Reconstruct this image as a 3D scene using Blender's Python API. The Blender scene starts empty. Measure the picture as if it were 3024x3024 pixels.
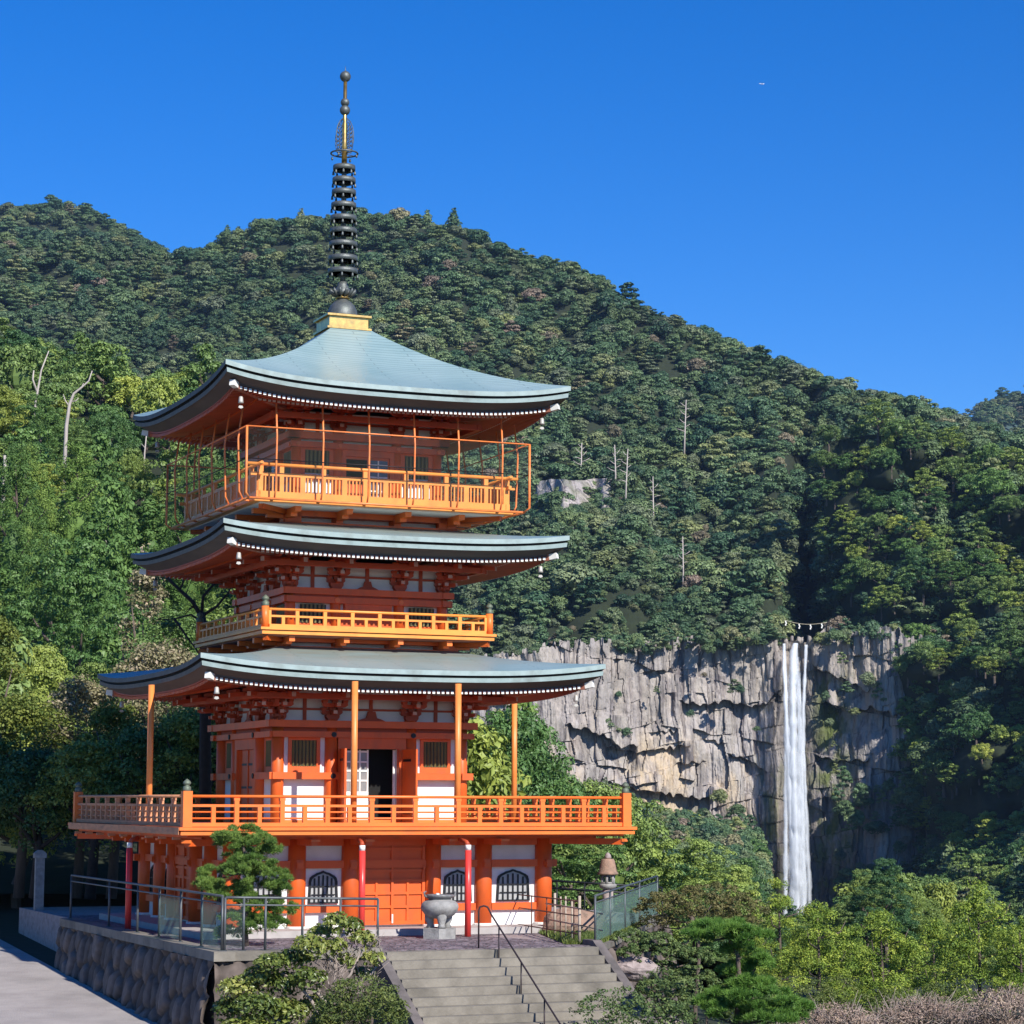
import bpy, math, random
import numpy as np
from mathutils import Matrix, Vector
random.seed(7)
RNG = np.random.default_rng(7)
sc = bpy.context.scene
COL = sc.collection
rad = math.radians

# ------------------------------------------------------------------ camera
CAMZ = 3.40
PITCH, ROLL, YAW = rad(6.978), rad(0.198), rad(23.033)
PX0, PY0 = -4.9742, 68.44            # pagoda axis
FPX = 6950.3                         # focal length in px of the 3024 px frame
cam_d = bpy.data.cameras.new('camera')
cam_d.sensor_fit = 'HORIZONTAL'; cam_d.sensor_width = 36.0
cam_d.lens = 36.0 * FPX / 3024.0
cam_d.clip_start = 0.5; cam_d.clip_end = 60000.0
cam = bpy.data.objects.new('camera', cam_d); COL.objects.link(cam)
cam.matrix_world = Matrix.Translation((0, 0, CAMZ)) @ Matrix.Rotation(rad(90) + PITCH, 4, 'X') @ Matrix.Rotation(ROLL, 4, 'Z')
sc.camera = cam

# ------------------------------------------------------------------ light
SUN_DIR = Vector((0.547, -0.854, 0.715)).normalized()      # towards the sun
SUN_EL = math.asin(SUN_DIR.z); SUN_AZ = math.atan2(SUN_DIR.x, SUN_DIR.y)
world = bpy.data.worlds.new('World'); sc.world = world
world.use_nodes = True
wn = world.node_tree.nodes; wl = world.node_tree.links
wn.clear()
sky = wn.new('ShaderNodeTexSky'); sky.sky_type = 'NISHITA'; sky.sun_disc = False
sky.sun_elevation = SUN_EL; sky.sun_rotation = SUN_AZ
sky.altitude = 900; sky.air_density = 1.0; sky.dust_density = 0.0; sky.ozone_density = 6.0
hsv = wn.new('ShaderNodeHueSaturation'); hsv.inputs['Saturation'].default_value = 1.31; hsv.inputs['Hue'].default_value = 0.513; hsv.inputs['Value'].default_value = 1.38
bg = wn.new('ShaderNodeBackground'); bg.inputs['Strength'].default_value = 0.085
wo = wn.new('ShaderNodeOutputWorld')
wl.new(sky.outputs[0], hsv.inputs['Color']); wl.new(hsv.outputs[0], bg.inputs[0]); wl.new(bg.outputs[0], wo.inputs[0])
sun_d = bpy.data.lights.new('sun', 'SUN'); sun_d.energy = 5.0; sun_d.angle = rad(0.5); sun_d.color = (1.0, 0.955, 0.88)
sun = bpy.data.objects.new('sun', sun_d); COL.objects.link(sun)
sun.rotation_euler = (-SUN_DIR).to_track_quat('-Z', 'Y').to_euler()
sun.location = (40, -60, 60)
sc.view_settings.view_transform = 'Standard'
sc.view_settings.look = 'None'
sc.view_settings.exposure = 0.4
sc.view_settings.gamma = 1.0
sc.view_settings.use_curve_mapping = False
sc.cycles.max_bounces = 6
sc.cycles.transparent_max_bounces = 24
sc.cycles.use_denoising = True

# ------------------------------------------------------------------ pixel geometry (1932 px frame) used to place real things at real distances
def ray(px, py):
    a = px / 1932 * 3024 - 1512; b = 1512 - py / 1932 * 3024
    A = (a * math.cos(ROLL) + b * math.sin(ROLL)) / FPX
    B = (-a * math.sin(ROLL) + b * math.cos(ROLL)) / FPX
    return np.array([A, math.cos(PITCH) - B * math.sin(PITCH), math.sin(PITCH) + B * math.cos(PITCH)])
def atY(px, py, Y):
    d = ray(px, py); p = d * (Y / d[1]); return np.array([p[0], p[1], p[2] + CAMZ])
def atz(px, py, z):
    d = ray(px, py); p = d * ((z - CAMZ) / d[2]); return np.array([p[0], p[1], z])
def grid_pts(px, py, Y):      # arrays
    a = px / 1932 * 3024 - 1512; b = 1512 - py / 1932 * 3024
    A = (a * math.cos(ROLL) + b * math.sin(ROLL)) / FPX
    B = (-a * math.sin(ROLL) + b * math.cos(ROLL)) / FPX
    dy = math.cos(PITCH) - B * math.sin(PITCH); dz = math.sin(PITCH) + B * math.cos(PITCH)
    k = Y / dy
    return np.stack([A * k, Y + 0 * A, dz * k + CAMZ], -1)
def to_px(P):
    x, y, z = P[..., 0], P[..., 1], P[..., 2] - CAMZ
    D = y * math.cos(PITCH) + z * math.sin(PITCH); u = -y * math.sin(PITCH) + z * math.cos(PITCH)
    a = FPX * x / D; b = FPX * u / D
    return ((1512 + a * math.cos(ROLL) - b * math.sin(ROLL)) * 1932 / 3024, (1512 - a * math.sin(ROLL) - b * math.cos(ROLL)) * 1932 / 3024)
CY, SY = math.cos(YAW), math.sin(YAW)
def loc2w(x, y, z):            # pagoda frame -> world
    return np.array([PX0 + x * CY - y * SY, PY0 + x * SY + y * CY, z])
def w2loc(p):
    x, y = p[0] - PX0, p[1] - PY0
    return np.array([x * CY + y * SY, -x * SY + y * CY, p[2]])
PAG = Matrix.Translation((PX0, PY0, 0)) @ Matrix.Rotation(YAW, 4, 'Z')

# ------------------------------------------------------------------ numpy noise
def _hash(i, j=0, k=0, seed=0):
    h = (np.asarray(i).astype(np.int64) * 374761393 + np.asarray(j).astype(np.int64) * 668265263 + np.asarray(k).astype(np.int64) * 2147483647 + seed * 144665) & 0xFFFFFFFF
    h = ((h ^ (h >> 13)) * 1274126177) & 0xFFFFFFFF
    h = ((h ^ (h >> 16)) * 2246822519) & 0xFFFFFFFF
    return ((h ^ (h >> 15)) & 0xFFFFFF) / float(0xFFFFFF)
def vnoise(x, y, seed=0):
    xi = np.floor(x); yi = np.floor(y); fx = x - xi; fy = y - yi
    fx = fx * fx * (3 - 2 * fx); fy = fy * fy * (3 - 2 * fy)
    a = _hash(xi, yi, 0, seed); b = _hash(xi + 1, yi, 0, seed); c = _hash(xi, yi + 1, 0, seed); d = _hash(xi + 1, yi + 1, 0, seed)
    return (a * (1 - fx) + b * fx) * (1 - fy) + (c * (1 - fx) + d * fx) * fy
def fbm(x, y, oct=4, seed=0):
    s = 0; a = 0.5
    for o in range(oct):
        s = s + a * vnoise(x * 2 ** o, y * 2 ** o, seed + o * 17); a *= 0.5
    return s
def sstep(a, b, x):
    t = np.clip((x - a) / (b - a), 0, 1); return t * t * (3 - 2 * t)

# ------------------------------------------------------------------ object helpers
def tag(o, label=None, cat=None, group=None, kind=None):
    if label: o['label'] = label
    if cat: o['category'] = cat
    if group: o['group'] = group
    if kind: o['kind'] = kind
    return o
def empty(name, loc=(0, 0, 0), rz=0.0, parent=None):
    o = bpy.data.objects.new(name, None); COL.objects.link(o)
    o.location = loc; o.rotation_euler = (0, 0, rz); o.empty_display_size = 0.3
    if parent: o.parent = parent
    return o
def mesh_np(name, V, F, mats, mi=None, smooth=False, attrs=None, uv=None):
    me = bpy.data.meshes.new(name)
    V = np.ascontiguousarray(V, dtype=np.float32); F = np.asarray(F, dtype=np.int32); k = F.shape[1]
    me.vertices.add(len(V)); me.vertices.foreach_set('co', V.ravel())
    me.loops.add(F.size); me.loops.foreach_set('vertex_index', F.ravel())
    me.polygons.add(len(F)); me.polygons.foreach_set('loop_start', np.arange(len(F), dtype=np.int32) * k)
    me.polygons.foreach_set('loop_total', np.full(len(F), k, dtype=np.int32))
    if mi is not None: me.polygons.foreach_set('material_index', np.asarray(mi, dtype=np.int32))
    me.polygons.foreach_set('use_smooth', np.full(len(F), bool(smooth)))
    for m in mats: me.materials.append(m)
    for an, av in (attrs or {}).items():
        at = me.attributes.new(an, 'FLOAT', 'POINT'); at.data.foreach_set('value', np.asarray(av, dtype=np.float32))
    if uv is not None:
        l = me.uv_layers.new(name='UVMap'); l.data.foreach_set('uv', np.asarray(uv, dtype=np.float32)[F.ravel()].ravel())
    me.update(calc_edges=True)
    return me
def obj(name, me, parent=None, loc=None):
    o = bpy.data.objects.new(name, me); COL.objects.link(o)
    if parent: o.parent = parent
    if loc is not None: o.location = loc
    return o

class MB:
    def __init__(s): s.v = []; s.f = []; s.m = []; s.sm = []
    def add(s, V, F, m=0, smooth=False):
        n = len(s.v); s.v += [tuple(p) for p in V]
        for q in F: s.f.append(tuple(i + n for i in q)); s.m.append(m); s.sm.append(smooth)
    def merge(s, o, M=None):
        n = len(s.v)
        s.v += [tuple(M @ Vector(p)) for p in o.v] if M is not None else list(o.v)
        s.f += [tuple(i + n for i in q) for q in o.f]; s.m += o.m; s.sm += o.sm
        return s
    def box(s, x0, x1, y0, y1, z0, z1, m=0, M=None):
        V = [(x0, y0, z0), (x1, y0, z0), (x1, y1, z0), (x0, y1, z0), (x0, y0, z1), (x1, y0, z1), (x1, y1, z1), (x0, y1, z1)]
        if M is not None: V = [tuple(M @ Vector(p)) for p in V]
        s.add(V, [(3, 2, 1, 0), (4, 5, 6, 7), (0, 1, 5, 4), (1, 2, 6, 5), (2, 3, 7, 6), (3, 0, 4, 7)], m)
    def bar(s, p0, p1, w, h, m=0, up=(0, 0, 1)):
        p0 = Vector(p0); p1 = Vector(p1); d = (p1 - p0).normalized(); u = Vector(up)
        x = d.cross(u); x = x.normalized() if x.length > 1e-6 else Vector((1, 0, 0)); z = x.cross(d)
        V = []
        for p in (p0, p1):
            for a, b in ((-1, -1), (1, -1), (1, 1), (-1, 1)): V.append(p + x * (a * w / 2) + z * (b * h / 2))
        s.add(V, [(3, 2, 1, 0), (4, 5, 6, 7), (0, 1, 5, 4), (1, 2, 6, 5), (2, 3, 7, 6), (3, 0, 4, 7)], m)
    def path(s, pts, radii, n=8, m=0, caps=True, smooth=True):
        pts = [Vector(p) for p in pts]; k = len(pts)
        if not hasattr(radii, '__len__'): radii = [radii] * k
        V = []; ref = None
        for i, p in enumerate(pts):
            d = (pts[min(i + 1, k - 1)] - pts[max(i - 1, 0)]).normalized()
            if ref is None:
                ref = d.cross(Vector((0, 0, 1)));
                if ref.length < 0.05: ref = d.cross(Vector((0, 1, 0)))
            x = (ref - d * ref.dot(d)).normalized(); y = d.cross(x); ref = x
            for j in range(n):
                a = 2 * math.pi * j / n; V.append(p + (x * math.cos(a) + y * math.sin(a)) * radii[i])
        F = []
        for i in range(k - 1):
            for j in range(n):
                j2 = (j + 1) % n; F.append((i * n + j, i * n + j2, (i + 1) * n + j2, (i + 1) * n + j))
        s.add(V, F, m, smooth)
        if caps:
            b = len(s.v) - len(V)
            s.f.append(tuple(b + j for j in reversed(range(n)))); s.m.append(m); s.sm.append(False)
            s.f.append(tuple(b + (k - 1) * n + j for j in range(n))); s.m.append(m); s.sm.append(False)
    def lathe(s, prof, c=(0, 0, 0), n=16, m=0, smooth=True):
        V = []; k = len(prof)
        for r, z in prof:
            for j in range(n):
                a = 2 * math.pi * j / n; V.append((c[0] + r * math.cos(a), c[1] + r * math.sin(a), c[2] + z))
        F = [(i * n + j, i * n + (j + 1) % n, (i + 1) * n + (j + 1) % n, (i + 1) * n + j) for i in range(k - 1) for j in range(n)]
        b = len(s.v); s.add(V, F, m, smooth)
        s.f.append(tuple(b + j for j in reversed(range(n)))); s.m.append(m); s.sm.append(False)
        s.f.append(tuple(b + (k - 1) * n + j for j in range(n))); s.m.append(m); s.sm.append(False)
    def prism(s, poly, a0, a1, axis='y', m=0):     # poly in (x,z) extruded along y, or (x,y) along z, or (y,z) along x
        k = len(poly)
        def P(u, w, a): return {'y': (u, a, w), 'z': (u, w, a), 'x': (a, u, w)}[axis]
        V = [P(u, w, a0) for u, w in poly] + [P(u, w, a1) for u, w in poly]
        F = [(i, (i + 1) % k, k + (i + 1) % k, k + i) for i in range(k)]
        F += [tuple(reversed(range(k))), tuple(range(k, 2 * k))]
        s.add(V, F, m)
    def build(s, name, mats, parent=None, M=None, loc=None, fix=True):
        me = bpy.data.meshes.new(name)
        me.from_pydata([tuple(M @ Vector(p)) for p in s.v] if M is not None else s.v, [], s.f)
        me.polygons.foreach_set('material_index', s.m); me.polygons.foreach_set('use_smooth', s.sm)
        for mm in (mats if isinstance(mats, (list, tuple)) else [mats]): me.materials.append(mm)
        if fix:
            import bmesh
            bm = bmesh.new(); bm.from_mesh(me); bmesh.ops.recalc_face_normals(bm, faces=bm.faces); bm.to_mesh(me); bm.free()
        me.update()
        return obj(name, me, parent, loc)
R4 = [Matrix.Rotation(k * math.pi / 2, 4, 'Z') for k in range(4)]   # front, right, back, left

# ------------------------------------------------------------------ materials
def new_mat(name):
    m = bpy.data.materials.new(name); m.use_nodes = True; nt = m.node_tree; nt.nodes.clear()
    out = nt.nodes.new('ShaderNodeOutputMaterial'); b = nt.nodes.new('ShaderNodeBsdfPrincipled')
    nt.links.new(b.outputs[0], out.inputs[0]); return m, nt, b, out
def mat(name, c, c2=None, rough=0.6, scale=3.0, stretch=(1, 1, 1), spec=0.4, metal=0.0, bump=0.0, bscale=None, lo=0.35, hi=0.65, detail=5.0, grime=None, coord='Object'):
    m, nt, b, out = new_mat(name); N = nt.nodes; L = nt.links
    b.inputs['Roughness'].default_value = rough; b.inputs['Metallic'].default_value = metal
    b.inputs['Specular IOR Level'].default_value = spec
    tc = N.new('ShaderNodeTexCoord'); mp = N.new('ShaderNodeMapping'); mp.inputs['Scale'].default_value = stretch
    L.new(tc.outputs[coord], mp.inputs['Vector'])
    nz = N.new('ShaderNodeTexNoise'); nz.inputs['Scale'].default_value = scale; nz.inputs['Detail'].default_value = detail; nz.inputs['Roughness'].default_value = 0.62
    L.new(mp.outputs[0], nz.inputs['Vector'])
    cr = N.new('ShaderNodeValToRGB'); cr.color_ramp.elements[0].position = lo; cr.color_ramp.elements[1].position = hi
    cr.color_ramp.elements[0].color = (*c, 1); cr.color_ramp.elements[1].color = (*(c2 or tuple(x * 0.86 for x in c)), 1)
    L.new(nz.outputs['Fac'], cr.inputs[0]); last = cr.outputs[0]
    if grime:
        gc, amt, gs = grime
        n2 = N.new('ShaderNodeTexNoise'); n2.inputs['Scale'].default_value = gs; n2.inputs['Detail'].default_value = 6
        L.new(mp.outputs[0], n2.inputs['Vector'])
        r2 = N.new('ShaderNodeMapRange'); r2.inputs['From Min'].default_value = 0.5; r2.inputs['From Max'].default_value = 0.75; r2.inputs['To Max'].default_value = amt
        L.new(n2.outputs['Fac'], r2.inputs['Value'])
        mx = N.new('ShaderNodeMix'); mx.data_type = 'RGBA'; mx.inputs['B'].default_value = (*gc, 1)
        L.new(r2.outputs[0], mx.inputs['Factor']); L.new(last, mx.inputs['A']); last = mx.outputs['Result']
    L.new(last, b.inputs['Base Color'])
    if bump:
        bn = N.new('ShaderNodeTexNoise'); bn.inputs['Scale'].default_value = bscale or scale * 6; bn.inputs['Detail'].default_value = 4
        L.new(mp.outputs[0], bn.inputs['Vector'])
        bp = N.new('ShaderNodeBump'); bp.inputs['Strength'].default_value = bump; bp.inputs['Distance'].default_value = 0.05
        L.new(bn.outputs['Fac'], bp.inputs['Height']); L.new(bp.outputs[0], b.inputs['Normal'])
    return m
def foliage_mat(name, ramp, trans=0.3, rough=0.55, spec=0.3, vary=0.35, perobj=True, dry=None):
    """ramp: list of (pos, colour) read by a random number per tree; leaf attribute 'v' varies each leaf."""
    m, nt, b, out = new_mat(name); N = nt.nodes; L = nt.links
    b.inputs['Roughness'].default_value = rough; b.inputs['Specular IOR Level'].default_value = spec
    at = N.new('ShaderNodeAttribute'); at.attribute_name = 'v'
    oi = N.new('ShaderNodeObjectInfo')
    cr = N.new('ShaderNodeValToRGB'); el = cr.color_ramp.elements
    while len(el) > 1: el.remove(el[-1])
    el[0].position = ramp[0][0]; el[0].color = (*ramp[0][1], 1)
    for p, c in ramp[1:]:
        e = el.new(p); e.color = (*c, 1)
    if perobj: L.new(oi.outputs['Random'], cr.inputs[0])
    else: L.new(at.outputs['Fac'], cr.inputs[0])
    hs = N.new('ShaderNodeHueSaturation')
    mr = N.new('ShaderNodeMapRange'); mr.inputs['To Min'].default_value = 1 - vary; mr.inputs['To Max'].default_value = 1 + vary * 1.25
    L.new(at.outputs['Fac'], mr.inputs['Value']); L.new(mr.outputs[0], hs.inputs['Value'])
    mh = N.new('ShaderNodeMapRange'); mh.inputs['To Min'].default_value = 0.515; mh.inputs['To Max'].default_value = 0.485
    L.new(at.outputs['Fac'], mh.inputs['Value']); L.new(mh.outputs[0], hs.inputs['Hue'])
    L.new(cr.outputs[0], hs.inputs['Color']); L.new(hs.outputs[0], b.inputs['Base Color'])
    if perobj:      # neighbouring trees of one stand look alike: broad patches of hue and value over the hillside
        nz = N.new('ShaderNodeTexNoise'); nz.inputs['Scale'].default_value = 0.014; nz.inputs['Detail'].default_value = 4; nz.inputs['Roughness'].default_value = 0.7; L.new(oi.outputs['Location'], nz.inputs['Vector'])
        h2 = N.new('ShaderNodeHueSaturation'); r1_ = N.new('ShaderNodeMapRange'); r1_.inputs['From Min'].default_value = 0.3; r1_.inputs['From Max'].default_value = 0.7; r1_.inputs['To Min'].default_value = 0.62; r1_.inputs['To Max'].default_value = 1.5
        r2_ = N.new('ShaderNodeMapRange'); r2_.inputs['From Min'].default_value = 0.3; r2_.inputs['From Max'].default_value = 0.7; r2_.inputs['To Min'].default_value = 0.508; r2_.inputs['To Max'].default_value = 0.484
        L.new(nz.outputs['Fac'], r1_.inputs['Value']); L.new(nz.outputs['Fac'], r2_.inputs['Value']); L.new(r1_.outputs[0], h2.inputs['Value']); L.new(r2_.outputs[0], h2.inputs['Hue'])
        L.new(hs.outputs[0], h2.inputs['Color']); hs = h2; L.new(hs.outputs[0], b.inputs['Base Color'])
    tr = N.new('ShaderNodeBsdfTranslucent'); L.new(hs.outputs[0], tr.inputs['Color'])
    mx = N.new('ShaderNodeMixShader'); mx.inputs[0].default_value = trans
    L.new(b.outputs[0], mx.inputs[1]); L.new(tr.outputs[0], mx.inputs[2]); L.new(mx.outputs[0], out.inputs[0])
    return m
# ------------------------------------------------------------------ pagoda materials
VERM = mat('vermilion_paint', (0.74, 0.125, 0.018), (0.66, 0.105, 0.016), rough=0.45, scale=1.3, stretch=(1, 1, 0.5), grime=((0.36, 0.085, 0.03), 0.6, 2.3), bump=0.05, bscale=9)
VERM_D = mat('red_oxide_paint', (0.50, 0.075, 0.022), (0.42, 0.062, 0.02), rough=0.55, scale=1.5, grime=((0.22, 0.05, 0.025), 0.45, 2.0))
ORANGE = mat('orange_paint', (0.88, 0.20, 0.035), (0.82, 0.165, 0.028), rough=0.42, scale=1.2, grime=((0.50, 0.15, 0.05), 0.5, 2.5), bump=0.04, bscale=9)
YELLOW = mat('yellow_orange_paint', (0.90, 0.34, 0.065), (0.86, 0.29, 0.05), rough=0.42, scale=1.2, grime=((0.5, 0.18, 0.05), 0.5, 2.5))
PIPE_RED = mat('red_pipe_paint', (0.74, 0.055, 0.045), (0.68, 0.05, 0.04), rough=0.3)
WHITE = mat('white_plaster', (0.80, 0.79, 0.77), (0.74, 0.73, 0.71), rough=0.85, scale=2, grime=((0.5, 0.48, 0.45), 0.35, 1.6))
SHOJI = mat('grey_shoji_board', (0.42, 0.42, 0.41), (0.30, 0.30, 0.30), rough=0.5, scale=5)
WHITE_END = mat('white_paint_ends', (0.82, 0.80, 0.74), rough=0.6)
PALE_END = mat('faded_pink_bracket_ends', (0.60, 0.40, 0.34), (0.52, 0.30, 0.24), rough=0.7, scale=4)
DARKM = mat('black_iron', (0.018, 0.018, 0.02), rough=0.45, metal=0.3)
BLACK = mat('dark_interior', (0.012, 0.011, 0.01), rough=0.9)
OLIVE = mat('olive_window_slats', (0.20, 0.17, 0.06), (0.15, 0.13, 0.05), rough=0.6)
SLATGAP = mat('slat_shadow_board', (0.05, 0.05, 0.035), rough=0.8)
BRONZE = mat('weathered_bronze', (0.10, 0.115, 0.11), (0.16, 0.17, 0.165), rough=0.5, metal=0.55, scale=7, bump=0.2)
VERDI = mat('verdigris_finial', (0.16, 0.19, 0.14), (0.11, 0.13, 0.09), rough=0.6, metal=0.3, scale=8)
GOLD = mat('gilded_metal', (0.80, 0.52, 0.16), (0.52, 0.33, 0.12), rough=0.33, metal=0.9, scale=5, grime=((0.25, 0.2, 0.12), 0.6, 6))
EAVE_B = mat('dark_eave_board', (0.115, 0.085, 0.07), (0.085, 0.063, 0.055), rough=0.75, scale=4, stretch=(0.3, 0.3, 2))
SOFFIT = mat('faded_red_soffit', (0.36, 0.145, 0.095), (0.28, 0.10, 0.065), rough=0.7, scale=2)
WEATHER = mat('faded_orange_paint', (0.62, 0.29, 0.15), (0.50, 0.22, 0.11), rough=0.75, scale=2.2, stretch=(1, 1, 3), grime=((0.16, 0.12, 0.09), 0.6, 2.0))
DECKWOOD = mat('deck_boards', (0.42, 0.30, 0.22), (0.34, 0.24, 0.18), rough=0.7, scale=2.5)
def roof_mat():
    m, nt, b, out = new_mat('copper_patina_roof'); N = nt.nodes; L = nt.links
    b.inputs['Roughness'].default_value = 0.42; b.inputs['Metallic'].default_value = 0.0; b.inputs['Specular IOR Level'].default_value = 0.5
    uv = N.new('ShaderNodeUVMap'); sep = N.new('ShaderNodeSeparateXYZ'); L.new(uv.outputs[0], sep.inputs[0])
    tc = N.new('ShaderNodeTexCoord')
    n1 = N.new('ShaderNodeTexNoise'); n1.inputs['Scale'].default_value = 0.55; n1.inputs['Detail'].default_value = 6; L.new(tc.outputs['Object'], n1.inputs['Vector'])
    cr = N.new('ShaderNodeValToRGB'); e = cr.color_ramp.elements
    e[0].position = 0.35; e[0].color = (0.212, 0.322, 0.328, 1); e[1].position = 0.68; e[1].color = (0.28, 0.385, 0.388, 1)
    L.new(n1.outputs['Fac'], cr.inputs[0])
    # brown weathering towards the top of the lower roofs, stored as attribute w
    at = N.new('ShaderNodeAttribute'); at.attribute_name = 'w'
    mp = N.new('ShaderNodeMapping'); mp.inputs['Scale'].default_value = (0.5, 2.2, 1); L.new(uv.outputs[0], mp.inputs[0])
    n2 = N.new('ShaderNodeTexNoise'); n2.inputs['Scale'].default_value = 1.4; n2.inputs['Detail'].default_value = 7; L.new(mp.outputs[0], n2.inputs['Vector'])
    ml = N.new('ShaderNodeMath'); ml.operation = 'MULTIPLY'; L.new(at.outputs['Fac'], ml.inputs[0]); L.new(n2.outputs['Fac'], ml.inputs[1])
    m2 = N.new('ShaderNodeMapRange'); m2.inputs['From Min'].default_value = 0.08; m2.inputs['From Max'].default_value = 0.48; m2.inputs['To Max'].default_value = 0.85; L.new(ml.outputs[0], m2.inputs['Value'])
    mx = N.new('ShaderNodeMix'); mx.data_type = 'RGBA'; mx.inputs['B'].default_value = (0.235, 0.235, 0.185, 1)
    L.new(m2.outputs[0], mx.inputs['Factor']); L.new(cr.outputs[0], mx.inputs['A'])
    # sheet courses: thin seams every 0.19 m up the slope, staggered cross seams
    br = N.new('ShaderNodeTexBrick'); br.inputs['Scale'].default_value = 1.0; br.inputs['Mortar Size'].default_value = 0.014
    br.inputs['Brick Width'].default_value = 2.6; br.inputs['Row Height'].default_value = 0.17; br.offset = 0.5
    br.inputs['Color1'].default_value = (1, 1, 1, 1); br.inputs['Color2'].default_value = (0.93, 0.94, 0.95, 1); br.inputs['Mortar'].default_value = (0.60, 0.60, 0.62, 1)
    L.new(uv.outputs[0], br.inputs['Vector'])
    mu = N.new('ShaderNodeMix'); mu.data_type = 'RGBA'; mu.blend_type = 'MULTIPLY'; mu.inputs['Factor'].default_value = 1.0
    L.new(mx.outputs['Result'], mu.inputs['A']); L.new(br.outputs['Color'], mu.inputs['B']); L.new(mu.outputs['Result'], b.inputs['Base Color'])
    bp = N.new('ShaderNodeBump'); bp.inputs['Strength'].default_value = 0.35; bp.inputs['Distance'].default_value = 0.02
    L.new(br.outputs['Fac'], bp.inputs['Height']); bp.invert = True; L.new(bp.outputs[0], b.inputs['Normal'])
    return m
ROOF = roof_mat()
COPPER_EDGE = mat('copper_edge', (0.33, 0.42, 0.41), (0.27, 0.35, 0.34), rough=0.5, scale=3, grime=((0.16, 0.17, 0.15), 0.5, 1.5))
COPPER_DARK = mat('dark_copper_edge', (0.15, 0.135, 0.115), (0.11, 0.10, 0.085), rough=0.65, scale=3)  # darker, browner copper tone, used on the left eave edges only
NET = None
def net_mat():
    m, nt, b, out = new_mat('green_safety_net'); N = nt.nodes; L = nt.links
    b.inputs['Base Color'].default_value = (0.10, 0.14, 0.12, 1); b.inputs['Roughness'].default_value = 0.7
    tr = N.new('ShaderNodeBsdfTransparent'); mx = N.new('ShaderNodeMixShader'); mx.inputs[0].default_value = 0.07
    L.new(tr.outputs[0], mx.inputs[1]); L.new(b.outputs[0], mx.inputs[2]); L.new(mx.outputs[0], out.inputs[0])
    return m
NET = net_mat()
def glass_mat(name, c, alpha, rough=0.15):
    m, nt, b, out = new_mat(name); N = nt.nodes; L = nt.links
    b.inputs['Base Color'].default_value = (*c, 1); b.inputs['Roughness'].default_value = rough
    tr = N.new('ShaderNodeBsdfTransparent'); tr.inputs[0].default_value = (0.9, 0.96, 0.94, 1); mx = N.new('ShaderNodeMixShader'); mx.inputs[0].default_value = alpha
    L.new(tr.outputs[0], mx.inputs[1]); L.new(b.outputs[0], mx.inputs[2]); L.new(mx.outputs[0], out.inputs[0])
    return m

pagoda = empty('pagoda', (PX0, PY0, 0), YAW)
tag(pagoda, 'three storey vermilion pagoda with copper roofs and tall bronze spire', 'pagoda')

# ------------------------------------------------------------------ storeys
def nail(mb, x, y, z, r=0.075, m=1):      # black nail cover on a beam, facing -y
    mb.prism([(x + r * math.cos(a), z + r * math.sin(a)) for a in [i * math.pi / 4 for i in range(8)]], y - 0.03, y, 'y', m)
def arch_poly(cx, z0, w, h, k=1.0):
    """bell-shaped (kato) window outline"""
    hw = w / 2; pts = [(cx - hw * 1.06, z0), (cx + hw * 1.06, z0), (cx + hw, z0 + h * 0.55)]
    ring = [(1.0, 0.66), (0.93, 0.78), (0.78, 0.845), (0.62, 0.88), (0.44, 0.93), (0.22, 0.955), (0.0, 1.0)]
    pts += [(cx + hw * a, z0 + h * b) for a, b in ring] + [(cx - hw * a, z0 + h * b) for a, b in reversed(ring[:-1])] + [(cx - hw, z0 + h * 0.55)]
    return pts
def ring_prism(mb, outer, inner, y0, y1, m):
    k = len(outer)
    V = [(x, y0, z) for x, z in outer] + [(x, y0, z) for x, z in inner] + [(x, y1, z) for x, z in outer] + [(x, y1, z) for x, z in inner]
    F = []
    for i in range(k):
        j = (i + 1) % k
        F += [(i, j, k + j, k + i), (2 * k + j, 2 * k + i, 3 * k + i, 3 * k + j), (j, i, 2 * k + i, 2 * k + j), (k + i, k + j, 3 * k + j, 3 * k + i)]
    mb.add(V, F, m)
def sided(parent, name, fn, mats, sides=(0, 1, 2, 3)):
    for k in sides:
        mb = MB(); fn(mb, k)
        if mb.f: mb.build(name, mats, parent, R4[k])

# ---- ground storey
g = empty('storey', parent=pagoda)
def core(a, z0, z1, name='wall', m=None, parent=None):
    mb = MB(); mb.box(-a, a, -a, a, z0, z1); return mb.build(name, m or WHITE, parent)
core(4.42, 0.0, 2.3, 'wall', WHITE, g)
CX = (-4.48, -2.68, -1.18, 1.18, 2.68, 4.48)
for k in range(4):
    for x in CX[:-1]:
        mb = MB(); mb.lathe([(0.29, 0.0), (0.29, 0.05), (0.275, 0.06)], (x, -4.48, 0), 20, 1, False)
        mb.lathe([(0.235, 0.06), (0.24, 1.2), (0.235, 2.36)], (x, -4.48, 0), 20, 0)
        mb.build('column', [VERM, WHITE_END], g, R4[k])
def gbeam(mb, k):
    mb.box(-4.86, 4.86, -4.575, -4.425, 1.575, 1.775)             # tie beam through the columns
    mb.box(-4.30, 4.30, -4.56, -4.424, 2.17, 2.46)                # head beam
    for x0, x1 in ((-4.25, -2.92), (-2.44, -1.42), (1.42, 2.44), (2.92, 4.25)): mb.box(x0, x1, -4.54, -4.424, 0.41, 0.60)
    for x in CX[1:-1]: mb.box(x - 0.10, x + 0.10, -4.75, -4.60, 1.56, 1.80)   # wedge blocks
    for x in CX: mb.box(x - 0.09, x + 0.09, -4.80 , -4.70, 1.60, 1.74)
sided(g, 'beam', gbeam, [VERM])
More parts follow.
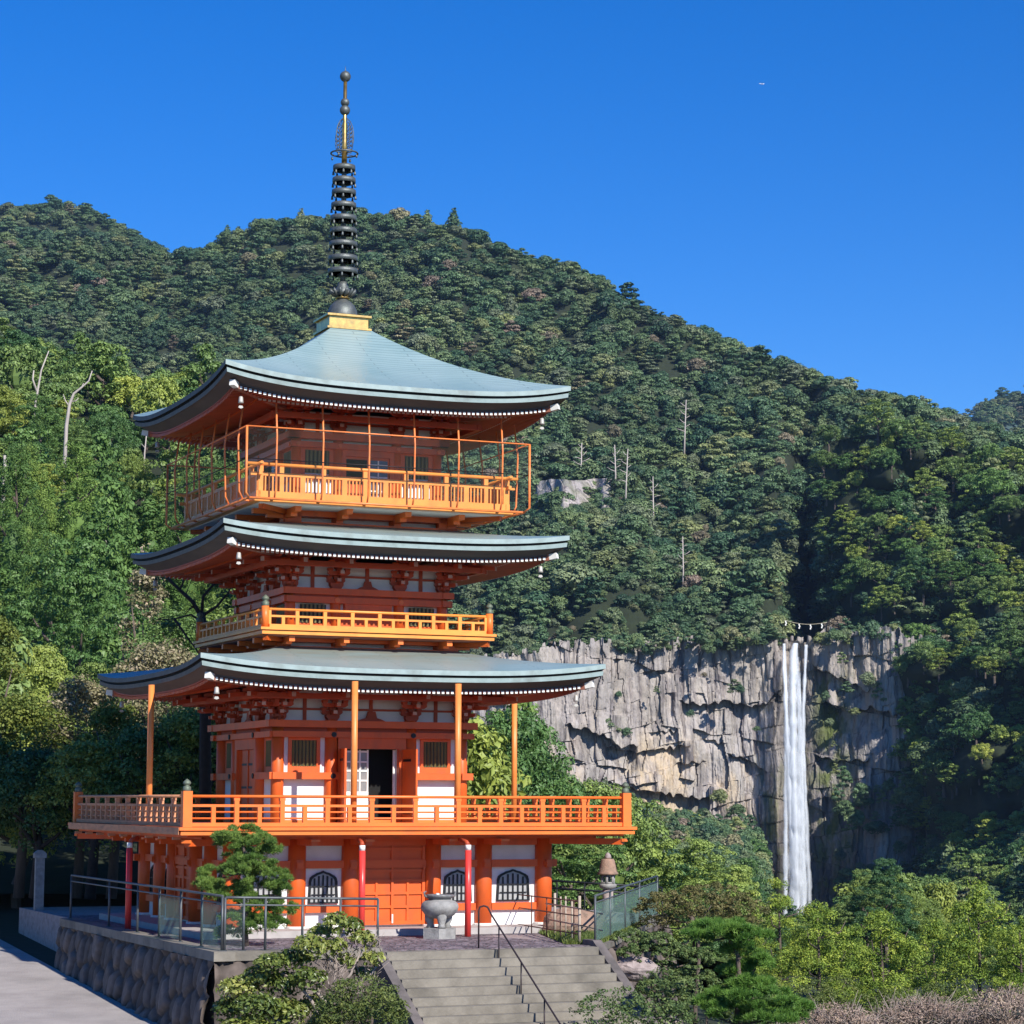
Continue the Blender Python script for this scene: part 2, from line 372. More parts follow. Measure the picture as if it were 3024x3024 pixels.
def gdoor(mb, k):
    mb.box(-0.94, 0.94, -4.50, -4.424, 0.06, 2.169, 0)
    for x0, x1 in ((-0.94, -0.86), (0.86, 0.94), (-0.035, 0.035)): mb.box(x0, x1, -4.56, -4.50, 0.06, 2.16, 0)
    mb.box(-0.858, 0.858, -4.545, -4.50, 0.06, 0.16, 0)
    for s in (-1, 1):
        a, b = (0.036, 0.858) if s > 0 else (-0.858, -0.036)
        for z in (0.50, 0.86, 1.19, 1.46, 1.74, 2.04): mb.box(a, b, -4.545, -4.50, z, z + 0.07, 0)
        xm = (a + b) / 2
        for z0, z1 in ((0.161, 0.499), (0.571, 0.859), (0.931, 1.189)): mb.box(xm - 0.03, xm + 0.03, -4.543, -4.50, z0, z1, 0)
    mb.box(-0.02, 0.02, -4.585, -4.561, 0.10, 0.34, 1)
    for x in (-0.90, 0.90): mb.box(x - 0.03, x + 0.03, -4.60, -4.561, 1.5, 1.66, 0)
sided(g, 'door', gdoor, [VERM, WHITE_END])
for k in range(4):
    for cx, w in ((-3.58, 0.95), (-1.93, 0.80), (1.93, 0.80), (3.58, 0.95)):
        mb = MB(); o = arch_poly(cx, 0.64, w, 0.87); i = arch_poly(cx, 0.68, w - 0.12, 0.775)
        ring_prism(mb, o, i, -4.475, -4.41, 0)
        mb.prism(i, -4.431, -4.425, 'y', 1)
        n = 5
        for j in range(n):
            x = cx + (w - 0.2) * ((j + 0.5) / n - 0.5); t = abs(x - cx) / (w / 2)
            mb.box(x - 0.022, x + 0.022, -4.462, -4.440, 0.67, 0.67 + 0.72 - 0.22 * t ** 2, 0)
        for z in (0.86, 1.08): mb.box(cx - w / 2 + 0.07, cx + w / 2 - 0.07, -4.468, -4.463, z, z + 0.03, 0)
        mb.build('window', [DARKM, SHOJI], g, R4[k])
# arms under the balcony deck
def garm(mb, k):
    for x in CX[1:-1]:
        mb.box(x - 0.085, x + 0.085, -5.95, -4.62, 2.20, 2.365, 0); mb.box(x - 0.12, x + 0.12, -6.05, -5.951, 2.30, 2.36, 1)
    mb.box(-5.6, 5.6, -5.55, -5.40, 2.366, 2.43, 0)
    M = Matrix.Translation((-4.48, -4.48, 0)) @ Matrix.Rotation(-math.pi / 4 - math.pi / 2, 4, 'Z')
    mb.box(0.1, 2.35, -0.09, 0.09, 2.20, 2.364, 0, M); mb.box(2.351, 2.44, -0.12, 0.12, 2.28, 2.36, 1, M)
sided(g, 'deck_bracket', garm, [VERM, ORANGE])

# ---- second storey (between first balcony and lowest roof)
s2 = empty('storey', parent=pagoda)
def hollow(mb, a, z0, z1, doorhw, dz0, dz1, t=0.12, m=0):   # one wall side with a doorway
    mb.box(-a, -doorhw, -a, -a + t, z0, z1, m); mb.box(doorhw, a - t, -a, -a + t, z0, z1, m); mb.box(-doorhw, doorhw, -a, -a + t, dz1, z1, m)
def s2wall(mb, k):
    if k == 0: hollow(mb, 2.66, 2.7, 6.4, 0.80, 2.7, 4.80)
    else: mb.box(-2.66, 2.54, -2.66, -2.54, 2.7, 6.4)
sided(s2, 'wall', s2wall, [WHITE])
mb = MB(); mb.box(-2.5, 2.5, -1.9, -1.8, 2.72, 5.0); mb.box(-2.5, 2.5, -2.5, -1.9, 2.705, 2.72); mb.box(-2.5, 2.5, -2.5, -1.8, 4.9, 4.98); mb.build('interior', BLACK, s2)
X2 = (-2.71, -1.17, 1.17, 2.71)
for k in range(4):
    for x in X2[:-1]:
        mb = MB(); mb.lathe([(0.175, 2.70), (0.178, 4.0), (0.172, 5.60)], (x, -2.71, 0), 18, 0); mb.build('column', [VERM], s2, R4[k])
def s2beam(mb, k):
    for s in (-1, 1):
        x0, x1 = (-3.0, -0.95) if s < 0 else (0.95, 3.0)
        mb.box(x0, x1, -2.93, -2.64, 3.95, 4.14, 0)
        for x in (2.71, 1.17): nail(mb, s * x, -2.93, 4.045)
    for x in X2: nail(mb, x, -2.95, 5.18)
    mb.box(-3.02, 3.02, -2.95, -2.64, 5.10, 5.26, 0)
    mb.box(-2.78, 2.78, -2.80, -2.62, 5.261, 5.369, 2)
    mb.box(-3.08, 3.08, -3.06, -2.62, 5.37, 5.56, 0)
    mb.box(-1.0, 1.0, -2.84, -2.64, 4.80, 5.099, 0)               # lintel
    for x0, x1 in ((-1.0, -0.80), (0.80, 1.0)): mb.box(x0, x1, -2.84, -2.64, 2.72, 4.80, 0)
    mb.box(-2.55, 2.55, -2.72, -2.662, 2.72, 2.84, 3)
    for z in (5.88,): mb.box(-2.6, 2.6, -2.70, -2.662, z - 0.03, z + 0.03, 2)
    for x in (-1.94, 1.94, 0.0): mb.box(x - 0.05, x + 0.05, -2.705, -2.664, 5.56, 6.3, 2)
    mb.prism([(-0.42, 5.56), (0.42, 5.56), (0.30, 5.62), (0.16, 5.66), (0.11, 5.84), (-0.11, 5.84), (-0.16, 5.66), (-0.30, 5.62)], -2.76, -2.706, 'y', 2)
sided(s2, 'beam', s2beam, [VERM, DARKM, VERM_D, ORANGE])
for k in range(4):
    for cx in (-1.94, 1.94):
        mb = MB(); x0, x1 = cx - 0.46, cx + 0.46
        mb.box(x0, x1, -2.70, -2.665, 4.145, 4.30, 0); mb.box(x0, x1, -2.70, -2.665, 5.02, 5.098, 0)
        mb.box(x0, x0 + 0.10, -2.70, -2.665, 4.301, 5.019, 0); mb.box(x1 - 0.10, x1, -2.70, -2.665, 4.301, 5.019, 0)
        mb.box(x0 + 0.1, x1 - 0.1, -2.672, -2.664, 4.30, 5.02, 2)
        for j in range(7):
            x = x0 + 0.15 + j * 0.1033
            mb.add([(x - 0.036, -2.676, 4.30), (x + 0.036, -2.676, 4.30), (x, -2.715, 4.30), (x - 0.036, -2.676, 5.02), (x + 0.036, -2.676, 5.02), (x, -2.715, 5.02)], [(0, 2, 5, 3), (2, 1, 4, 5), (0, 3, 4, 1)], 1)
        mb.build('window', [VERM, OLIVE, SLATGAP], s2, R4[k])
# front doorway: white sliding door, red leaves swung out; closed double doors on the other sides
mb = MB()
mb.box(-0.78, -0.02, -2.60, -2.56, 2.74, 3.62, 0)
for x in (-0.78, -0.55, -0.30, -0.07): mb.box(x, x + 0.045, -2.60, -2.56, 3.621, 4.78, 0)
for z in (3.90, 4.17, 4.42, 4.70): mb.box(-0.735, -0.07, -2.598, -2.562, z, z + 0.045, 0)
mb.box(-0.77, -0.03, -2.575, -2.565, 3.62, 4.77, 1)
mb.box(0.70, 0.78, -2.60, -2.56, 2.74, 4.78, 0)
mb.build('sliding_door', [WHITE_END, mat('grey_glass', (0.22, 0.22, 0.22), (0.3, 0.27, 0.25), rough=0.25, scale=3)], s2)
for s, ang in ((-1, 100), (1, 97)):
    mb = MB(); M = Matrix.Translation((s * 0.92, -2.86, 0)) @ Matrix.Rotation(rad(-ang if s < 0 else ang), 4, 'Z')
    d = 1 if s < 0 else -1
    xs = sorted((0, d * 0.80)); mb.box(xs[0], xs[1], -0.03, 0.03, 2.75, 4.79, 0, M)
    mb.box(*sorted((d * 0.06, d * 0.50)), -0.045, 0.045, 4.45, 4.52, 1, M); mb.box(*sorted((d * 0.06, d * 0.50)), -0.045, 0.045, 3.0, 3.07, 1, M)
    mb.build('door', [VERM, DARKM], s2)
def s2door(mb, k):
    mb.box(-0.80, 0.80, -2.72, -2.665, 2.75, 4.79, 0)
    for x0, x1 in ((-0.80, -0.70), (-0.05, -0.005), (0.005, 0.05), (0.70, 0.80)): mb.box(x0, x1, -2.75, -2.721, 2.76, 4.79, 0)
    for z in (3.1, 3.7, 4.35):
        mb.box(-0.6, -0.06, -2.74, -2.722, z, z + 0.06, 1); mb.box(0.06, 0.6, -2.74, -2.722, z, z + 0.06, 1)
sided(s2, 'door', s2door, [VERM, DARKM], (1, 2, 3))

# ---- third storey (between middle balcony and middle roof)
s3 = empty('storey', parent=pagoda)
core(2.22, 7.3, 10.0, 'wall', WHITE, s3)
X3 = (-2.28, -0.95, 0.95, 2.28)
for k in range(4):
    for x in X3[:-1]:
        mb = MB(); mb.lathe([(0.15, 8.0), (0.15, 9.3)], (x, -2.27, 0), 14, 0); mb.build('column', [VERM], s3, R4[k])
def s3beam(mb, k):
    mb.box(-2.55, 2.55, -2.52, -2.2, 9.09, 9.27, 0)
    mb.box(-2.36, 2.36, -2.40, -2.2, 9.03, 9.089, 2)
    mb.box(-2.52, 2.52, -2.46, -2.2, 8.86, 9.03, 0)
    for x in X3: nail(mb, x, -2.46, 8.945)
    mb.box(-2.22, 2.22, -2.31, -2.2, 8.10, 8.60, 0)
    mb.box(-0.7, 0.7, -2.40, -2.2, 8.601, 8.859, 0)
    for x in (-1.62, 1.62, 0.0): mb.box(x - 0.05, x + 0.05, -2.27, -2.2, 9.27, 9.95, 2)
    mb.box(-2.2, 2.2, -2.265, -2.2, 9.60, 9.66, 2)
    mb.prism([(-0.36, 9.27), (0.36, 9.27), (0.25, 9.33), (0.13, 9.38), (0.09, 9.52), (-0.09, 9.52), (-0.13, 9.38), (-0.25, 9.33)], -2.32, -2.272, 'y', 2)
    # base under the middle balcony
    mb.box(-2.62, 2.62, -2.62, -2.2, 7.52, 7.62, 0)
    mb.box(-2.58, 2.58, -2.58, -2.2, 7.74, 7.85, 0)
    for x in (-2.52, -0.94, 0.65, 2.12):
        mb.box(x - 0.10, x + 0.10, -2.61, -2.2, 7.621, 7.739, 0)
        mb.box(x - 0.08, x + 0.08, -3.28, -2.581, 7.70, 7.838, 1); mb.box(x - 0.085, x + 0.085, -3.0, -2.60, 7.64, 7.70, 1)
    for s in (-1, 1): mb.bar((s * 2.5, -2.5, 7.77), (s * 3.3, -3.3, 7.77), 0.14, 0.13, 1)
sided(s3, 'beam', s3beam, [VERM, ORANGE, VERM_D])
for k in range(4):
    for cx in (-1.62, 1.62):
        mb = MB(); mb.box(cx - 0.38, cx + 0.38, -2.33, -2.311, 8.3, 8.82, 1)
        for j in range(6): mb.box(cx - 0.33 + j * 0.12, cx - 0.27 + j * 0.12, -2.36, -2.329, 8.3, 8.82, 0)
        mb.build('window', [OLIVE, SLATGAP], s3, R4[k])

# ---- top storey
s4 = empty('storey', parent=pagoda)
core(2.12, 10.7, 14.3, 'wall', WHITE, s4)
X4 = (-2.12, -0.88, 0.88, 2.12)
for k in range(4):
    for x in X4[:-1]:
        mb = MB(); mb.lathe([(0.145, 11.5), (0.145, 13.7)], (x, -2.13, 0), 14, 0); mb.build('column', [VERM], s4, R4[k])
def s4beam(mb, k):
    mb.box(-2.42, 2.42, -2.42, -2.1, 13.50, 13.68, 0); mb.box(-2.30, 2.30, -2.32, -2.1, 13.26, 13.42, 0)
    for x in X4: nail(mb, x, -2.32, 13.34, 0.06)
    mb.box(-2.1, 2.1, -2.20, -2.1, 11.55, 11.75, 0); mb.box(-2.1, 2.1, -2.19, -2.1, 12.35, 12.5, 0)
    mb.box(-0.78, 0.78, -2.25, -2.1, 13.08, 13.259, 0)
    for x0, x1 in ((-0.8, -0.66), (0.66, 0.8)): mb.box(x0, x1, -2.24, -2.1, 11.6, 13.08, 0)
    for x in (-1.5, 1.5): mb.box(x - 0.05, x + 0.05, -2.17, -2.1, 13.68, 14.3, 2)
    mb.box(-2.1, 2.1, -2.165, -2.1, 13.98, 14.04, 2)
    # base under the top balcony
    mb.box(-2.6, 2.6, -2.60, -2.05, 11.0, 11.10, 0); mb.box(-2.55, 2.55, -2.55, -2.05, 11.26, 11.42, 0)
    for x in (-2.45, -0.95, 0.78, 2.4):
        mb.box(x - 0.10, x + 0.10, -2.59, -2.05, 11.101, 11.259, 0)
        mb.box(x - 0.09, x + 0.09, -3.45, -2.551, 11.28, 11.418, 1); mb.box(x - 0.095, x + 0.095, -3.05, -2.56, 11.18, 11.28, 1)
    for s in (-1, 1): mb.bar((s * 2.5, -2.5, 11.34), (s * 3.55, -3.55, 11.36), 0.16, 0.14, 1)
sided(s4, 'beam', s4beam, [VERM, ORANGE, VERM_D])
def s4door(mb, k):
    mb.box(-0.655, 0.655, -2.17, -2.125, 11.6, 13.08, 0)
    mb.box(-0.64, -0.02, -2.185, -2.171, 12.3, 13.0, 1); mb.box(0.05, 0.60, -2.19, -2.171, 11.7, 13.0, 2)
    for z in (12.1, 12.5, 12.85): mb.box(0.05, 0.60, -2.2, -2.191, z, z + 0.04, 3)
    mb.box(0.30, 0.34, -2.2, -2.191, 11.7, 13.0, 3)
sided(s4, 'door', s4door, [VERM, BLACK, mat('blue_grey_glass', (0.10, 0.12, 0.16), rough=0.2), WHITE_END])
for k in range(4):
    for cx in (-1.5, 1.5):
        mb = MB(); mb.box(cx - 0.36, cx + 0.36, -2.15, -2.125, 12.55, 13.2, 1)
        for x0, x1, z0, z1 in ((cx - 0.52, cx - 0.361, 12.501, 13.259), (cx + 0.361, cx + 0.52, 12.501, 13.259), (cx - 0.36, cx + 0.36, 13.201, 13.259)): mb.box(x0, x1, -2.16, -2.122, z0, z1, 2)
        for j in range(6): mb.box(cx - 0.33 + j * 0.12, cx - 0.27 + j * 0.12, -2.18, -2.149, 12.55, 13.2, 0)
        mb.build('window', [OLIVE, SLATGAP, VERM], s4, R4[k])

# ------------------------------------------------------------------ bracket clusters
def bracket(mb, z, w, step, n=3):
    """n-tier bracket: blocks and boat-shaped arms stepping outward (towards -y) from the wall plane y=0"""
    mb.prism([(-0.13, z), (0.13, z), (0.19, z + 0.09), (0.19, z + 0.16), (-0.19, z + 0.16), (-0.19, z + 0.09)], -0.15, 0.12, 'y', 0)
    z += 0.16
    for k in range(n):
        y = -step * k; L = w * (0.78 + 0.16 * k) / 2; h = 0.11
        mb.prism([(-L, z + h), (-L, z + h * 0.45), (-L * 0.78, z), (L * 0.78, z), (L, z + h * 0.45), (L, z + h)], y - 0.055, y + 0.055, 'y', 0)
        for s in (-1, 1): mb.prism([(s * L, z + h * 0.5), (s * L, z + h), (s * (L + 0.008), z + h), (s * (L + 0.008), z + h * 0.5)], y - 0.05, y + 0.05, 'y', 1)
        y2 = y - step - 0.07
        mb.prism([(y2, z + h), (y2, z + h * 0.45), (y2 + 0.08, z), (0.0, z), (0.0, z + h)], -0.052, 0.052, 'x', 0)
        mb.box(-0.058, 0.058, y2 - 0.012, y2, z + h * 0.2, z + h + 0.004, 1)
        for x in (-L + 0.07, 0, L - 0.07):
            mb.prism([(x - 0.055, z + h), (x + 0.055, z + h), (x + 0.075, z + h + 0.045), (x + 0.075, z + h + 0.09), (x - 0.075, z + h + 0.09), (x - 0.075, z + h + 0.045)], y - 0.075, y + 0.075, 'y', 0 if k < n - 1 else 2)
        z += h + 0.088
    y = -step * n; L = w * 0.62
    mb.prism([(-L, z + 0.11), (-L, z + 0.05), (-L * 0.78, z), (L * 0.78, z), (L, z + 0.05), (L, z + 0.11)], y - 0.055, y + 0.055, 'y', 0)
    mb.prism([(y - 0.55, z - 0.16), (y - 0.55, z - 0.05), (0, z + 0.10), (0, z - 0.02)], -0.05, 0.05, 'x', 0)     # tail rafter
    mb.box(-0.055, 0.055, y - 0.565, y - 0.551, z - 0.165, z - 0.045, 1)
def brackets(parent, xs, yw, z, w, step):
    proto = None
    for k in range(4):
        for x in xs[1:-1]:
            if proto is None:
                mb = MB(); bracket(mb, z, w, step); proto = mb.build('bracket', [VERM_D, PALE_END, VERM], parent); o = proto
            else:
                o = proto.copy(); COL.objects.link(o); o.parent = parent
            o.matrix_local = R4[k] @ Matrix.Translation((x, -yw, 0))
        mb = MB(); bracket(mb, z, w * 0.9, step)
        c = MB(); bracket(c, z - 0.005, w * 0.7, step * 1.36)
        mb.merge(c, Matrix.Rotation(-math.pi / 4, 4, 'Z')); d = MB(); bracket(d, z - 0.003, w * 0.9, step); mb.merge(d, Matrix.Rotation(-math.pi / 2, 4, 'Z'))
        mb.build('bracket', [VERM_D, PALE_END, VERM], parent, R4[k] @ Matrix.Translation((xs[0], -yw, 0)))

# ------------------------------------------------------------------ roofs
def make_roof(a, z0, rise, rin, zin, sh, weather, soff_in, rz):
    root = empty('roof', parent=pagoda)
    H = zin - z0; nt_, ns = 48, 18
    ri = lambda t: rise * (0.25 * t * t + 0.75 * abs(t) ** 3.6)
    # covering
    V = []; F = []; UV = []; W = []
    for k in range(4):
        M = R4[k]; b = len(V)
        for i in range(ns + 1):
            s = i / ns; r = a - (a - rin) * s
            for j in range(nt_ + 1):
                t = 2 * j / nt_ - 1
                z = z0 + H * ((1 - sh) * s + sh * s * s) + ri(t) * (1 - s) ** 1.6
                V.append(tuple(M @ Vector((t * r, -r, z)))); UV.append((t * r + 37.3 * k, s * (a - rin) * 1.1)); W.append(weather * s)
        for i in range(ns):
            for j in range(nt_):
                q = b + i * (nt_ + 1) + j; F.append((q, q + 1, q + nt_ + 2, q + nt_ + 1))
    obj('covering', mesh_np('covering', V, F, [ROOF], smooth=True, attrs={'w': W}, uv=UV), root)
    # eave edge: (offset inwards, drop) and the material of the strip that follows
    prof = [(0.0, 0.0, 0), (0.0, -0.13, 1), (0.08, -0.135, 1), (0.08, -0.195, 0), (0.045, -0.202, 0), (0.06, -0.315, 2), (0.12, -0.325, 2), (0.40, -0.485, 3), (0.40, -0.525, 3), (0.48, -0.525, 3)]
    for k in range(4):
        V = []; F = []; mi = []; M = R4[k]
        for j in range(nt_ + 1):
            t = 2 * j / nt_ - 1
            for off, dz, m in prof: V.append(tuple(M @ Vector((t * (a - off), -(a - off), z0 + dz + ri(t) * (1 - 0.25 * off)))))
        n = len(prof)
        for j in range(nt_):
            for i in range(n - 1):
                q = j * n + i; F.append((q, q + 1, q + n + 1, q + n)); mi.append(prof[i][2])
        obj('eave_edge', mesh_np('eave_edge', V, F, [COPPER_EDGE if k != 3 else COPPER_DARK, BLACK, EAVE_B, VERM_D if k == 3 else EAVE_B], mi=mi, smooth=False), root)
    # rafters: upper flying rafters and lower base rafters, plus the soffit boards above them
    def zr(t, y_off, drop): return z0 + drop + ri(t) * max(0.0, 1 - y_off / (a - soff_in)) ** 1.2
    for k in range(4):
        mb = MB(); n = int(2 * (a - 0.55) / 0.135)
        # soffit
        V = []; F = []
        for j in range(nt_ + 1):
            t = 2 * j / nt_ - 1
            for off in (0.46, 1.4, a - soff_in):
                V.append((t * (a - off), -(a - off), zr(t, off, -0.475 + 0.16 * (off - 0.46))))
        for j in range(nt_):
            for i in range(2):
                q = j * 3 + i; F.append((q, q + 1, q + 4, q + 3))
        mb.add(V, F, 2)
        for j in range(n + 1):
            x = -(a - 0.55) + j * 0.135; t = x / (a - 0.45)
            yin = max(abs(x), soff_in)
            for off0, off1, drop, w in ((0.42, 1.55, -0.575, 0.075), (1.30, a - soff_in, -0.63, 0.08)):
                y0 = a - off0; y1 = max(a - off1, abs(x))
                if y0 - y1 < 0.05: continue
                zA = zr(t, off0, drop + 0.16 * (off0 - 0.42)); zB = zr(t, a - y1, drop + 0.16 * (a - y1 - 0.42))
                mb.bar((x, -y0, zA), (x, -y1, zB), w, 0.075, 0)
                mb.bar((x, -y0 - 0.012, zA), (x, -y0 - 0.001, zA), w + 0.004, 0.078, 1)
        # fascia between the two rafter rows
        for j in range(nt_):
            t0, t1 = 2 * j / nt_ - 1, 2 * (j + 1) / nt_ - 1; off = 1.33
            mb.bar((t0 * (a - off), -(a - off), zr(t0, off, -0.475)), (t1 * (a - off), -(a - off), zr(t1, off, -0.475)), 0.06, 0.09, 0)
        mb.build('rafters', [VERM_D, WHITE_END if k != 3 else VERM, SOFFIT], root, R4[k])
        # hip rafter
        mb = MB(); q = a - 0.42
        mb.bar((-(soff_in - 0.2), -(soff_in - 0.2), z0 - 0.40), (-q, -q, z0 - 0.56 + rise * 0.86), 0.17, 0.2, 0)
        mb.bar((-q, -q, z0 - 0.56 + rise * 0.86), (-q - 0.16, -q - 0.16, z0 - 0.535 + rise * 0.92), 0.16, 0.16, 1)
        mb.build('hip_rafter', [SOFFIT, WHITE_END], root, R4[k])
    # eave purlin on the brackets
    def purlin(mb, k):
        mb.bar((-rz - 0.1, -rz, z0 - 0.66), (rz - 0.06, -rz, z0 - 0.66), 0.13, 0.15, 0)
    sided(root, 'purlin', purlin, [VERM_D])
    return root
r1 = make_roof(5.787, 6.86, 0.30, 2.55, 7.62, 0.30, 1.0, 2.7, 3.62)
r2 = make_roof(5.03, 10.54, 0.25, 2.45, 11.09, 0.25, 1.2, 2.3, 3.15)
r3 = make_roof(5.055, 14.67, 0.38, 0.62, 17.10, 0.46, 0.0, 2.2, 3.05)
brackets(r1, X2, 2.71, 5.57, 0.78, 0.28)
brackets(r2, X3, 2.27, 9.28, 0.68, 0.27)
brackets(r3, X4, 2.13, 13.69, 0.64, 0.27)

# ------------------------------------------------------------------ balconies
def finial(mb, x, y, z, m):
    mb.lathe([(0.10, 0.0), (0.105, 0.02), (0.105, 0.10), (0.085, 0.12), (0.06, 0.135), (0.06, 0.15), (0.10, 0.18), (0.105, 0.21), (0.085, 0.25), (0.04, 0.285), (0.008, 0.31)], (x, y, z), 14, m)
# lower balcony
b1 = empty('balcony', parent=pagoda)
mb = MB()
mb.box(-6.15, 6.15, -6.15, 6.15, 2.43, 2.485, 1)
mb.box(-6.38, 6.38, -6.38, 6.38, 2.486, 2.575, 0); mb.box(-6.33, 6.33, -6.33, 6.33, 2.576, 2.604, 1); mb.box(-6.43, 6.43, -6.43, 6.43, 2.605, 2.685, 0)
mb.box(-6.05, 6.05, -6.05, 6.05, 2.686, 2.70, 2)
mb.build('deck', [ORANGE, VERM, DECKWOOD], b1)
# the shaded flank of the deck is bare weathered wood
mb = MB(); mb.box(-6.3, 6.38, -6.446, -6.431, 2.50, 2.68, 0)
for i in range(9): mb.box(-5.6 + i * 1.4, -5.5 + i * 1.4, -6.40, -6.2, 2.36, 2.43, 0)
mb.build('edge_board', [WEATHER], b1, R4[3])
def rail1f(mb, k):
    y = -6.19
    mb.box(-6.08, 6.08, y - 0.07, y + 0.07, 2.70, 2.80, 0)
    for i in range(19):
        x = -5.49 + i * 0.612
        if i % 2 == 0: mb.box(x - 0.055, x + 0.055, y - 0.05, y + 0.05, 2.80, 3.20, 0)
        else:
            mb.box(x - 0.06, x + 0.06, y - 0.055, y + 0.055, 2.80, 3.36, 0); mb.box(x - 0.075, x + 0.075, y - 0.06, y + 0.06, 3.361, 3.43, 0)
    for z, r in ((2.91, 0.024), (3.07, 0.024)): mb.path([(-6.1, y, z), (6.1, y, z)], r, 8, 0)
    mb.box(-6.1, 6.1, y - 0.04, y + 0.04, 3.20, 3.265, 0)
    mb.path([(-6.1, y, 3.47), (6.1, y, 3.47)], 0.04, 10, 0)
sided(b1, 'railing', rail1f, [ORANGE], (0, 1, 2))
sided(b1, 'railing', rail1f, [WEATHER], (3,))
for k in range(4):
    mb = MB(); mb.box(-6.31, -6.07, -6.31, -6.07, 2.69, 3.60, 0)
    finial(mb, -6.19, -6.19, 3.60, 1); mb.build('corner_post', [ORANGE, VERDI], b1, R4[k])
# middle balcony
b2 = empty('balcony', parent=pagoda)
mb = MB(); mb.box(-3.30, 3.30, -3.30, 3.30, 7.84, 7.875, 1); mb.box(-3.42, 3.42, -3.42, 3.42, 7.876, 7.965, 0); mb.box(-3.36, 3.36, -3.36, 3.36, 7.966, 7.99, 0); mb.box(-3.47, 3.47, -3.47, 3.47, 7.991, 8.06, 0); mb.box(-3.2, 3.2, -3.2, 3.2, 8.061, 8.07, 2)
mb.build('deck', [YELLOW, SOFFIT, DECKWOOD], b2)
def rail2(mb, k):
    y = -3.31
    mb.box(-3.2, 3.2, y - 0.06, y + 0.06, 8.062, 8.15, 0)
    for i in range(17):
        x = -3.2 + i * 0.4
        if i % 2: mb.box(x - 0.045, x + 0.045, y - 0.04, y + 0.04, 8.15, 8.345, 0)
        else: mb.box(x - 0.05, x + 0.05, y - 0.045, y + 0.045, 8.15, 8.53, 0)
    mb.box(-3.2, 3.2, y - 0.035, y + 0.035, 8.345, 8.40, 0)
    mb.path([(-3.2, y, 8.56), (3.2, y, 8.56)], 0.038, 10, 0)
sided(b2, 'railing', rail2, [YELLOW])
for k in range(4):
    mb = MB(); mb.lathe([(0.105, 0), (0.105, 0.58)], (-3.31, -3.31, 8.061), 14, 0); finial(mb, -3.31, -3.31, 8.641, 1); mb.build('corner_post', [ORANGE, VERDI], b2, R4[k])
# top balcony
b3 = empty('balcony', parent=pagoda)
mb = MB(); mb.box(-3.62, 3.62, -3.62, 3.62, 11.42, 11.46, 2); mb.box(-3.82, 3.82, -3.82, 3.82, 11.461, 11.56, 0); mb.box(-3.55, 3.55, -3.55, 3.55, 11.561, 11.575, 1)
mb.build('deck', [YELLOW, DECKWOOD, WHITE], b3)
def rail3(mb, k):
    y = -3.68; e = 3.85
    mb.box(-3.75, 3.75, y - 0.05, y + 0.05, 11.561, 11.75, 0)
    for i in range(13):
        x = -3.63 + i * 0.605
        if i % 2: mb.box(x - 0.06, x + 0.06, y - 0.05, y + 0.05, 11.75, 12.44, 0)
        else: mb.box(x - 0.075, x + 0.075, y - 0.05, y + 0.05, 11.75, 12.17, 0)
        if i < 12:
            for j in range(4): mb.box(x + 0.125 + j * 0.105, x + 0.165 + j * 0.105, y - 0.03, y + 0.03, 11.75, 12.17, 0)
    mb.box(-e - 0.06, e + 0.06, y - 0.045, y + 0.045, 12.17, 12.26, 0)
    mb.path([(-e - 0.16, y, 12.49), (e + 0.16, y, 12.49)], 0.05, 10, 0)
    mb.box(-3.63 - 0.07, -3.63 + 0.07, y - 0.07, y + 0.07, 11.561, 12.44, 0)
sided(b3, 'railing', rail3, [YELLOW])
# two white boxes standing on the top balcony are fixed lamps beside the door
for x in (-1.65, 1.28):
    mb = MB(); mb.box(x - 0.28, x + 0.28, -2.62, -2.40, 11.577, 11.90, 0); mb.build('lamp_box', [WHITE_END], b3)

# ------------------------------------------------------------------ safety cage round the top balcony
cage = empty('safety_cage', parent=pagoda)
CO = mat('cage_pipe_paint', (0.86, 0.26, 0.07), (0.78, 0.2, 0.05), rough=0.4, scale=4, grime=((0.35, 0.15, 0.08), 0.6, 5))
PXN = (-3.32, -1.99, -0.65, 0.69, 2.01, 3.34)
for k in range(4):
    for x in PXN:
        mb = MB(); mb.path([(x, -4.0, 11.52), (x, -4.12, 11.75), (x, -4.17, 13.2), (x, -4.05, 14.12)], 0.027, 8, 0); mb.build('post', [CO], cage, R4[k])
    mb = MB(); mb.path([(-4.05, -4.05, 11.50), (-4.17, -4.17, 11.62), (-4.17, -4.17, 13.44)], 0.034, 8, 0); mb.build('corner_post', [CO], cage, R4[k])
    mb = MB()
    mb.path([(-4.17, -4.17, 13.44), (4.13, -4.17, 13.44)], 0.021, 8, 0); mb.path([(-4.17, -4.17, 12.56), (4.13, -4.17, 12.56)], 0.014, 6, 1)
    mb.path([(-4.05, -4.05, 11.50), (4.0, -4.05, 11.50)], 0.036, 8, 0)
    for x in PXN: mb.path([(x, -3.8, 11.50), (x, -4.0, 11.52)], 0.03, 6, 0)
    mb.build('rail', [CO, DARKM], cage, R4[k])
    V = [(-4.15, -4.165, 12.0), (4.15, -4.165, 12.0), (4.15, -4.165, 13.43), (-4.15, -4.165, 13.43), (-4.06, -4.06, 11.51), (4.06, -4.06, 11.51)]
    mb = MB(); mb.add(V, [(0, 1, 2, 3), (4, 5, 1, 0)]); mb.build('net', [NET], cage, R4[k])

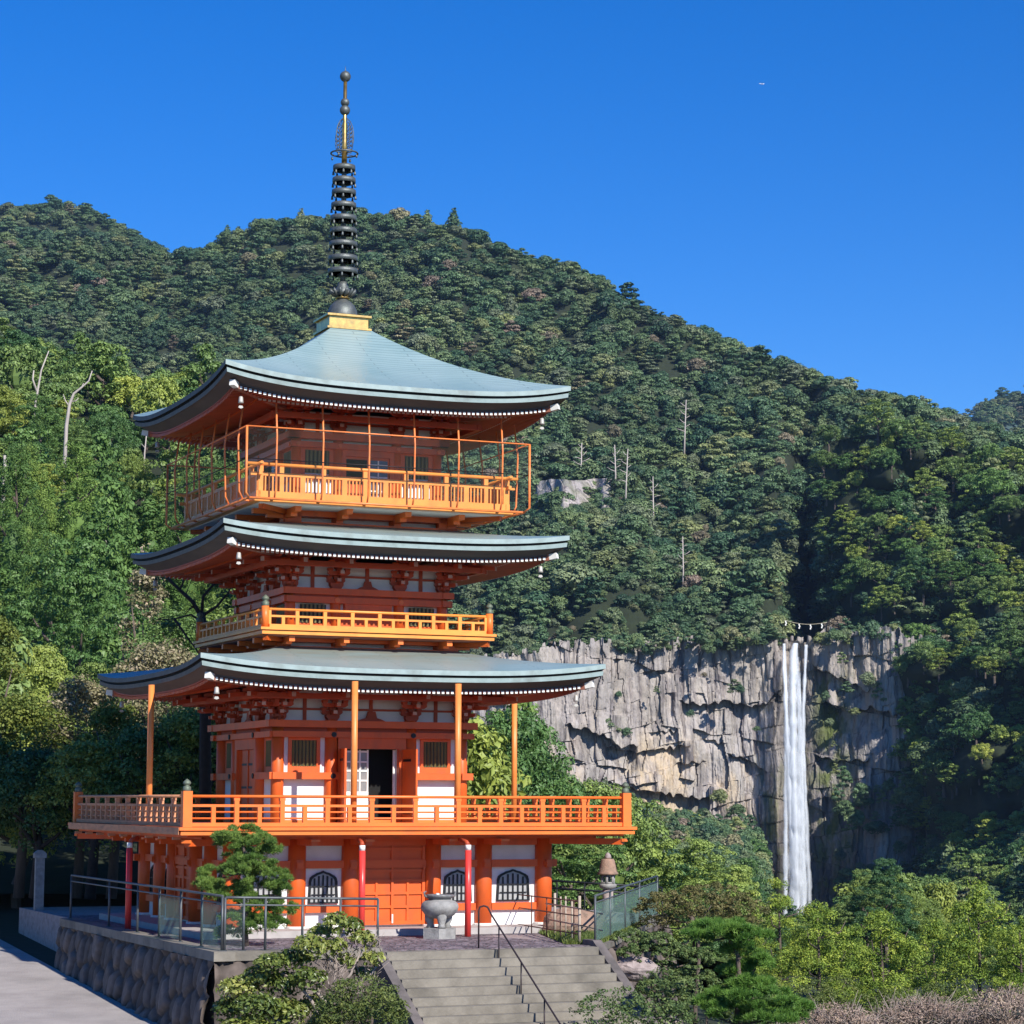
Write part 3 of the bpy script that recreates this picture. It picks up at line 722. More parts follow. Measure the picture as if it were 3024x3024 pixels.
# ------------------------------------------------------------------ props and pipes
POST_C = mat('orange_prop_paint', (0.84, 0.27, 0.07), (0.78, 0.23, 0.05), rough=0.4)
for x, y in ((-1.636, -6.0), (1.302, -6.0), (-6.0, -1.62), (6.0, 1.16)):
    mb = MB(); mb.path([(x, y, 2.69), (x, y, 6.50)], 0.085, 14, 0); mb.box(x - 0.13, x + 0.13, y - 0.13, y + 0.13, 2.70, 2.73, 0)
    mb.build('eave_prop', [POST_C], pagoda)
for x, y, zb in ((-1.593, -6.6, -0.17), (1.374, -6.6, -0.17), (-6.5, -1.6, -0.17)):
    mb = MB(); mb.path([(x, y, zb), (x, y, 2.08)], 0.085, 14, 0); mb.path([(x, y, 2.08), (x, y, 2.22)], 0.078, 12, 1); mb.path([(x, y, 2.215), (x * 0.99, y * 0.985, 2.29), (x * 0.96, y * 0.93, 2.35)], 0.06, 12, 2)
    mb.build('downpipe', [PIPE_RED, WHITE_END, VERM_D], pagoda)

# ------------------------------------------------------------------ spire
sp = empty('spire', (-0.07, 0, 0), parent=pagoda)
mb = MB(); mb.box(-0.60, 0.60, -0.60, 0.60, 17.06, 17.46, 0); mb.box(-0.68, 0.68, -0.68, 0.68, 17.08, 17.14, 0); mb.box(-0.68, 0.68, -0.68, 0.68, 17.461, 17.52, 0)
mb.build('gilded_base', [GOLD], sp)
mb = MB(); mb.lathe([(0.44, 17.52), (0.45, 17.60), (0.43, 17.75), (0.36, 17.90), (0.24, 18.02), (0.17, 18.06), (0.16, 18.10)], n=24); mb.build('dome', [BRONZE], sp)
mb = MB(); mb.lathe([(0.16, 18.10), (0.22, 18.12), (0.22, 18.15), (0.16, 18.17)], n=20, m=1)
for i in range(12):
    a = i * math.pi / 6
    mb.path([(0.16 * math.cos(a), 0.16 * math.sin(a), 18.17), (0.29 * math.cos(a), 0.29 * math.sin(a), 18.25), (0.37 * math.cos(a), 0.37 * math.sin(a), 18.33), (0.38 * math.cos(a), 0.38 * math.sin(a), 18.40)], [0.04, 0.06, 0.05, 0.012], 6, 0)
mb.lathe([(0.17, 18.17), (0.28, 18.27), (0.22, 18.38), (0.15, 18.52), (0.14, 18.62)], n=20, m=0); mb.build('lotus', [BRONZE, GOLD], sp)
mb = MB(); mb.lathe([(0.085, 18.6), (0.075, 22.1), (0.07, 22.15)], n=12, m=1); mb.lathe([(0.085, 22.15), (0.075, 22.9), (0.06, 23.5), (0.055, 24.75)], n=12, m=0)
mb.build('shaft', [GOLD, BRONZE], sp)
for i, z in enumerate((18.93, 19.32, 19.75, 20.15, 20.54, 20.93, 21.33, 21.70, 22.08)):
    R = 0.44 - i * 0.0138; mb = MB()
    n = 28; hb = 0.075
    mb.lathe([(R - 0.03, -hb), (R, -hb), (R + 0.008, 0), (R, hb), (R - 0.03, hb), (R - 0.03, -hb)], (0, 0, z), n, 0)
    mb.lathe([(0.10, -0.15), (0.16, -0.14), (0.16, 0.06), (0.10, 0.07)], (0, 0, z), 14, 1)
    for j in range(8):
        a = j * math.pi / 4; c, s_ = math.cos(a), math.sin(a)
        mb.bar((0.12 * c, 0.12 * s_, z - 0.02), ((R - 0.02) * c, (R - 0.02) * s_, z), 0.035, 0.08, 0)
    for j in range(8):
        a = (j + 0.5) * math.pi / 4; c, s_ = math.cos(a) * (R - 0.01), math.sin(a) * (R - 0.01)
        mb.lathe([(0.012, 0.06), (0.03, 0.03), (0.035, -0.02), (0.04, -0.06)][::-1], (c, s_, z - hb - 0.07), 8, 0)
    mb.build('ring', [BRONZE, DARKM], sp)
for k in range(4):
    mb = MB()
    out = [(0.08, 22.55), (0.30, 22.62), (0.36, 22.85), (0.36, 23.1), (0.31, 23.32), (0.22, 23.48), (0.08, 23.60)]
    mb.path([(x, 0, z) for x, z in out], 0.012, 6, 0)
    for q in range(7):
        zc = 22.66 + q * 0.125; rr = 0.058
        for cx in (0.15, 0.26):
            if zc > 23.3 and cx > 0.2: continue
            mb.path([(cx + rr * math.cos(t) * (0.9 if q % 2 else 1), 0, zc + rr * math.sin(t)) for t in np.linspace(0.3 * q, 0.3 * q + 5.2, 12)], 0.010, 5, 0)
    mb.build('flame_openwork', [BRONZE], sp, Matrix.Rotation(k * math.pi / 2 + 0.5, 4, 'Z'))
mb = MB(); n = 28
mb.path([(0.40 * math.cos(2 * math.pi * i / n), 0.40 * math.sin(2 * math.pi * i / n), 22.53) for i in range(n + 1)], 0.026, 8, 0)
for j in range(4):
    a = j * math.pi / 2 + 0.4; mb.path([(0, 0, 22.53), (0.4 * math.cos(a), 0.4 * math.sin(a), 22.53)], 0.012, 6, 0)
    mb.lathe([(0.01, 0), (0.035, 0.03), (0.03, 0.08), (0.005, 0.12)], (0.4 * math.cos(a + 0.4), 0.4 * math.sin(a + 0.4), 22.36), 8, 0)
mb.build('hoop', [BRONZE], sp)
for zc, r in ((23.86, 0.155), (24.10, 0.13), (24.90, 0.165)):
    mb = MB(); mb.lathe([(r * math.sin(math.pi * q / 10) + 0.002, -r * math.cos(math.pi * q / 10)) for q in range(10)] + ([(0.02, r * 1.0), (0.012, r + 0.06), (0.003, r + 0.17)] if zc > 24.5 else [(0.03, r)]), (0, 0, zc), 18, 0)
    mb.build('jewel', [BRONZE], sp)

# ------------------------------------------------------------------ wind bells hang from the roof corners
BELLM = mat('pale_bronze_bell', (0.50, 0.47, 0.42), (0.42, 0.40, 0.36), rough=0.5, metal=0.2)
wb = MB()
wb.path([(0, 0, 0), (0, 0, -0.16)], 0.012, 6, 1)
wb.lathe([(0.03, -0.16), (0.075, -0.18), (0.095, -0.24), (0.105, -0.38), (0.125, -0.46), (0.115, -0.46), (0.09, -0.44), (0.02, -0.43)], n=14)
wb.path([(0, 0, -0.42), (0, 0, -0.56)], 0.008, 5, 1); wb.prism([(-0.11, -0.66), (0, -0.70), (0.11, -0.66), (0.07, -0.57), (-0.07, -0.57)], -0.008, 0.008, 'y', 0)
rn = ('lowest roof', 'middle roof', 'top roof')
bell0 = None
for i, (a, z0, rise) in enumerate(((5.787, 6.86, 0.30), (5.03, 10.54, 0.25), (5.055, 14.67, 0.38))):
    for nm, sx, sy in (('corner nearest the stone steps and pine', -1, -1), ('corner nearest the waterfall', 1, -1), ('far shaded corner', -1, 1)):
        if bell0 is None: bell = bell0 = wb.build('wind_bell', [BELLM, DARKM])
        else: bell = bell0.copy(); COL.objects.link(bell)
        q = a - 0.62
        bell.matrix_world = PAG @ Matrix.Translation((sx * q, sy * q, z0 - 0.66 + rise * 0.72)) @ Matrix.Scale(0.62, 4)
        lab = {'corner nearest the stone steps and pine': 'front left corner', 'corner nearest the waterfall': 'corner facing the waterfall', 'far shaded corner': 'far shaded corner'}[nm]
        tag(bell, 'pale bronze wind bell hanging from the %s of the %s' % (lab, rn[i]), 'wind bell', 'wind bells on the pagoda eaves')
# ------------------------------------------------------------------ near ground, terrace, road
CONC = mat('concrete', (0.25, 0.225, 0.185), (0.17, 0.152, 0.125), rough=0.9, scale=1.8, grime=((0.09, 0.082, 0.068), 0.75, 1.1), bump=0.25, bscale=14)
CONC_D = mat('dark_weathered_concrete', (0.17, 0.145, 0.135), (0.11, 0.095, 0.09), rough=0.9, scale=2.4, grime=((0.06, 0.055, 0.05), 0.7, 1.5), bump=0.3, bscale=12)
ASPH = mat('worn_road_concrete', (0.40, 0.36, 0.335), (0.32, 0.285, 0.265), rough=0.95, scale=0.9, grime=((0.16, 0.15, 0.14), 0.5, 0.5), bump=0.5, bscale=22)
EARTH = mat('forest_floor', (0.026, 0.036, 0.016), (0.018, 0.025, 0.012), rough=1.0, scale=0.4, bump=0.6, bscale=3)
def cobble_mat():
    m, nt, b, out = new_mat('pebble_paving'); N = nt.nodes; L = nt.links
    b.inputs['Roughness'].default_value = 0.75
    tc = N.new('ShaderNodeTexCoord'); v = N.new('ShaderNodeTexVoronoi'); v.inputs['Scale'].default_value = 5.5
    nw = N.new('ShaderNodeTexNoise'); nw.inputs['Scale'].default_value = 2.5; L.new(tc.outputs['Object'], nw.inputs['Vector'])
    L.new(tc.outputs['Object'], v.inputs['Vector'])
    cr = N.new('ShaderNodeValToRGB'); e = cr.color_ramp.elements
    e[0].color = (0.10, 0.085, 0.095, 1); e[1].color = (0.33, 0.27, 0.29, 1); e.new(0.5).color = (0.20, 0.165, 0.185, 1)
    sp_ = N.new('ShaderNodeSeparateColor'); L.new(v.outputs['Color'], sp_.inputs[0]); L.new(sp_.outputs[0], cr.inputs[0])
    v2 = N.new('ShaderNodeTexVoronoi'); v2.feature = 'DISTANCE_TO_EDGE'; v2.inputs['Scale'].default_value = 5.5; L.new(tc.outputs['Object'], v2.inputs['Vector'])
    mr = N.new('ShaderNodeMapRange'); mr.inputs['From Max'].default_value = 0.09; L.new(v2.outputs['Distance'], mr.inputs['Value'])
    mx = N.new('ShaderNodeMix'); mx.data_type = 'RGBA'; mx.inputs['A'].default_value = (0.09, 0.08, 0.075, 1)
    L.new(mr.outputs[0], mx.inputs['Factor']); L.new(cr.outputs[0], mx.inputs['B']); L.new(mx.outputs['Result'], b.inputs['Base Color'])
    bp = N.new('ShaderNodeBump'); bp.inputs['Strength'].default_value = 0.8; bp.inputs['Distance'].default_value = 0.06; L.new(mr.outputs[0], bp.inputs['Height']); L.new(bp.outputs[0], b.inputs['Normal'])
    return m
COBBLE = cobble_mat()
def stonewall_mat():
    m, nt, b, out = new_mat('fieldstone_wall'); N = nt.nodes; L = nt.links
    b.inputs['Roughness'].default_value = 0.85
    at = N.new('ShaderNodeAttribute'); at.attribute_name = 'v'
    tc = N.new('ShaderNodeTexCoord'); n1 = N.new('ShaderNodeTexNoise'); n1.inputs['Scale'].default_value = 5; n1.inputs['Detail'].default_value = 7; L.new(tc.outputs['Object'], n1.inputs['Vector'])
    cr = N.new('ShaderNodeValToRGB'); e = cr.color_ramp.elements
    e[0].color = (0.04, 0.032, 0.028, 1); e[1].color = (0.22, 0.17, 0.14, 1); L.new(at.outputs['Fac'], cr.inputs[0])
    mx = N.new('ShaderNodeMix'); mx.data_type = 'RGBA'; mx.blend_type = 'MULTIPLY'; mx.inputs['Factor'].default_value = 0.7
    cr2 = N.new('ShaderNodeValToRGB'); cr2.color_ramp.elements[0].position = 0.3; cr2.color_ramp.elements[0].color = (0.4, 0.4, 0.4, 1); cr2.color_ramp.elements[1].position = 0.7
    L.new(n1.outputs['Fac'], cr2.inputs[0]); L.new(cr.outputs[0], mx.inputs['A']); L.new(cr2.outputs[0], mx.inputs['B']); L.new(mx.outputs['Result'], b.inputs['Base Color'])
    bp = N.new('ShaderNodeBump'); bp.inputs['Strength'].default_value = 0.5; bp.inputs['Distance'].default_value = 0.04; L.new(n1.outputs['Fac'], bp.inputs['Height']); L.new(bp.outputs[0], b.inputs['Normal'])
    return m
STONEW = stonewall_mat()
STONE = mat('grey_granite', (0.34, 0.33, 0.31), (0.24, 0.235, 0.225), rough=0.8, scale=7, grime=((0.12, 0.11, 0.10), 0.6, 3), bump=0.3, bscale=30)
STONE_P = mat('pinkish_granite', (0.40, 0.33, 0.31), (0.31, 0.25, 0.235), rough=0.85, scale=8, grime=((0.15, 0.12, 0.11), 0.6, 4), bump=0.3, bscale=30)
STONE_R = mat('rusty_brown_stone', (0.35, 0.22, 0.155), (0.26, 0.17, 0.125), rough=0.9, scale=9, grime=((0.12, 0.10, 0.08), 0.7, 5), bump=0.35, bscale=30)
STEEL = mat('galvanised_steel', (0.115, 0.125, 0.13), (0.08, 0.09, 0.095), rough=0.5, metal=0.35, scale=6)
RAILPAINT = mat('dark_brown_iron', (0.055, 0.04, 0.045), (0.04, 0.03, 0.032), rough=0.5, metal=0.3)
RUST = mat('rusty_rail', (0.16, 0.07, 0.055), (0.10, 0.05, 0.04), rough=0.7, metal=0.2, scale=8)
BAMBOO = mat('bleached_bamboo', (0.46, 0.38, 0.30), (0.36, 0.29, 0.22), rough=0.6, scale=6, stretch=(1, 1, 0.4))
POLYC = glass_mat('grey_green_polycarbonate', (0.20, 0.27, 0.26), 0.13, 0.3)

G0 = -0.18
def road_z(Y): return np.clip(-2.2 + 0.05 * (Y - 55), -4.4, 0.5)
def near_z(X, Y):
    lo = -2.2 - 0.055 * np.clip(Y - 55, -60, 200)
    lo = np.where(Y < 55, -2.6 - 0.4 * sstep(55, 40, Y), lo)
    lo = lo - 0.7 * sstep(4, 12, X) * sstep(40, 55, Y)
    w = sstep(-9.5, -6.5, X + 0.10 * (Y - 56) * 0)
    z = road_z(Y) * (1 - w) + lo * w
    t = sstep(30, 6, Y)                       # the viewpoint terrace the photographer stands on
    z = z * (1 - t) + 1.75 * t
    z = z + 0.3 * (fbm(X * 0.15, Y * 0.15, 3, 5) - 0.5) * sstep(3, 8, X)
    return z
xs = np.concatenate([np.linspace(-160, -20, 30), np.linspace(-18, 40, 88), np.linspace(44, 160, 28)])
ys = np.concatenate([np.linspace(-40, 38, 20), np.linspace(40, 112, 98)])
gx, gy = np.meshgrid(xs, ys); gz = near_z(gx, gy)
def grid_faces(nr, nc):
    i, j = np.meshgrid(np.arange(nr - 1), np.arange(nc - 1), indexing='ij'); q = (i * nc + j).ravel()
    return np.stack([q, q + 1, q + nc + 1, q + nc], 1)
o = obj('ground', mesh_np('ground', np.stack([gx, gy, gz], -1).reshape(-1, 3), grid_faces(len(ys), len(xs)), [EARTH], smooth=True)); tag(o, kind='structure')
# very large low plain far below, out to the horizon
mb = MB(); n = 64
mb.add([(20000 * math.cos(2 * math.pi * i / n), 20000 * math.sin(2 * math.pi * i / n), -95) for i in range(n)], [tuple(range(n))])
tag(mb.build('valley_floor', [EARTH]), kind='structure')
# road: a sheet laid on the left of the retaining wall
ry = np.linspace(30, 98, 60); rows = []
for y in ry:
    xl = -30.0 + 0.0 * y
    l0 = -7.02 - 0.0 * y
    yl = 0
    # right edge follows the wall foot: wall line in the pagoda frame x = -7.25
    t = (y - PY0 - (-7.25) * SY) / CY
    xr = PX0 + (-7.25) * CY - t * SY
    rows.append([(xl + (xr - xl) * k / 14, y) for k in range(15)])
rp = np.array(rows); rz_ = road_z(rp[..., 1]) + 0.012
o = obj('road', mesh_np('road', np.concatenate([rp, rz_[..., None]], -1).reshape(-1, 3), grid_faces(60, 15), [ASPH], smooth=True)); tag(o, kind='structure')

# terrace solid (pagoda frame polygon)
TERR = [(-6.75, -11.45), (-2.86, -11.45), (2.86, -11.45), (3.0, -11.0), (11.4, 2.5), (10, 14), (-6.3, 14), (-6.3, 4.6), (-6.75, 4.4)]
mb = MB(); mb.prism(TERR, -6.0, G0 - 0.004, 'z', 0); tag(mb.build('terrace', [STONE_P], M=PAG), kind='structure')
PAVE = [(-6.6, -11.4), (-2.8, -11.4), (2.8, -11.4), (3.0, -10.6), (1.9, -6.2), (6.6, -6.2), (6.6, 8), (-6.2, 8), (-6.2, 4.2), (-6.6, 4.2)]
mb = MB(); mb.prism(PAVE, G0 - 0.003, G0 + 0.004, 'z', 0); tag(mb.build('forecourt_paving', [COBBLE], M=PAG), kind='structure')
mb = MB(); mb.box(-5.6, 5.6, -5.6, 5.6, G0 - 0.1, -0.002); tag(mb.build('stone_plinth', [mat('pale_plinth_stone', (0.44, 0.40, 0.38), (0.36, 0.33, 0.31), rough=0.85, scale=3)], M=PAG), 'low pale stone plinth under the pagoda walls', 'plinth')

# retaining wall of rounded field stones with a concrete coping
def stone_wall(name, length, h0, h1, T, label):
    """wall in its own frame: x along, z up, faces -y; stones are bulged cells of one continuous masonry face"""
    nx, nz = int(length / 0.07), 46
    X, Zr = np.meshgrid(np.linspace(0, length, nx), np.linspace(0, 1, nz))
    Z = -(1 - Zr) * (h0 + (h1 - h0) * X / length)
    # jittered cells
    cw, ch = 0.62, 0.78
    best = np.full(X.shape, 9e9); sec = np.full(X.shape, 9e9); idv = np.zeros(X.shape)
    ci = np.floor(X / cw); cj = np.floor(Z / ch)
    for a in (-1, 0, 1):
        for b_ in (-1, 0, 1):
            i = ci + a; j = cj + b_
            px_ = (i + 0.5 + 0.35 * (j % 2) + 0.6 * (_hash(i, j, 1) - 0.5)) * cw; pz_ = (j + 0.5 + 0.6 * (_hash(i, j, 2) - 0.5)) * ch
            d = np.hypot((X - px_) * 1.15, (Z - pz_) * 0.9)
            m_ = d < best; sec = np.where(m_, best, np.minimum(sec, d)); idv = np.where(m_, _hash(i, j, 3), idv); best = np.where(m_, d, best)
    e = np.clip((sec - best) / 0.22, 0, 1); bul = 0.20 * np.sqrt(e) * (0.6 + 0.7 * idv)
    Y = -bul + 0.17 * Z + 0.02 * fbm(X * 6, Z * 6, 3)
    me = mesh_np('masonry', np.stack([X, Y, Z], -1).reshape(-1, 3), grid_faces(nz, nx), [STONEW], smooth=True, attrs={'v': (e ** 0.6 * (0.25 + 0.75 * idv)).ravel()})
    root = empty(name); root.matrix_world = T
    obj('masonry', me, root)
    tag(root, label, 'retaining wall')
    return root
Tl = PAG @ Matrix.Translation((-6.86, 4.4, G0 - 0.12)) @ Matrix.Rotation(rad(-90), 4, 'Z')
wL = stone_wall('retaining_wall', 16.2, 2.2, 4.4, Tl, 'shaded fieldstone retaining wall along the road under the terrace rail')
mb = MB()
for i in range(8): mb.box(-0.12 + i * 1.98, 1.84 + i * 1.98 if i < 7 else 16.25, -0.16, 0.35, 0.0, 0.22, 0)
mb.build('coping', [CONC], wL)
Tf = PAG @ Matrix.Translation((-7.0, -11.62, G0 - 0.12))
wF = stone_wall('retaining_wall', 4.1, 4.2, 4.2, Tf, 'sunlit fieldstone retaining wall end behind the leafy bush')
mb = MB(); mb.box(0.50, 4.10, -0.16, 0.30, 0.0, 0.215, 0); mb.build('coping', [CONC], wF)
T3 = PAG @ Matrix.Translation((2.95, -11.35, G0 - 0.12)) @ Matrix.Rotation(math.atan2(13.7, 8.7), 4, 'Z')
wR = stone_wall('retaining_wall', 16.0, 4.2, 4.2, T3, 'fieldstone retaining wall below the polycarbonate fence, facing the waterfall garden')
mb = MB(); mb.box(0.0, 16.0, -0.14, 0.28, 0.0, 0.13, 0); mb.build('coping', [CONC], wR)

# ------------------------------------------------------------------ stairs
stair = empty('stone_staircase', tuple(loc2w(0, -11.45, G0)), YAW + rad(2.0))
tag(stair, 'wide grey concrete staircase climbing to the pagoda forecourt', 'staircase')
RIS, TRD, NS = 0.19, 0.315, 20
for i in range(NS):
    mb = MB(); z1 = -RIS * i - 0.0
    jit = 0.012 * math.sin(i * 7.3)
    mb.box(-2.83, 2.78, -TRD * (i + 1) - 0.03, -TRD * i + 0.32, z1 - RIS + 0.002, z1 + 0.004 * math.sin(i * 3.1), 0)
    mb.build('step', [CONC], stair)
for s in (-1, 1):
    mb = MB(); x0, x1 = (-3.08, -2.84) if s < 0 else (2.79, 3.03)
    L_ = TRD * NS; H_ = RIS * NS
    pts = [(0.55, 0.14), (0.0, 0.14), (-L_, 0.14 - H_), (-L_, -H_ - 2.5), (0.55, -2.5)]
    mb.prism(pts, x0, x1, 'x', 0)
    mb.build('side_wall', [CONC_D], stair)
# centre handrail, a thing standing on the stairs
hr = empty('handrail', tuple(loc2w(0, -11.45, G0)), YAW + rad(2.0)); tag(hr, 'thin dark iron handrail with looped top running down the middle of the stairs', 'handrail')
hx = 0.02
def stair_z(y): return 0.0 if y > 0 else y * RIS / TRD
mb = MB()
mb.path([(hx - 0.2, 0.28, 0.0), (hx - 0.2, 0.28, 0.90), (hx - 0.17, 0.28, 0.99), (hx - 0.08, 0.24, 1.02), (hx + 0.0, 0.2, 0.99), (hx + 0.02, 0.15, 0.92)] + [(hx + 0.02, y, 0.80 + stair_z(y)) for y in (0.0, -0.6, -2, -4, -6.2)], 0.022, 8, 0)
mb.build('rail', [RAILPAINT], hr)
for y in (-0.42, -1.68, -2.94, -4.2, -5.46):
    mb = MB(); mb.path([(hx + 0.02, y, stair_z(y) - 0.15), (hx + 0.02, y, 0.80 + stair_z(y))], 0.018, 8, 0); mb.build('post', [RAILPAINT], hr)

# ------------------------------------------------------------------ incense burner
bx = empty('incense_burner', tuple(loc2w(0.42, -7.0, G0)), YAW); tag(bx, 'rounded grey stone incense burner on a square block before the red door', 'incense burner')
def octa(r, z0, z1, mb, m=0): mb.prism([(r * math.cos(a), r * math.sin(a)) for a in [math.pi / 8 + i * math.pi / 4 for i in range(8)]], z0, z1, 'z', m)
mb = MB(); mb.prism([(0.48 * math.cos(a), 0.48 * math.sin(a)) for a in [i * math.pi / 3 + 0.12 for i in range(6)]], 0.0, 0.27, 'z'); mb.build('pedestal', [STONE], bx)
mb = MB(); mb.lathe([(0.05, 0.50), (0.26, 0.53), (0.38, 0.60), (0.47, 0.72), (0.495, 0.80), (0.48, 0.88), (0.42, 0.95), (0.34, 0.98), (0.31, 0.985), (0.30, 1.0)], n=32)
mb.build('bowl', [STONE], bx)
mb = MB(); mb.lathe([(0.30, 0.995), (0.295, 1.05), (0.36, 1.07), (0.37, 1.10), (0.36, 1.13), (0.30, 1.13), (0.27, 1.06), (0.02, 1.05)], n=32)
for s in (-1, 1): mb.path([(s * 0.30, 0, 1.05), (s * 0.42, 0, 1.10), (s * 0.44, 0, 1.19), (s * 0.38, 0, 1.21)], [0.03, 0.03, 0.028, 0.02], 8)
mb.build('rim', [mat('dark_wet_stone', (0.12, 0.12, 0.12), (0.2, 0.2, 0.2), rough=0.35, scale=8)], bx)
mb = MB(); mb.lathe([(0.05, 1.09), (0.05, 1.15), (0.04, 1.17)], (-0.12, -0.15, 0), 10); mb.build('candle_cup', [WHITE_END], bx)
for k in range(3):
    a = k * 2 * math.pi / 3 + 0.35; c, s_ = math.cos(a), math.sin(a)
    mb = MB(); mb.path([(0.27 * c, 0.27 * s_, 0.62), (0.28 * c, 0.28 * s_, 0.48), (0.25 * c, 0.25 * s_, 0.36), (0.27 * c, 0.27 * s_, 0.272)], [0.14, 0.12, 0.085, 0.11], 12); mb.build('leg', [STONE], bx)

# ------------------------------------------------------------------ stone lantern
lp = atY(1152, 1700, 70.0)
lan = empty('stone_lantern', (lp[0], lp[1], G0), 0.3); tag(lan, 'tall weathered stone lantern with bell shaped brown cap beside the fence', 'stone lantern')
k_ = 1.0; zt = atY(1152, 1607, 70.0)[2] - G0
mb = MB(); octa(0.34, 0.0, 0.16, mb); octa(0.27, 0.16, 0.30, mb); mb.build('base', [STONE_P], lan)
mb = MB(); mb.lathe([(0.20, 0.30), (0.17, 0.42), (0.155, zt * 0.34), (0.16, zt - 1.08)], n=16); mb.build('shaft', [STONE_P], lan)
mb = MB(); mb.lathe([(0.12, zt - 1.08), (0.22, zt - 1.04), (0.26, zt - 0.98), (0.255, zt - 0.93), (0.19, zt - 0.90)], n=18); mb.build('platform', [STONE], lan)
mb = MB(); z0, z1 = zt - 0.90, zt - 0.66
for i in range(6):
    a = i * math.pi / 3; c, s_ = math.cos(a), math.sin(a)
    mb.path([(0.17 * c, 0.17 * s_, z0), (0.185 * c, 0.185 * s_, (z0 + z1) / 2), (0.165 * c, 0.165 * s_, z1)], [0.05, 0.04, 0.05], 8)
mb.lathe([(0.20, z0), (0.20, z0 + 0.04)], n=16); mb.lathe([(0.20, z1 - 0.03), (0.20, z1)], n=16); mb.lathe([(0.045, z0 + 0.04), (0.045, z1 - 0.03)], n=8, m=1)
mb.build('fire_box', [STONE, BLACK], lan)
mb = MB(); mb.lathe([(0.10, zt - 0.655), (0.30, zt - 0.645), (0.31, zt - 0.60), (0.265, zt - 0.55), (0.235, zt - 0.40), (0.20, zt - 0.24), (0.17, zt - 0.19), (0.05, zt - 0.18)], n=20); mb.build('cap', [STONE_R], lan)
mb = MB(); mb.lathe([(0.08, zt - 0.185), (0.105, zt - 0.15), (0.085, zt - 0.07), (0.03, zt - 0.01), (0.005, zt + 0.0)], n=14); mb.build('finial', [STONE_P], lan)

# ------------------------------------------------------------------ fences and rails
def poly_fence(name, pts, h, label, cat, panel=True, panels=None, thick=0.03):
    root = empty(name, tuple(pts[0])); tag(root, label, cat); o0 = Vector(pts[0]); P = [Vector(p) - o0 for p in pts]
    mb = MB(); mb.path([p + Vector((0, 0, h)) for p in P], thick, 8, 0); mb.path([p + Vector((0, 0, h - 0.17)) for p in P], thick * 0.7, 8, 0); mb.build('rail', [STEEL], root)
    for p in P:
        mb = MB(); mb.path([p, p + Vector((0, 0, h))], thick, 8, 0); mb.box(p.x - 0.06, p.x + 0.06, p.y - 0.06, p.y + 0.06, p.z, p.z + 0.02, 0); mb.build('post', [STEEL], root)
    for i in range(len(P) - 1):
        if panels is not None and i not in panels: continue
        mb = MB(); a, b = P[i], P[i + 1]; n = max(4, int((b - a).length / 0.045)); d = (b - a); nrm = Vector((-d.y, d.x, 0)).normalized()
        V = []
        for j in range(n + 1):
            q = a + d * (0.02 + 0.96 * j / n) + nrm * (0.018 * (1 if j % 2 else -1)); V += [q + Vector((0, 0, 0.06)), q + Vector((0, 0, h - 0.2))]
        mb.add(V, [(2 * j, 2 * j + 2, 2 * j + 3, 2 * j + 1) for j in range(n)]); mb.build('panel', [POLYC], root, fix=False)
    return root
R0, R1 = loc2w(2.95, -11.15, G0 + 0.02), loc2w(11.35, 2.2, G0 + 0.02)
poly_fence('metal_fence', [R0 + (R1 - R0) * t for t in (0, 0.2, 0.42, 0.66, 1.0)], 1.2, 'grey steel fence with corrugated clear panels right of the stairs', 'fence')
L0, L1 = loc2w(-6.75, 4.3, G0 + 0.1), loc2w(-6.75, -11.55, G0 + 0.1)
poly_fence('metal_fence', [L0 + (L1 - L0) * t for t in (0, 0.3, 0.5, 0.64, 0.77, 0.89, 1.0)], 1.25, 'shaded steel fence with cloudy panels on the wall above the road', 'fence', panels=(3, 5))
F0, F1 = loc2w(-6.70, -11.60, G0 + 0.1), loc2w(-2.95, -11.60, G0 + 0.02)
poly_fence('metal_fence', [F0 + (F1 - F0) * t for t in (0, 0.12, 0.26, 0.5, 0.75, 1.0)], 1.22, 'thin dark steel railing behind the leafy bush, ending beside the stairs', 'fence', panels=(0,))
# black pipe rail behind the lantern
bp0, bp1 = atY(1045, 1660, 84), atY(1254, 1676, 84)
root = empty('pipe_rail', (bp0[0], bp0[1], 0)); tag(root, 'black two pipe rail on the terrace edge behind the stone lantern', 'railing')
mb = MB(); d = Vector((bp1[0] - bp0[0], bp1[1] - bp0[1], 0))
for z in (bp0[2], bp0[2] - 0.26): mb.path([(-0.3, 0, z), (d.x, d.y, z - 0.25)], 0.035, 8)
mb.build('rail', [DARKM], root)
for t in (0.05, 0.3, 0.55, 0.8, 1.0):
    mb = MB(); mb.path([(d.x * t, d.y * t, -1.2), (d.x * t, d.y * t, bp0[2] - 0.25 * t)], 0.03, 8); mb.build('post', [DARKM], root)
# iron hoop and low rail along the grass
hp = [loc2w(3.02 + (1.5 * t), -9.6 + 5.9 * t, G0) for t in (0, 1)]
H1 = np.array(atz(951, 1748, G0)); 
root = empty('iron_hoop', tuple(H1), 0.2); tag(root, 'dark iron hoop barrier standing at the head of the grass rail', 'barrier')
mb = MB(); mb.path([(-0.24, 0, 0), (-0.24, 0, 0.98), (-0.2, 0, 1.08), (-0.1, 0, 1.12), (0.12, 0, 1.08), (0.2, 0, 1.04), (0.24, 0, 0.95), (0.24, 0, 0)], 0.026, 8); mb.build('hoop', [RAILPAINT], root)
A0, A1 = np.array(atz(968, 1753, G0)), np.array(atz(1100, 1781, G0))
root = empty('grass_rail', tuple(A0)); tag(root, 'low rusty iron rail with thin uprights along the grass strip', 'railing')
d = Vector(A1 - A0); mb = MB()
for z in (0.98, 0.62, 0.17): mb.path([(0, 0, z), (d.x, d.y, z + 0.08)], 0.018, 6)
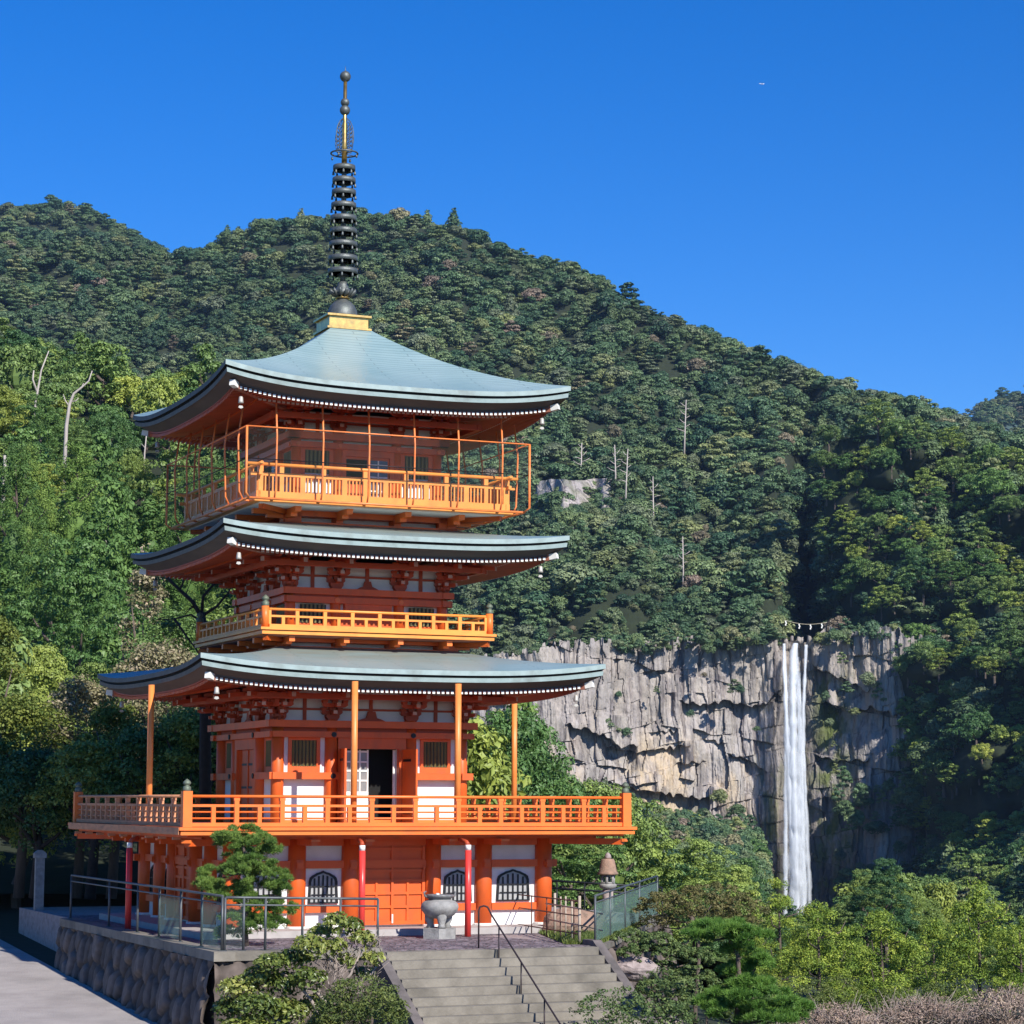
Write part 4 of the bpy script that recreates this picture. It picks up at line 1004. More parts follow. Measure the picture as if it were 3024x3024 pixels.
mb.build('rail', [RUST], root)
for t in (0.33, 0.55, 0.74, 0.92, 1.0):
    mb = MB(); mb.path([(d.x * t, d.y * t, -0.02), (d.x * t, d.y * t, 1.0 + 0.08 * t)], 0.016, 6); mb.build('upright', [RUST], root)
B0, B1 = np.array(atz(1050, 1766, G0)), np.array(atz(1099, 1781, G0)); d = Vector(B1 - B0)
root = empty('bamboo_fence', tuple(B0)); tag(root, 'short fence of bleached bamboo poles beside the grass strip', 'fence')
for t, h, r in ((0.05, 1.14, 0.045), (0.28, 1.08, 0.032), (0.48, 1.12, 0.028), (0.72, 1.06, 0.036), (1.0, 1.2, 0.05)):
    mb = MB(); mb.path([(d.x * t, d.y * t, -0.02), (d.x * t, d.y * t, h)], r * 0.75, 8); mb.build('pole', [BAMBOO], root)
mb = MB()
for z in (0.86, 0.45): mb.path([(-0.2, -0.06, z), (d.x * 1.06, d.y * 1.06 - 0.06, z + 0.03), (d.x * 1.06 + 0.55, d.y + 0.3, z - 0.12)], 0.022, 7)
mb.build('crossbar', [BAMBOO], root)
# grass strip
def strip_grass(name, quad, n, h, m, label=None):
    q = [np.array(p) for p in quad]; V = []; F = []; vv = []
    for i in range(n):
        u, w = random.random(), random.random()
        p = (q[0] * (1 - u) + q[1] * u) * (1 - w) + (q[3] * (1 - u) + q[2] * u) * w
        a = random.random() * 6.28; hh = h * (0.5 + random.random()); dx, dy = math.cos(a) * 0.02, math.sin(a) * 0.02
        lx, ly = (random.random() - 0.5) * hh, (random.random() - 0.5) * hh; b = len(V)
        V += [(p[0] - dx, p[1] - dy, p[2]), (p[0] + dx, p[1] + dy, p[2]), (p[0] + lx, p[1] + ly, p[2] + hh)]; F.append((b, b + 1, b + 2)); vv += [random.random()] * 3
    o = obj(name, mesh_np(name, V, F, [m], attrs={'v': vv})); tag(o, kind='stuff'); return o
GRASSM = foliage_mat('grass_blades', [(0, (0.10, 0.15, 0.03)), (1, (0.16, 0.20, 0.05))], trans=0.3, perobj=False)
gq = [loc2w(2.4, -10.6, G0), loc2w(3.2, -10.9, G0), loc2w(8.6, -2.6, G0), loc2w(4.4, -3.6, G0)]
mb = MB(); mb.add([tuple(p + np.array((0, 0, 0.012))) for p in gq], [(0, 1, 2, 3)]); tag(mb.build('lawn', [mat('lawn_soil', (0.11, 0.13, 0.04), (0.08, 0.10, 0.03), rough=1, scale=2)]), kind='structure')
strip_grass('grass', gq, 9000, 0.10, GRASSM)
# rock behind the bamboo
def boulder(name, p, r, seed, m, label, sq=(1, 0.8, 0.75)):
    n, k = 26, 16; V = []
    for i in range(k + 1):
        for j in range(n):
            th_, ph = math.pi * i / k, 2 * math.pi * j / n
            d = np.array((math.sin(th_) * math.cos(ph), math.sin(th_) * math.sin(ph), math.cos(th_)))
            w = 0.72 + 0.55 * float(fbm(np.array(d[0] * 1.4 + seed * 3.1 + 5), np.array(d[1] * 1.4 + d[2] * 1.9 + 5), 4, seed))
            V.append(tuple(d * w * r * np.array(sq)))
    F = [(i * n + j, (i + 1) * n + j, (i + 1) * n + (j + 1) % n, i * n + (j + 1) % n) for i in range(k) for j in range(n)]
    o = obj(name, mesh_np(name, V, F, [m], smooth=False, attrs={'v': [random.random()] * len(V)}), loc=tuple(p)); tag(o, label, 'rock'); return o
boulder('boulder', atz(1085, 1752, G0 + 0.1), 0.75, 3, STONE_R, 'brown boulder on the grass behind the bamboo fence', (1.2, 0.8, 0.75))
boulder('boulder', loc2w(4.4, -10.4, -0.85), 0.46, 5, STONE_P, 'pinkish boulder at the foot of the polycarbonate fence', (1.3, 0.9, 0.7))
boulder('boulder', loc2w(4.2, -12.6, -2.1), 0.45, 8, STONE_P, 'pinkish boulder half hidden beside the right stair wall', (1.0, 0.9, 0.8))
# stone gate post in the shade on the left
gp = np.array(atY(77, 1760, 77.0))
root = empty('stone_post', (gp[0], gp[1], gp[2] - 0.1), 0.35); tag(root, 'slim square stone post standing in shade by the road', 'stone post')
hh = atY(77, 1610, 77)[2] - gp[2] + 0.1
mb = MB(); mb.box(-0.14, 0.14, -0.14, 0.14, 0, hh - 0.25); mb.build('shaft', [STONE], root)
mb = MB(); mb.box(-0.19, 0.19, -0.19, 0.19, hh - 0.25, hh - 0.10); mb.prism([(-0.19, hh - 0.099), (0.19, hh - 0.099), (0.06, hh), (-0.06, hh)], -0.17, 0.17, 'y'); mb.build('cap', [STONE], root)
# airliner high in the sky: far away, only a white speck
ap = atY(1431, 155, 7000.0)
root = empty('airliner', tuple(ap), rad(20)); root.scale = (0.5, 0.5, 0.5); tag(root, 'tiny white airliner crossing the blue sky at high altitude', 'airplane')
AW = mat('aircraft_white', (0.85, 0.85, 0.85), rough=0.3)
mb = MB(); mb.path([(-16, 0, 0), (-14, 0, 0), (12, 0, 0), (16, 0, 0.8), (19, 0, 1.6)], [0.4, 1.7, 1.8, 1.1, 0.3], 10); mb.build('fuselage', [AW], root)
mb = MB(); mb.add([(-3, 0, -0.8), (3, 0, -0.8), (8, 17, 0.6), (6, 17, 0.6), (6, -17, 0.6), (8, -17, 0.6)], [(0, 1, 2, 3), (0, 4, 5, 1)]); mb.build('wing', [AW], root)
mb = MB(); mb.prism([(13, 1.0), (18, 1.4), (19.5, 6.0), (17.5, 6.0)], -0.2, 0.2, 'y'); mb.build('tail_fin', [AW], root)
# ------------------------------------------------------------------ hills, cliff and far terrain (real distances: falls about 880 m away)
def interp(cols, x):
    xs_ = [c[0] for c in cols]; return np.interp(x, xs_, [c[1] for c in cols])
RIDGE = [(-1400, 330), (-700, 360), (-300, 400), (0, 470), (200, 480), (330, 505), (360, 498), (400, 478), (430, 466), (500, 440), (570, 428), (650, 424), (720, 422), (780, 430), (850, 446), (900, 460), (960, 485), (1030, 510), (1080, 524), (1110, 536), (1200, 590), (1300, 632), (1400, 672), (1500, 712), (1600, 745), (1690, 772), (1770, 790), (1900, 830), (2200, 900), (2900, 1000)]
LEFT_FAR = [(-1400, 300), (-700, 340), (-300, 400), (-100, 420), (0, 413), (60, 408), (110, 402), (160, 412), (230, 450), (300, 490), (360, 530), (450, 600), (600, 700)]
CLIFF_TOP = [(700, 1270), (860, 1255), (930, 1250), (965, 1238), (1040, 1225), (1100, 1216), (1150, 1207), (1200, 1222), (1260, 1212), (1340, 1212), (1400, 1207), (1440, 1196), (1470, 1200), (1482, 1210), (1540, 1208), (1560, 1192), (1620, 1196), (1680, 1184), (1720, 1200), (1780, 1210), (1900, 1220)]
def sheet(name, pxs, ts, fpy, fY, m, kind='structure'):
    P, T = np.meshgrid(pxs, ts); py = fpy(P, T); Y = fY(P, T)
    W = grid_pts(P, py, Y)
    o = obj(name, mesh_np(name, W.reshape(-1, 3), grid_faces(len(ts), len(pxs)), [m], smooth=True)); tag(o, kind=kind)
    return W
# main mountain behind the cliff
def YA(P, T):
    base = 905 + 260 * np.exp(-((P - 1524) / 32.0) ** 2) + 60 * sstep(1560, 1700, P)
    top = np.interp(P, [-1400, 0, 330, 650, 1200, 1700, 2900], [1500, 1500, 1520, 1500, 1330, 1150, 1000])
    Y = base + (top - base) * np.clip(T, 0, 1) ** 1.15 + np.clip(T - 1, 0, 1) * 260
    g = (fbm(P / 170.0 + 3, T * 1.6, 4, 11) - 0.5) * 240 + (fbm(P / 60.0, T * 3.5, 3, 12) - 0.5) * 90
    return Y + g * np.clip(T * 3, 0, 1) * np.clip(1.25 - T, 0.2, 1)
def pyA(P, T):
    b = interp(CLIFF_TOP, P); r = interp(RIDGE, P)
    gul = 46 * np.exp(-((P - 1525) / 40.0) ** 2) * np.exp(-(T / 0.22) ** 2) * 0
    return np.where(T <= 1, b + 6 + (r - b - 6) * T, r + (T - 1) * 90) + gul
pA = np.linspace(-1400, 2900, 300); tA = np.concatenate([np.linspace(0, 1, 90), np.linspace(1.05, 2, 6)])
WA = sheet('mountain', pA, tA, pyA, YA, EARTH)
# farther ridge on the left and the blue hill on the right
def pyG(P, T): r = interp(LEFT_FAR, P); return np.where(T <= 1, 760 + (r - 760) * T, r + (T - 1) * 60)
def YG(P, T): return 1750 + 320 * np.clip(T, 0, 1) + np.clip(T - 1, 0, 1) * 300 + (fbm(P / 90.0, T * 2, 4, 31) - 0.5) * 160 * np.clip(1.2 - T, 0.2, 1)
pG = np.linspace(-1400, 600, 120); tG = np.concatenate([np.linspace(0, 1, 40), np.linspace(1.1, 2, 4)])
WG = sheet('far_mountain', pG, tG, pyG, YG, EARTH)
FARH = [(1600, 900), (1780, 815), (1835, 782), (1880, 758), (1932, 738), (2000, 705), (2200, 640), (2500, 600), (2900, 640)]
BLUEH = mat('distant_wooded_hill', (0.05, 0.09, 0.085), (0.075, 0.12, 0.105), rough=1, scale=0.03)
def pyF(P, T): r = interp(FARH, P); return np.where(T <= 1, 960 + (r - 960) * T, r + (T - 1) * 40)
def YF(P, T): return 2300 + 600 * np.clip(T, 0, 1) + np.clip(T - 1, 0, 1) * 250 + (fbm(P / 40.0, T * 4, 5, 41) - 0.5) * 200
pF = np.linspace(1600, 2900, 200); tF = np.concatenate([np.linspace(0, 1, 60), np.linspace(1.1, 2, 4)])
WF = sheet('distant_hill', pF, tF, pyF, YF, BLUEH)
# wooded spur on the right, nearer than the falls
SP_L = [(700, 1548), (900, 1552), (1000, 1556), (1150, 1562), (1200, 1600), (1250, 1668), (1350, 1692), (1430, 1706), (1500, 1720), (1600, 1732), (1680, 1730), (1760, 1720), (1850, 1700)]
SP_T = [(1500, 880), (1560, 830), (1640, 815), (1700, 820), (1770, 832), (1830, 856), (1932, 866), (2200, 830), (2900, 790)]
def spur_px(S, py): l = np.interp(py, [c[0] for c in SP_L], [c[1] for c in SP_L]); return l + (2900 - l) * S ** 1.6
def spur_Y(px, py, S):
    l = np.interp(py, [c[0] for c in SP_L], [c[1] for c in SP_L])
    back = 945 - 62 * sstep(1185, 1260, py)
    sl = np.interp(py, [780, 950, 1100, 1200, 1340, 1500, 1600, 1800], [0.02, 0.08, 0.15, 0.165, 0.16, 0.20, 0.30, 0.95])
    dx = np.maximum(px - l, 0)
    Y = back - (33 + 16 * sstep(1340, 1440, py)) * (1 - np.exp(-dx / 60)) * sstep(850, 1150, py) - sl * (dx - 0.00018 * np.minimum(dx, 900) ** 2)
    n = (fbm(px / 120.0 + 9, py / 120.0, 4, 51) - 0.5) * 70 + (fbm(px / 45.0, py / 45.0, 3, 52) - 0.5) * 28
    return np.maximum(Y, 330) + n * sstep(0.02, 0.3, S)
nS, nT = 120, 110
S_, T_ = np.meshgrid(np.linspace(0, 1, nS), np.linspace(0, 1, nT))
py0 = 1850 + (interp(SP_T, np.full(S_.shape, 1800.0)) - 1850) * T_
px0 = spur_px(S_, py0); py0 = 1850 + (interp(SP_T, px0) - 1850) * T_; px0 = spur_px(S_, py0)
WE = grid_pts(px0, py0, spur_Y(px0, py0, S_))
o = obj('hillside', mesh_np('hillside', WE.reshape(-1, 3), grid_faces(nT, nS), [EARTH], smooth=True)); tag(o, kind='structure')
# wooded talus below the cliff and the valley
CLIFF_BOT = [(700, 1400), (900, 1400), (1000, 1440), (1060, 1490), (1130, 1520), (1200, 1530), (1300, 1555), (1350, 1560), (1400, 1570), (1440, 1600), (1470, 1715), (1490, 1752), (1540, 1760), (1600, 1768), (1700, 1770), (1780, 1775), (1900, 1780)]
def pyD(P, T): b = interp(CLIFF_BOT, P) + 6; return 1790 + (b - 1790) * T
def YD(P, T): return 250 + (852 - 250) * T ** 0.85 + (fbm(P / 90.0, T * 3, 4, 61) - 0.5) * 80 * np.clip((1 - T) * 3, 0, 1)
pD = np.linspace(500, 1780, 120); tD = np.linspace(0, 1, 60)
WD = sheet('talus_slope', pD, tD, pyD, YD, EARTH)
def pyV(P, T): return 1870 + (1792 - 1870) * T
def YV(P, T): return 108 + 300 * T
pV = np.linspace(500, 2900, 80); tV = np.linspace(0, 1, 16)
WV = sheet('valley_slope', pV, tV, pyV, YV, EARTH)
# steep wooded hillside on the left
B_TOP = [(-1400, 640, 330), (-400, 660, 330), (0, 700, 310), (200, 760, 295), (350, 800, 280), (520, 870, 262), (600, 1000, 242), (700, 1220, 222), (800, 1450, 205), (880, 1560, 180), (950, 1620, 170), (1020, 1765, 150), (1100, 1815, 128), (1200, 1835, 120), (1450, 1850, 118)]
B_BOT = [(-1400, 1700, 86), (520, 1690, 86), (900, 1720, 92), (1200, 1775, 100), (1450, 1830, 104)]
def pyB(P, T):
    b = np.interp(P, [c[0] for c in B_BOT], [c[1] for c in B_BOT]); t = np.interp(P, [c[0] for c in B_TOP], [c[1] for c in B_TOP])
    return b + (t - b) * np.clip(T, 0, 1) + 60 * np.clip(T - 1, 0, 1)
def YB(P, T):
    b = np.interp(P, [c[0] for c in B_BOT], [c[2] for c in B_BOT]); t = np.interp(P, [c[0] for c in B_TOP], [c[2] for c in B_TOP])
    return b + (t - b) * np.clip(T, 0, 1) ** 1.3 + 60 * np.clip(T - 1, 0, 1) + (fbm(P / 110.0, T * 3, 4, 71) - 0.5) * 26 * np.clip(T * 3, 0, 1)
pB = np.linspace(-1400, 1450, 130); tB = np.concatenate([np.linspace(0, 1, 60), [1.3, 1.7, 2.0]])
WB = sheet('wooded_slope', pB, tB, pyB, YB, EARTH)

# ------------------------------------------------------------------ the cliff
def cliff_mat():
    m, nt, b, out = new_mat('cliff_rock'); N = nt.nodes; L = nt.links
    b.inputs['Roughness'].default_value = 0.82; b.inputs['Specular IOR Level'].default_value = 0.35
    tc = N.new('ShaderNodeTexCoord')
    def noise(scale, st, det=6):
        mp = N.new('ShaderNodeMapping'); mp.inputs['Scale'].default_value = st; L.new(tc.outputs['Object'], mp.inputs[0])
        n = N.new('ShaderNodeTexNoise'); n.inputs['Scale'].default_value = scale; n.inputs['Detail'].default_value = det; n.inputs['Roughness'].default_value = 0.65; L.new(mp.outputs[0], n.inputs['Vector']); return n.outputs['Fac']
    def ramp(f, stops):
        c = N.new('ShaderNodeValToRGB'); e = c.color_ramp.elements
        while len(e) > 1: e.remove(e[-1])
        e[0].position = stops[0][0]; e[0].color = (*stops[0][1], 1)
        for p, col in stops[1:]: x = e.new(p); x.color = (*col, 1)
        L.new(f, c.inputs[0]); return c.outputs[0]
    def mix(a, b_, f, mode='MIX'):
        mx = N.new('ShaderNodeMix'); mx.data_type = 'RGBA'; mx.blend_type = mode
        if isinstance(f, float): mx.inputs['Factor'].default_value = f
        else: L.new(f, mx.inputs['Factor'])
        L.new(a, mx.inputs['A'])
        if isinstance(b_, tuple): mx.inputs['B'].default_value = (*b_, 1)
        else: L.new(b_, mx.inputs['B'])
        return mx.outputs['Result']
    def rng(f, a, b_, t0=0.0, t1=1.0):
        r = N.new('ShaderNodeMapRange'); r.inputs['From Min'].default_value = a; r.inputs['From Max'].default_value = b_; r.inputs['To Min'].default_value = t0; r.inputs['To Max'].default_value = t1; L.new(f, r.inputs['Value']); return r.outputs[0]
    def attr(n):
        a = N.new('ShaderNodeAttribute'); a.attribute_name = n; return a.outputs['Fac']
    def mul(a, b_):
        q = N.new('ShaderNodeMath'); q.operation = 'MULTIPLY'; L.new(a, q.inputs[0]); L.new(b_, q.inputs[1]); return q.outputs[0]
    base = ramp(noise(0.045, (1, 1, 0.35)), [(0.3, (0.285, 0.26, 0.25)), (0.5, (0.40, 0.36, 0.335)), (0.68, (0.51, 0.455, 0.41))])
    base = mix(base, (0.55, 0.43, 0.29), mul(rng(noise(0.05, (1, 1, 0.5)), 0.44, 0.60, 0, 1.0), attr('ochre')))
    streak = rng(noise(0.33, (1, 1, 0.09), 6), 0.48, 0.64, 0.0, 0.85)
    base = mix(base, (0.12, 0.10, 0.105), streak)
    pale = rng(noise(0.5, (1, 1, 0.10), 4), 0.55, 0.70, 0.0, 0.55)
    base = mix(base, (0.52, 0.47, 0.45), pale)
    base = mix(base, (0.05, 0.048, 0.05), mul(attr('wet'), rng(noise(0.16, (1, 1, 0.2)), 0.3, 0.6, 0.35, 1.0)))
    base = mix(base, (0.10, 0.125, 0.03), mul(attr('moss'), rng(noise(0.12, (1, 1, 0.6), 7), 0.45, 0.58)))
    L.new(base, b.inputs['Base Color'])
    bp = N.new('ShaderNodeBump'); bp.inputs['Strength'].default_value = 0.9; bp.inputs['Distance'].default_value = 1.2
    L.new(noise(0.55, (1, 1, 0.45), 7), bp.inputs['Height']); L.new(bp.outputs[0], b.inputs['Normal'])
    return m
CLIFFM = cliff_mat()
nx, nz = 820, 470
P, T = np.meshgrid(np.linspace(600, 1900, nx), np.linspace(0, 1, nz))
top = interp(CLIFF_TOP, P) - 5 + 16 * (fbm(P / 22.0, P * 0 + 3, 3, 19) - 0.5); bot = np.maximum(interp(CLIFF_BOT, P) + 30, top + 40)
jag = (_hash(np.floor((P + 4 * vnoise(P / 9, T * 0, 3)) / 6.5), 0, 0, 77) - 0.5) * 16 * np.clip(1 - T * 5, 0, 1)
PY = top + (bot - top) * T + jag
Yc = 886 - 26 * np.exp(-((P - 1000) / 200.0) ** 2) + 0 * P
Yc = Yc - 18 * sstep(1545, 1700, P)
X = (P - 966) / 4440 * 880; Z = -(PY - 1509) / 4440 * 880      # metres on the face
def blocks(w, h, seed, wx=2.0, wz=2.0):
    xw = X + (vnoise(X / 9 + seed, Z / 13, seed) - 0.5) * wx * 2; i = np.floor(xw / w)
    zw = Z + (vnoise(X / 14, Z / 8 + seed, seed + 1) - 0.5) * wz * 2 + _hash(i, 0, 0, seed) * h; j = np.floor(zw / h)
    return _hash(i, j, 1, seed)
upper = sstep(-40, 5, Z + 25 + (fbm(X / 40, Z / 40, 3, 4) - 0.5) * 30)
def flutes(w, seed, sh=0.0):
    xw = (X + sh * Z + (fbm(X / 16 + seed, Z / 40, 3, seed) - 0.5) * 4) / w; i = np.floor(xw); f = xw - i
    h0, h1 = _hash(i, 0, 0, seed), _hash(i + 1, 0, 0, seed)
    return h0 + (h1 - h0) * sstep(0.86, 1.0, f) + 0.14 * np.sin(math.pi * np.clip(f / 0.75, 0, 1))
d = upper * (1.5 * (flutes(6.0, 1, 0.03) - 0.6) + 0.9 * (flutes(2.6, 2, -0.02) - 0.6)) + 0.4 * (flutes(1.6, 6, 0.12) - 0.6)

def slabs(w, h, seed, sx, sz):
    xw = X + sx * Z + (fbm(X / 12 + seed, Z / 12, 3, seed) - 0.5) * 6; zw = Z + sz * X + (fbm(X / 15, Z / 10 + seed, 3, seed + 1) - 0.5) * 5
    j = np.floor(zw / h); i = np.floor(xw / w + _hash(j, 0, 0, seed)); fz = zw / h - j; fx = xw / w + _hash(j, 0, 0, seed) - i
    return _hash(i, j, 1, seed) + 0.14 * np.sin(math.pi * fz) * np.sin(math.pi * fx)
low = 1 - upper
d += upper * (3.4 * (slabs(6, 20, 13, 0.02, 0.2) - 0.5) + 1.8 * (slabs(3.2, 9, 14, 0.05, -0.2) - 0.5))
d += low * (4.2 * (slabs(17, 8, 3, 0.25, 0.10) - 0.5) + 2.2 * (slabs(8, 4, 4, -0.2, -0.08) - 0.5) + 1.1 * (slabs(3.5, 2.4, 5, 0.3, 0.15) - 0.5))
d += 3.5 * (fbm(X / 45, Z / 30, 4, 8) - 0.5) + 1.6 * (fbm(X / 5, Z / 7, 4, 10) - 0.5) + 0.7 * (fbm(X / 1.8, Z / 2.6, 3, 9) - 0.5)
# ledges: the rock above juts out and shades a recess below
LEDGES = [([(1075, 1366), (1110, 1374), (1150, 1388), (1175, 1408), (1200, 1402)], 10, 14), ([(1145, 1404), (1195, 1415), (1240, 1412), (1300, 1405)], 6, 6),
          ([(1290, 1323), (1340, 1330), (1370, 1318), (1420, 1330), (1450, 1322), (1472, 1300)], 8, 6), ([(1140, 1470), (1180, 1478), (1240, 1474)], 4, 4), ([(1180, 1480), (1240, 1492), (1290, 1500), (1330, 1506), (1360, 1495)], 9, 8),
          ([(1215, 1265), (1270, 1262)], 3, 2.5), ([(1380, 1420), (1420, 1432), (1445, 1450)], 6, 6), ([(1280, 1440), (1330, 1436)], 4, 4), ([(1540, 1255), (1600, 1280), (1640, 1300)], 8, 8),
          ([(1560, 1320), (1600, 1338), (1650, 1330), (1690, 1345)], 10, 12), ([(1545, 1420), (1580, 1432), (1640, 1430)], 7, 7), ([(1330, 1395), (1370, 1400)], 3, 3), ([(1560, 1500), (1620, 1520)], 8, 9), ([(1230, 1380), (1280, 1376)], 3, 3)]
for pts, dep, hgt in LEDGES:
    x0, x1 = pts[0][0], pts[-1][0]
    ly = np.interp(P, [p[0] for p in pts], [p[1] for p in pts]) + 5 * (vnoise(P / 7.0, P * 0, 21) - 0.5) * 2
    mx_ = sstep(x0 - 8, x0 + 8, P) * sstep(x1 + 8, x1 - 8, P)
    below = (PY - ly) * 880 / 4440
    d = d - 0.55 * mx_ * dep * np.where(below > 0, np.exp(-(np.maximum(below, 0) / hgt) ** 2), 0) + mx_ * 0.15 * dep * np.where(below <= 0, np.exp(-(below / 4.0) ** 2), 0)
# channel worn by the falls
chan = np.exp(-((P - 1504 - 0.012 * (PY - 1200)) / 30.0) ** 2)
d -= 5.0 * chan * np.clip((PY - 1205) / 30, 0, 1)
WC = grid_pts(P, PY, Yc - d)
wet = np.clip(0.95 * np.exp(-((P - 1506) / 38.0) ** 2) * sstep(1210, 1300, PY) + 0.85 * sstep(1470, 1700, PY) * np.exp(-((P - 1530) / 110.0) ** 2) + 0.25 * sstep(1500, 1600, P), 0, 1)
moss = np.clip(np.exp(-((P - 1572) / 38.0) ** 2) * sstep(1230, 1300, PY) * 0.9 + 0.75 * np.exp(-((P - 1455) / 22.0) ** 2) * sstep(1290, 1420, PY) + 0.35 * sstep(1480, 1560, PY) * sstep(1440, 1380, P) + 0.10, 0, 1)
ochre = np.clip(0.9 * sstep(1360, 1440, PY) * sstep(1490, 1420, P) + 0.22, 0, 1)
o = obj('cliff', mesh_np('cliff', WC.reshape(-1, 3), grid_faces(nz, nx), [CLIFFM], smooth=False, attrs={'wet': wet.ravel(), 'moss': moss.ravel(), 'ochre': ochre.ravel()})); tag(o, kind='structure')

# ------------------------------------------------------------------ the waterfall
def water_mat():
    m, nt, b, out = new_mat('falling_water'); N = nt.nodes; L = nt.links
    b.inputs['Base Color'].default_value = (0.78, 0.82, 0.87, 1); b.inputs['Roughness'].default_value = 0.5; b.inputs['Specular IOR Level'].default_value = 0.2
    tc = N.new('ShaderNodeTexCoord'); mp = N.new('ShaderNodeMapping'); mp.inputs['Scale'].default_value = (1, 1, 0.15); L.new(tc.outputs['Object'], mp.inputs[0])
    n = N.new('ShaderNodeTexNoise'); n.inputs['Scale'].default_value = 0.9; n.inputs['Detail'].default_value = 8; n.inputs['Roughness'].default_value = 0.82; L.new(mp.outputs[0], n.inputs['Vector'])
    at = N.new('ShaderNodeAttribute'); at.attribute_name = 'core'
    ad = N.new('ShaderNodeMath'); ad.operation = 'ADD'; L.new(n.outputs['Fac'], ad.inputs[0]); L.new(at.outputs['Fac'], ad.inputs[1])
    mr = N.new('ShaderNodeMapRange'); mr.inputs['From Min'].default_value = 0.60; mr.inputs['From Max'].default_value = 1.28; mr.inputs['To Max'].default_value = 0.86; L.new(ad.outputs[0], mr.inputs['Value'])
    tl = N.new('ShaderNodeBsdfTranslucent'); tl.inputs[0].default_value = (0.85, 0.9, 0.95, 1); m1 = N.new('ShaderNodeMixShader'); m1.inputs[0].default_value = 0.2
    L.new(b.outputs[0], m1.inputs[1]); L.new(tl.outputs[0], m1.inputs[2])
    tr = N.new('ShaderNodeBsdfTransparent'); mx = N.new('ShaderNodeMixShader'); L.new(mr.outputs[0], mx.inputs[0]); L.new(tr.outputs[0], mx.inputs[1]); L.new(m1.outputs[0], mx.inputs[2]); L.new(mx.outputs[0], out.inputs[0])
    return m
WATER = water_mat()
wf = empty('waterfall', tuple(atY(1505, 1209, 880))); tag(wf, 'tall white waterfall plunging down the dark wet cliff in one long column', 'waterfall'); wo_ = np.array(wf.location)
def strand(cl, seed, dens=0.6, fade=60):     # cl: (py, centre px, half width px); a closed, uneven column of water
    n, k = 150, 12
    pys = np.linspace(cl[0][0], cl[-1][0], n); c = np.interp(pys, [q[0] for q in cl], [q[1] for q in cl]); w = np.interp(pys, [q[0] for q in cl], [q[2] for q in cl])
    c = c + 2.2 * (fbm(pys / 46.0 + seed * 3.7, pys * 0, 3, seed) - 0.5) * sstep(cl[0][0], cl[0][0] + 80, pys)
    w = w * (0.72 + 0.56 * vnoise(pys / 16.0, pys * 0, seed + 5)); V = np.zeros((n, k, 3)); core = np.zeros((n, k)); dep = -6.0 * np.clip((pys - 1205) / 120, 0, 1) - 1.2 * _hash(seed, 3, 1)
    for j in range(k):
        a = 2 * math.pi * j / k; ca, sa = math.cos(a), math.sin(a)
        rr = 1 + 0.4 * (vnoise(np.full(n, j * 1.3) + 3, pys / 24.0, seed + 2) - 0.5)
        V[:, j] = grid_pts(c + w * ca * rr, pys, 879.0 + dep + (w * 0.198) * 0.6 * sa * rr)
        core[:, j] = dens * (1 - abs(ca) ** 1.6) - 0.25 * sstep(cl[0][0] + fade, cl[0][0], pys) * (fade > 10) - 0.10 * sstep(1600, 1745, pys)
    F = [(i * k + j, i * k + (j + 1) % k, (i + 1) * k + (j + 1) % k, (i + 1) * k + j) for i in range(n - 1) for j in range(k)]
    obj('water_strand', mesh_np('water_strand', (V - wo_).reshape(-1, 3), F, [WATER], smooth=True, attrs={'core': core.ravel()}), wf)
strand([(1207, 1481, 3.0), (1260, 1482, 4.5), (1320, 1485, 5.5), (1400, 1490, 6.5), (1600, 1499, 7), (1750, 1506, 9)], 1, 0.7, 0)
strand([(1206, 1504, 5.5), (1225, 1500, 8), (1290, 1499, 10), (1400, 1501, 11), (1600, 1508, 11), (1750, 1513, 13)], 2, 0.75, 0)
strand([(1209, 1523, 3.2), (1270, 1521, 4.5), (1340, 1519, 5.5), (1450, 1518, 6.5), (1600, 1518, 7), (1750, 1524, 10)], 3, 0.62, 0)
gq_ = random.Random(12)
for i in range(22):
    y0 = gq_.uniform(1225, 1580); off = gq_.uniform(-1, 1); wd = gq_.uniform(2.2, 5.6); half = np.interp(y0, [1235, 1330, 1500, 1745], [17, 20, 19, 23])
    cx = lambda y: np.interp(y, [1200, 1330, 1500, 1745], [1500, 1501, 1505, 1512])
    strand([(y0, cx(y0) + off * half * 0.95, wd * 0.5), (y0 + 60, cx(y0 + 60) + off * half, wd), (1750, cx(1750) + off * 26, wd * 1.7)], 10 + i, gq_.uniform(0.22, 0.55), gq_.uniform(40, 110))
# rope with white paper streamers across the gorge above the falls
ra, rb = atY(1480, 1166, 884), atY(1562, 1170, 884)
rope = empty('sacred_rope', tuple(ra)); tag(rope, 'straw rope with white paper streamers stretched above the waterfall lip', 'rope')
d = Vector(rb - ra); mb = MB(); mb.path([(d.x * t, d.y * t, d.z * t - 1.2 * math.sin(math.pi * t)) for t in np.linspace(0, 1, 14)], 0.11, 6); mb.build('rope', [mat('straw_rope', (0.45, 0.40, 0.28))], rope)
for t in (0.05, 0.36, 0.62, 0.88):
    x, z = d.x * t, d.z * t - 1.2 * math.sin(math.pi * t); mb = MB()
    for q in range(3): mb.box(x - 0.32 + (0.2 if q % 2 else 0), x + 0.16 + (0.2 if q % 2 else 0), -0.04 + q * 0.02, 0.04 + q * 0.02, z - 0.7 - 0.6 * q, z - 0.1 - 0.6 * q)
    mb.build('paper_streamer', [WHITE_END], rope)

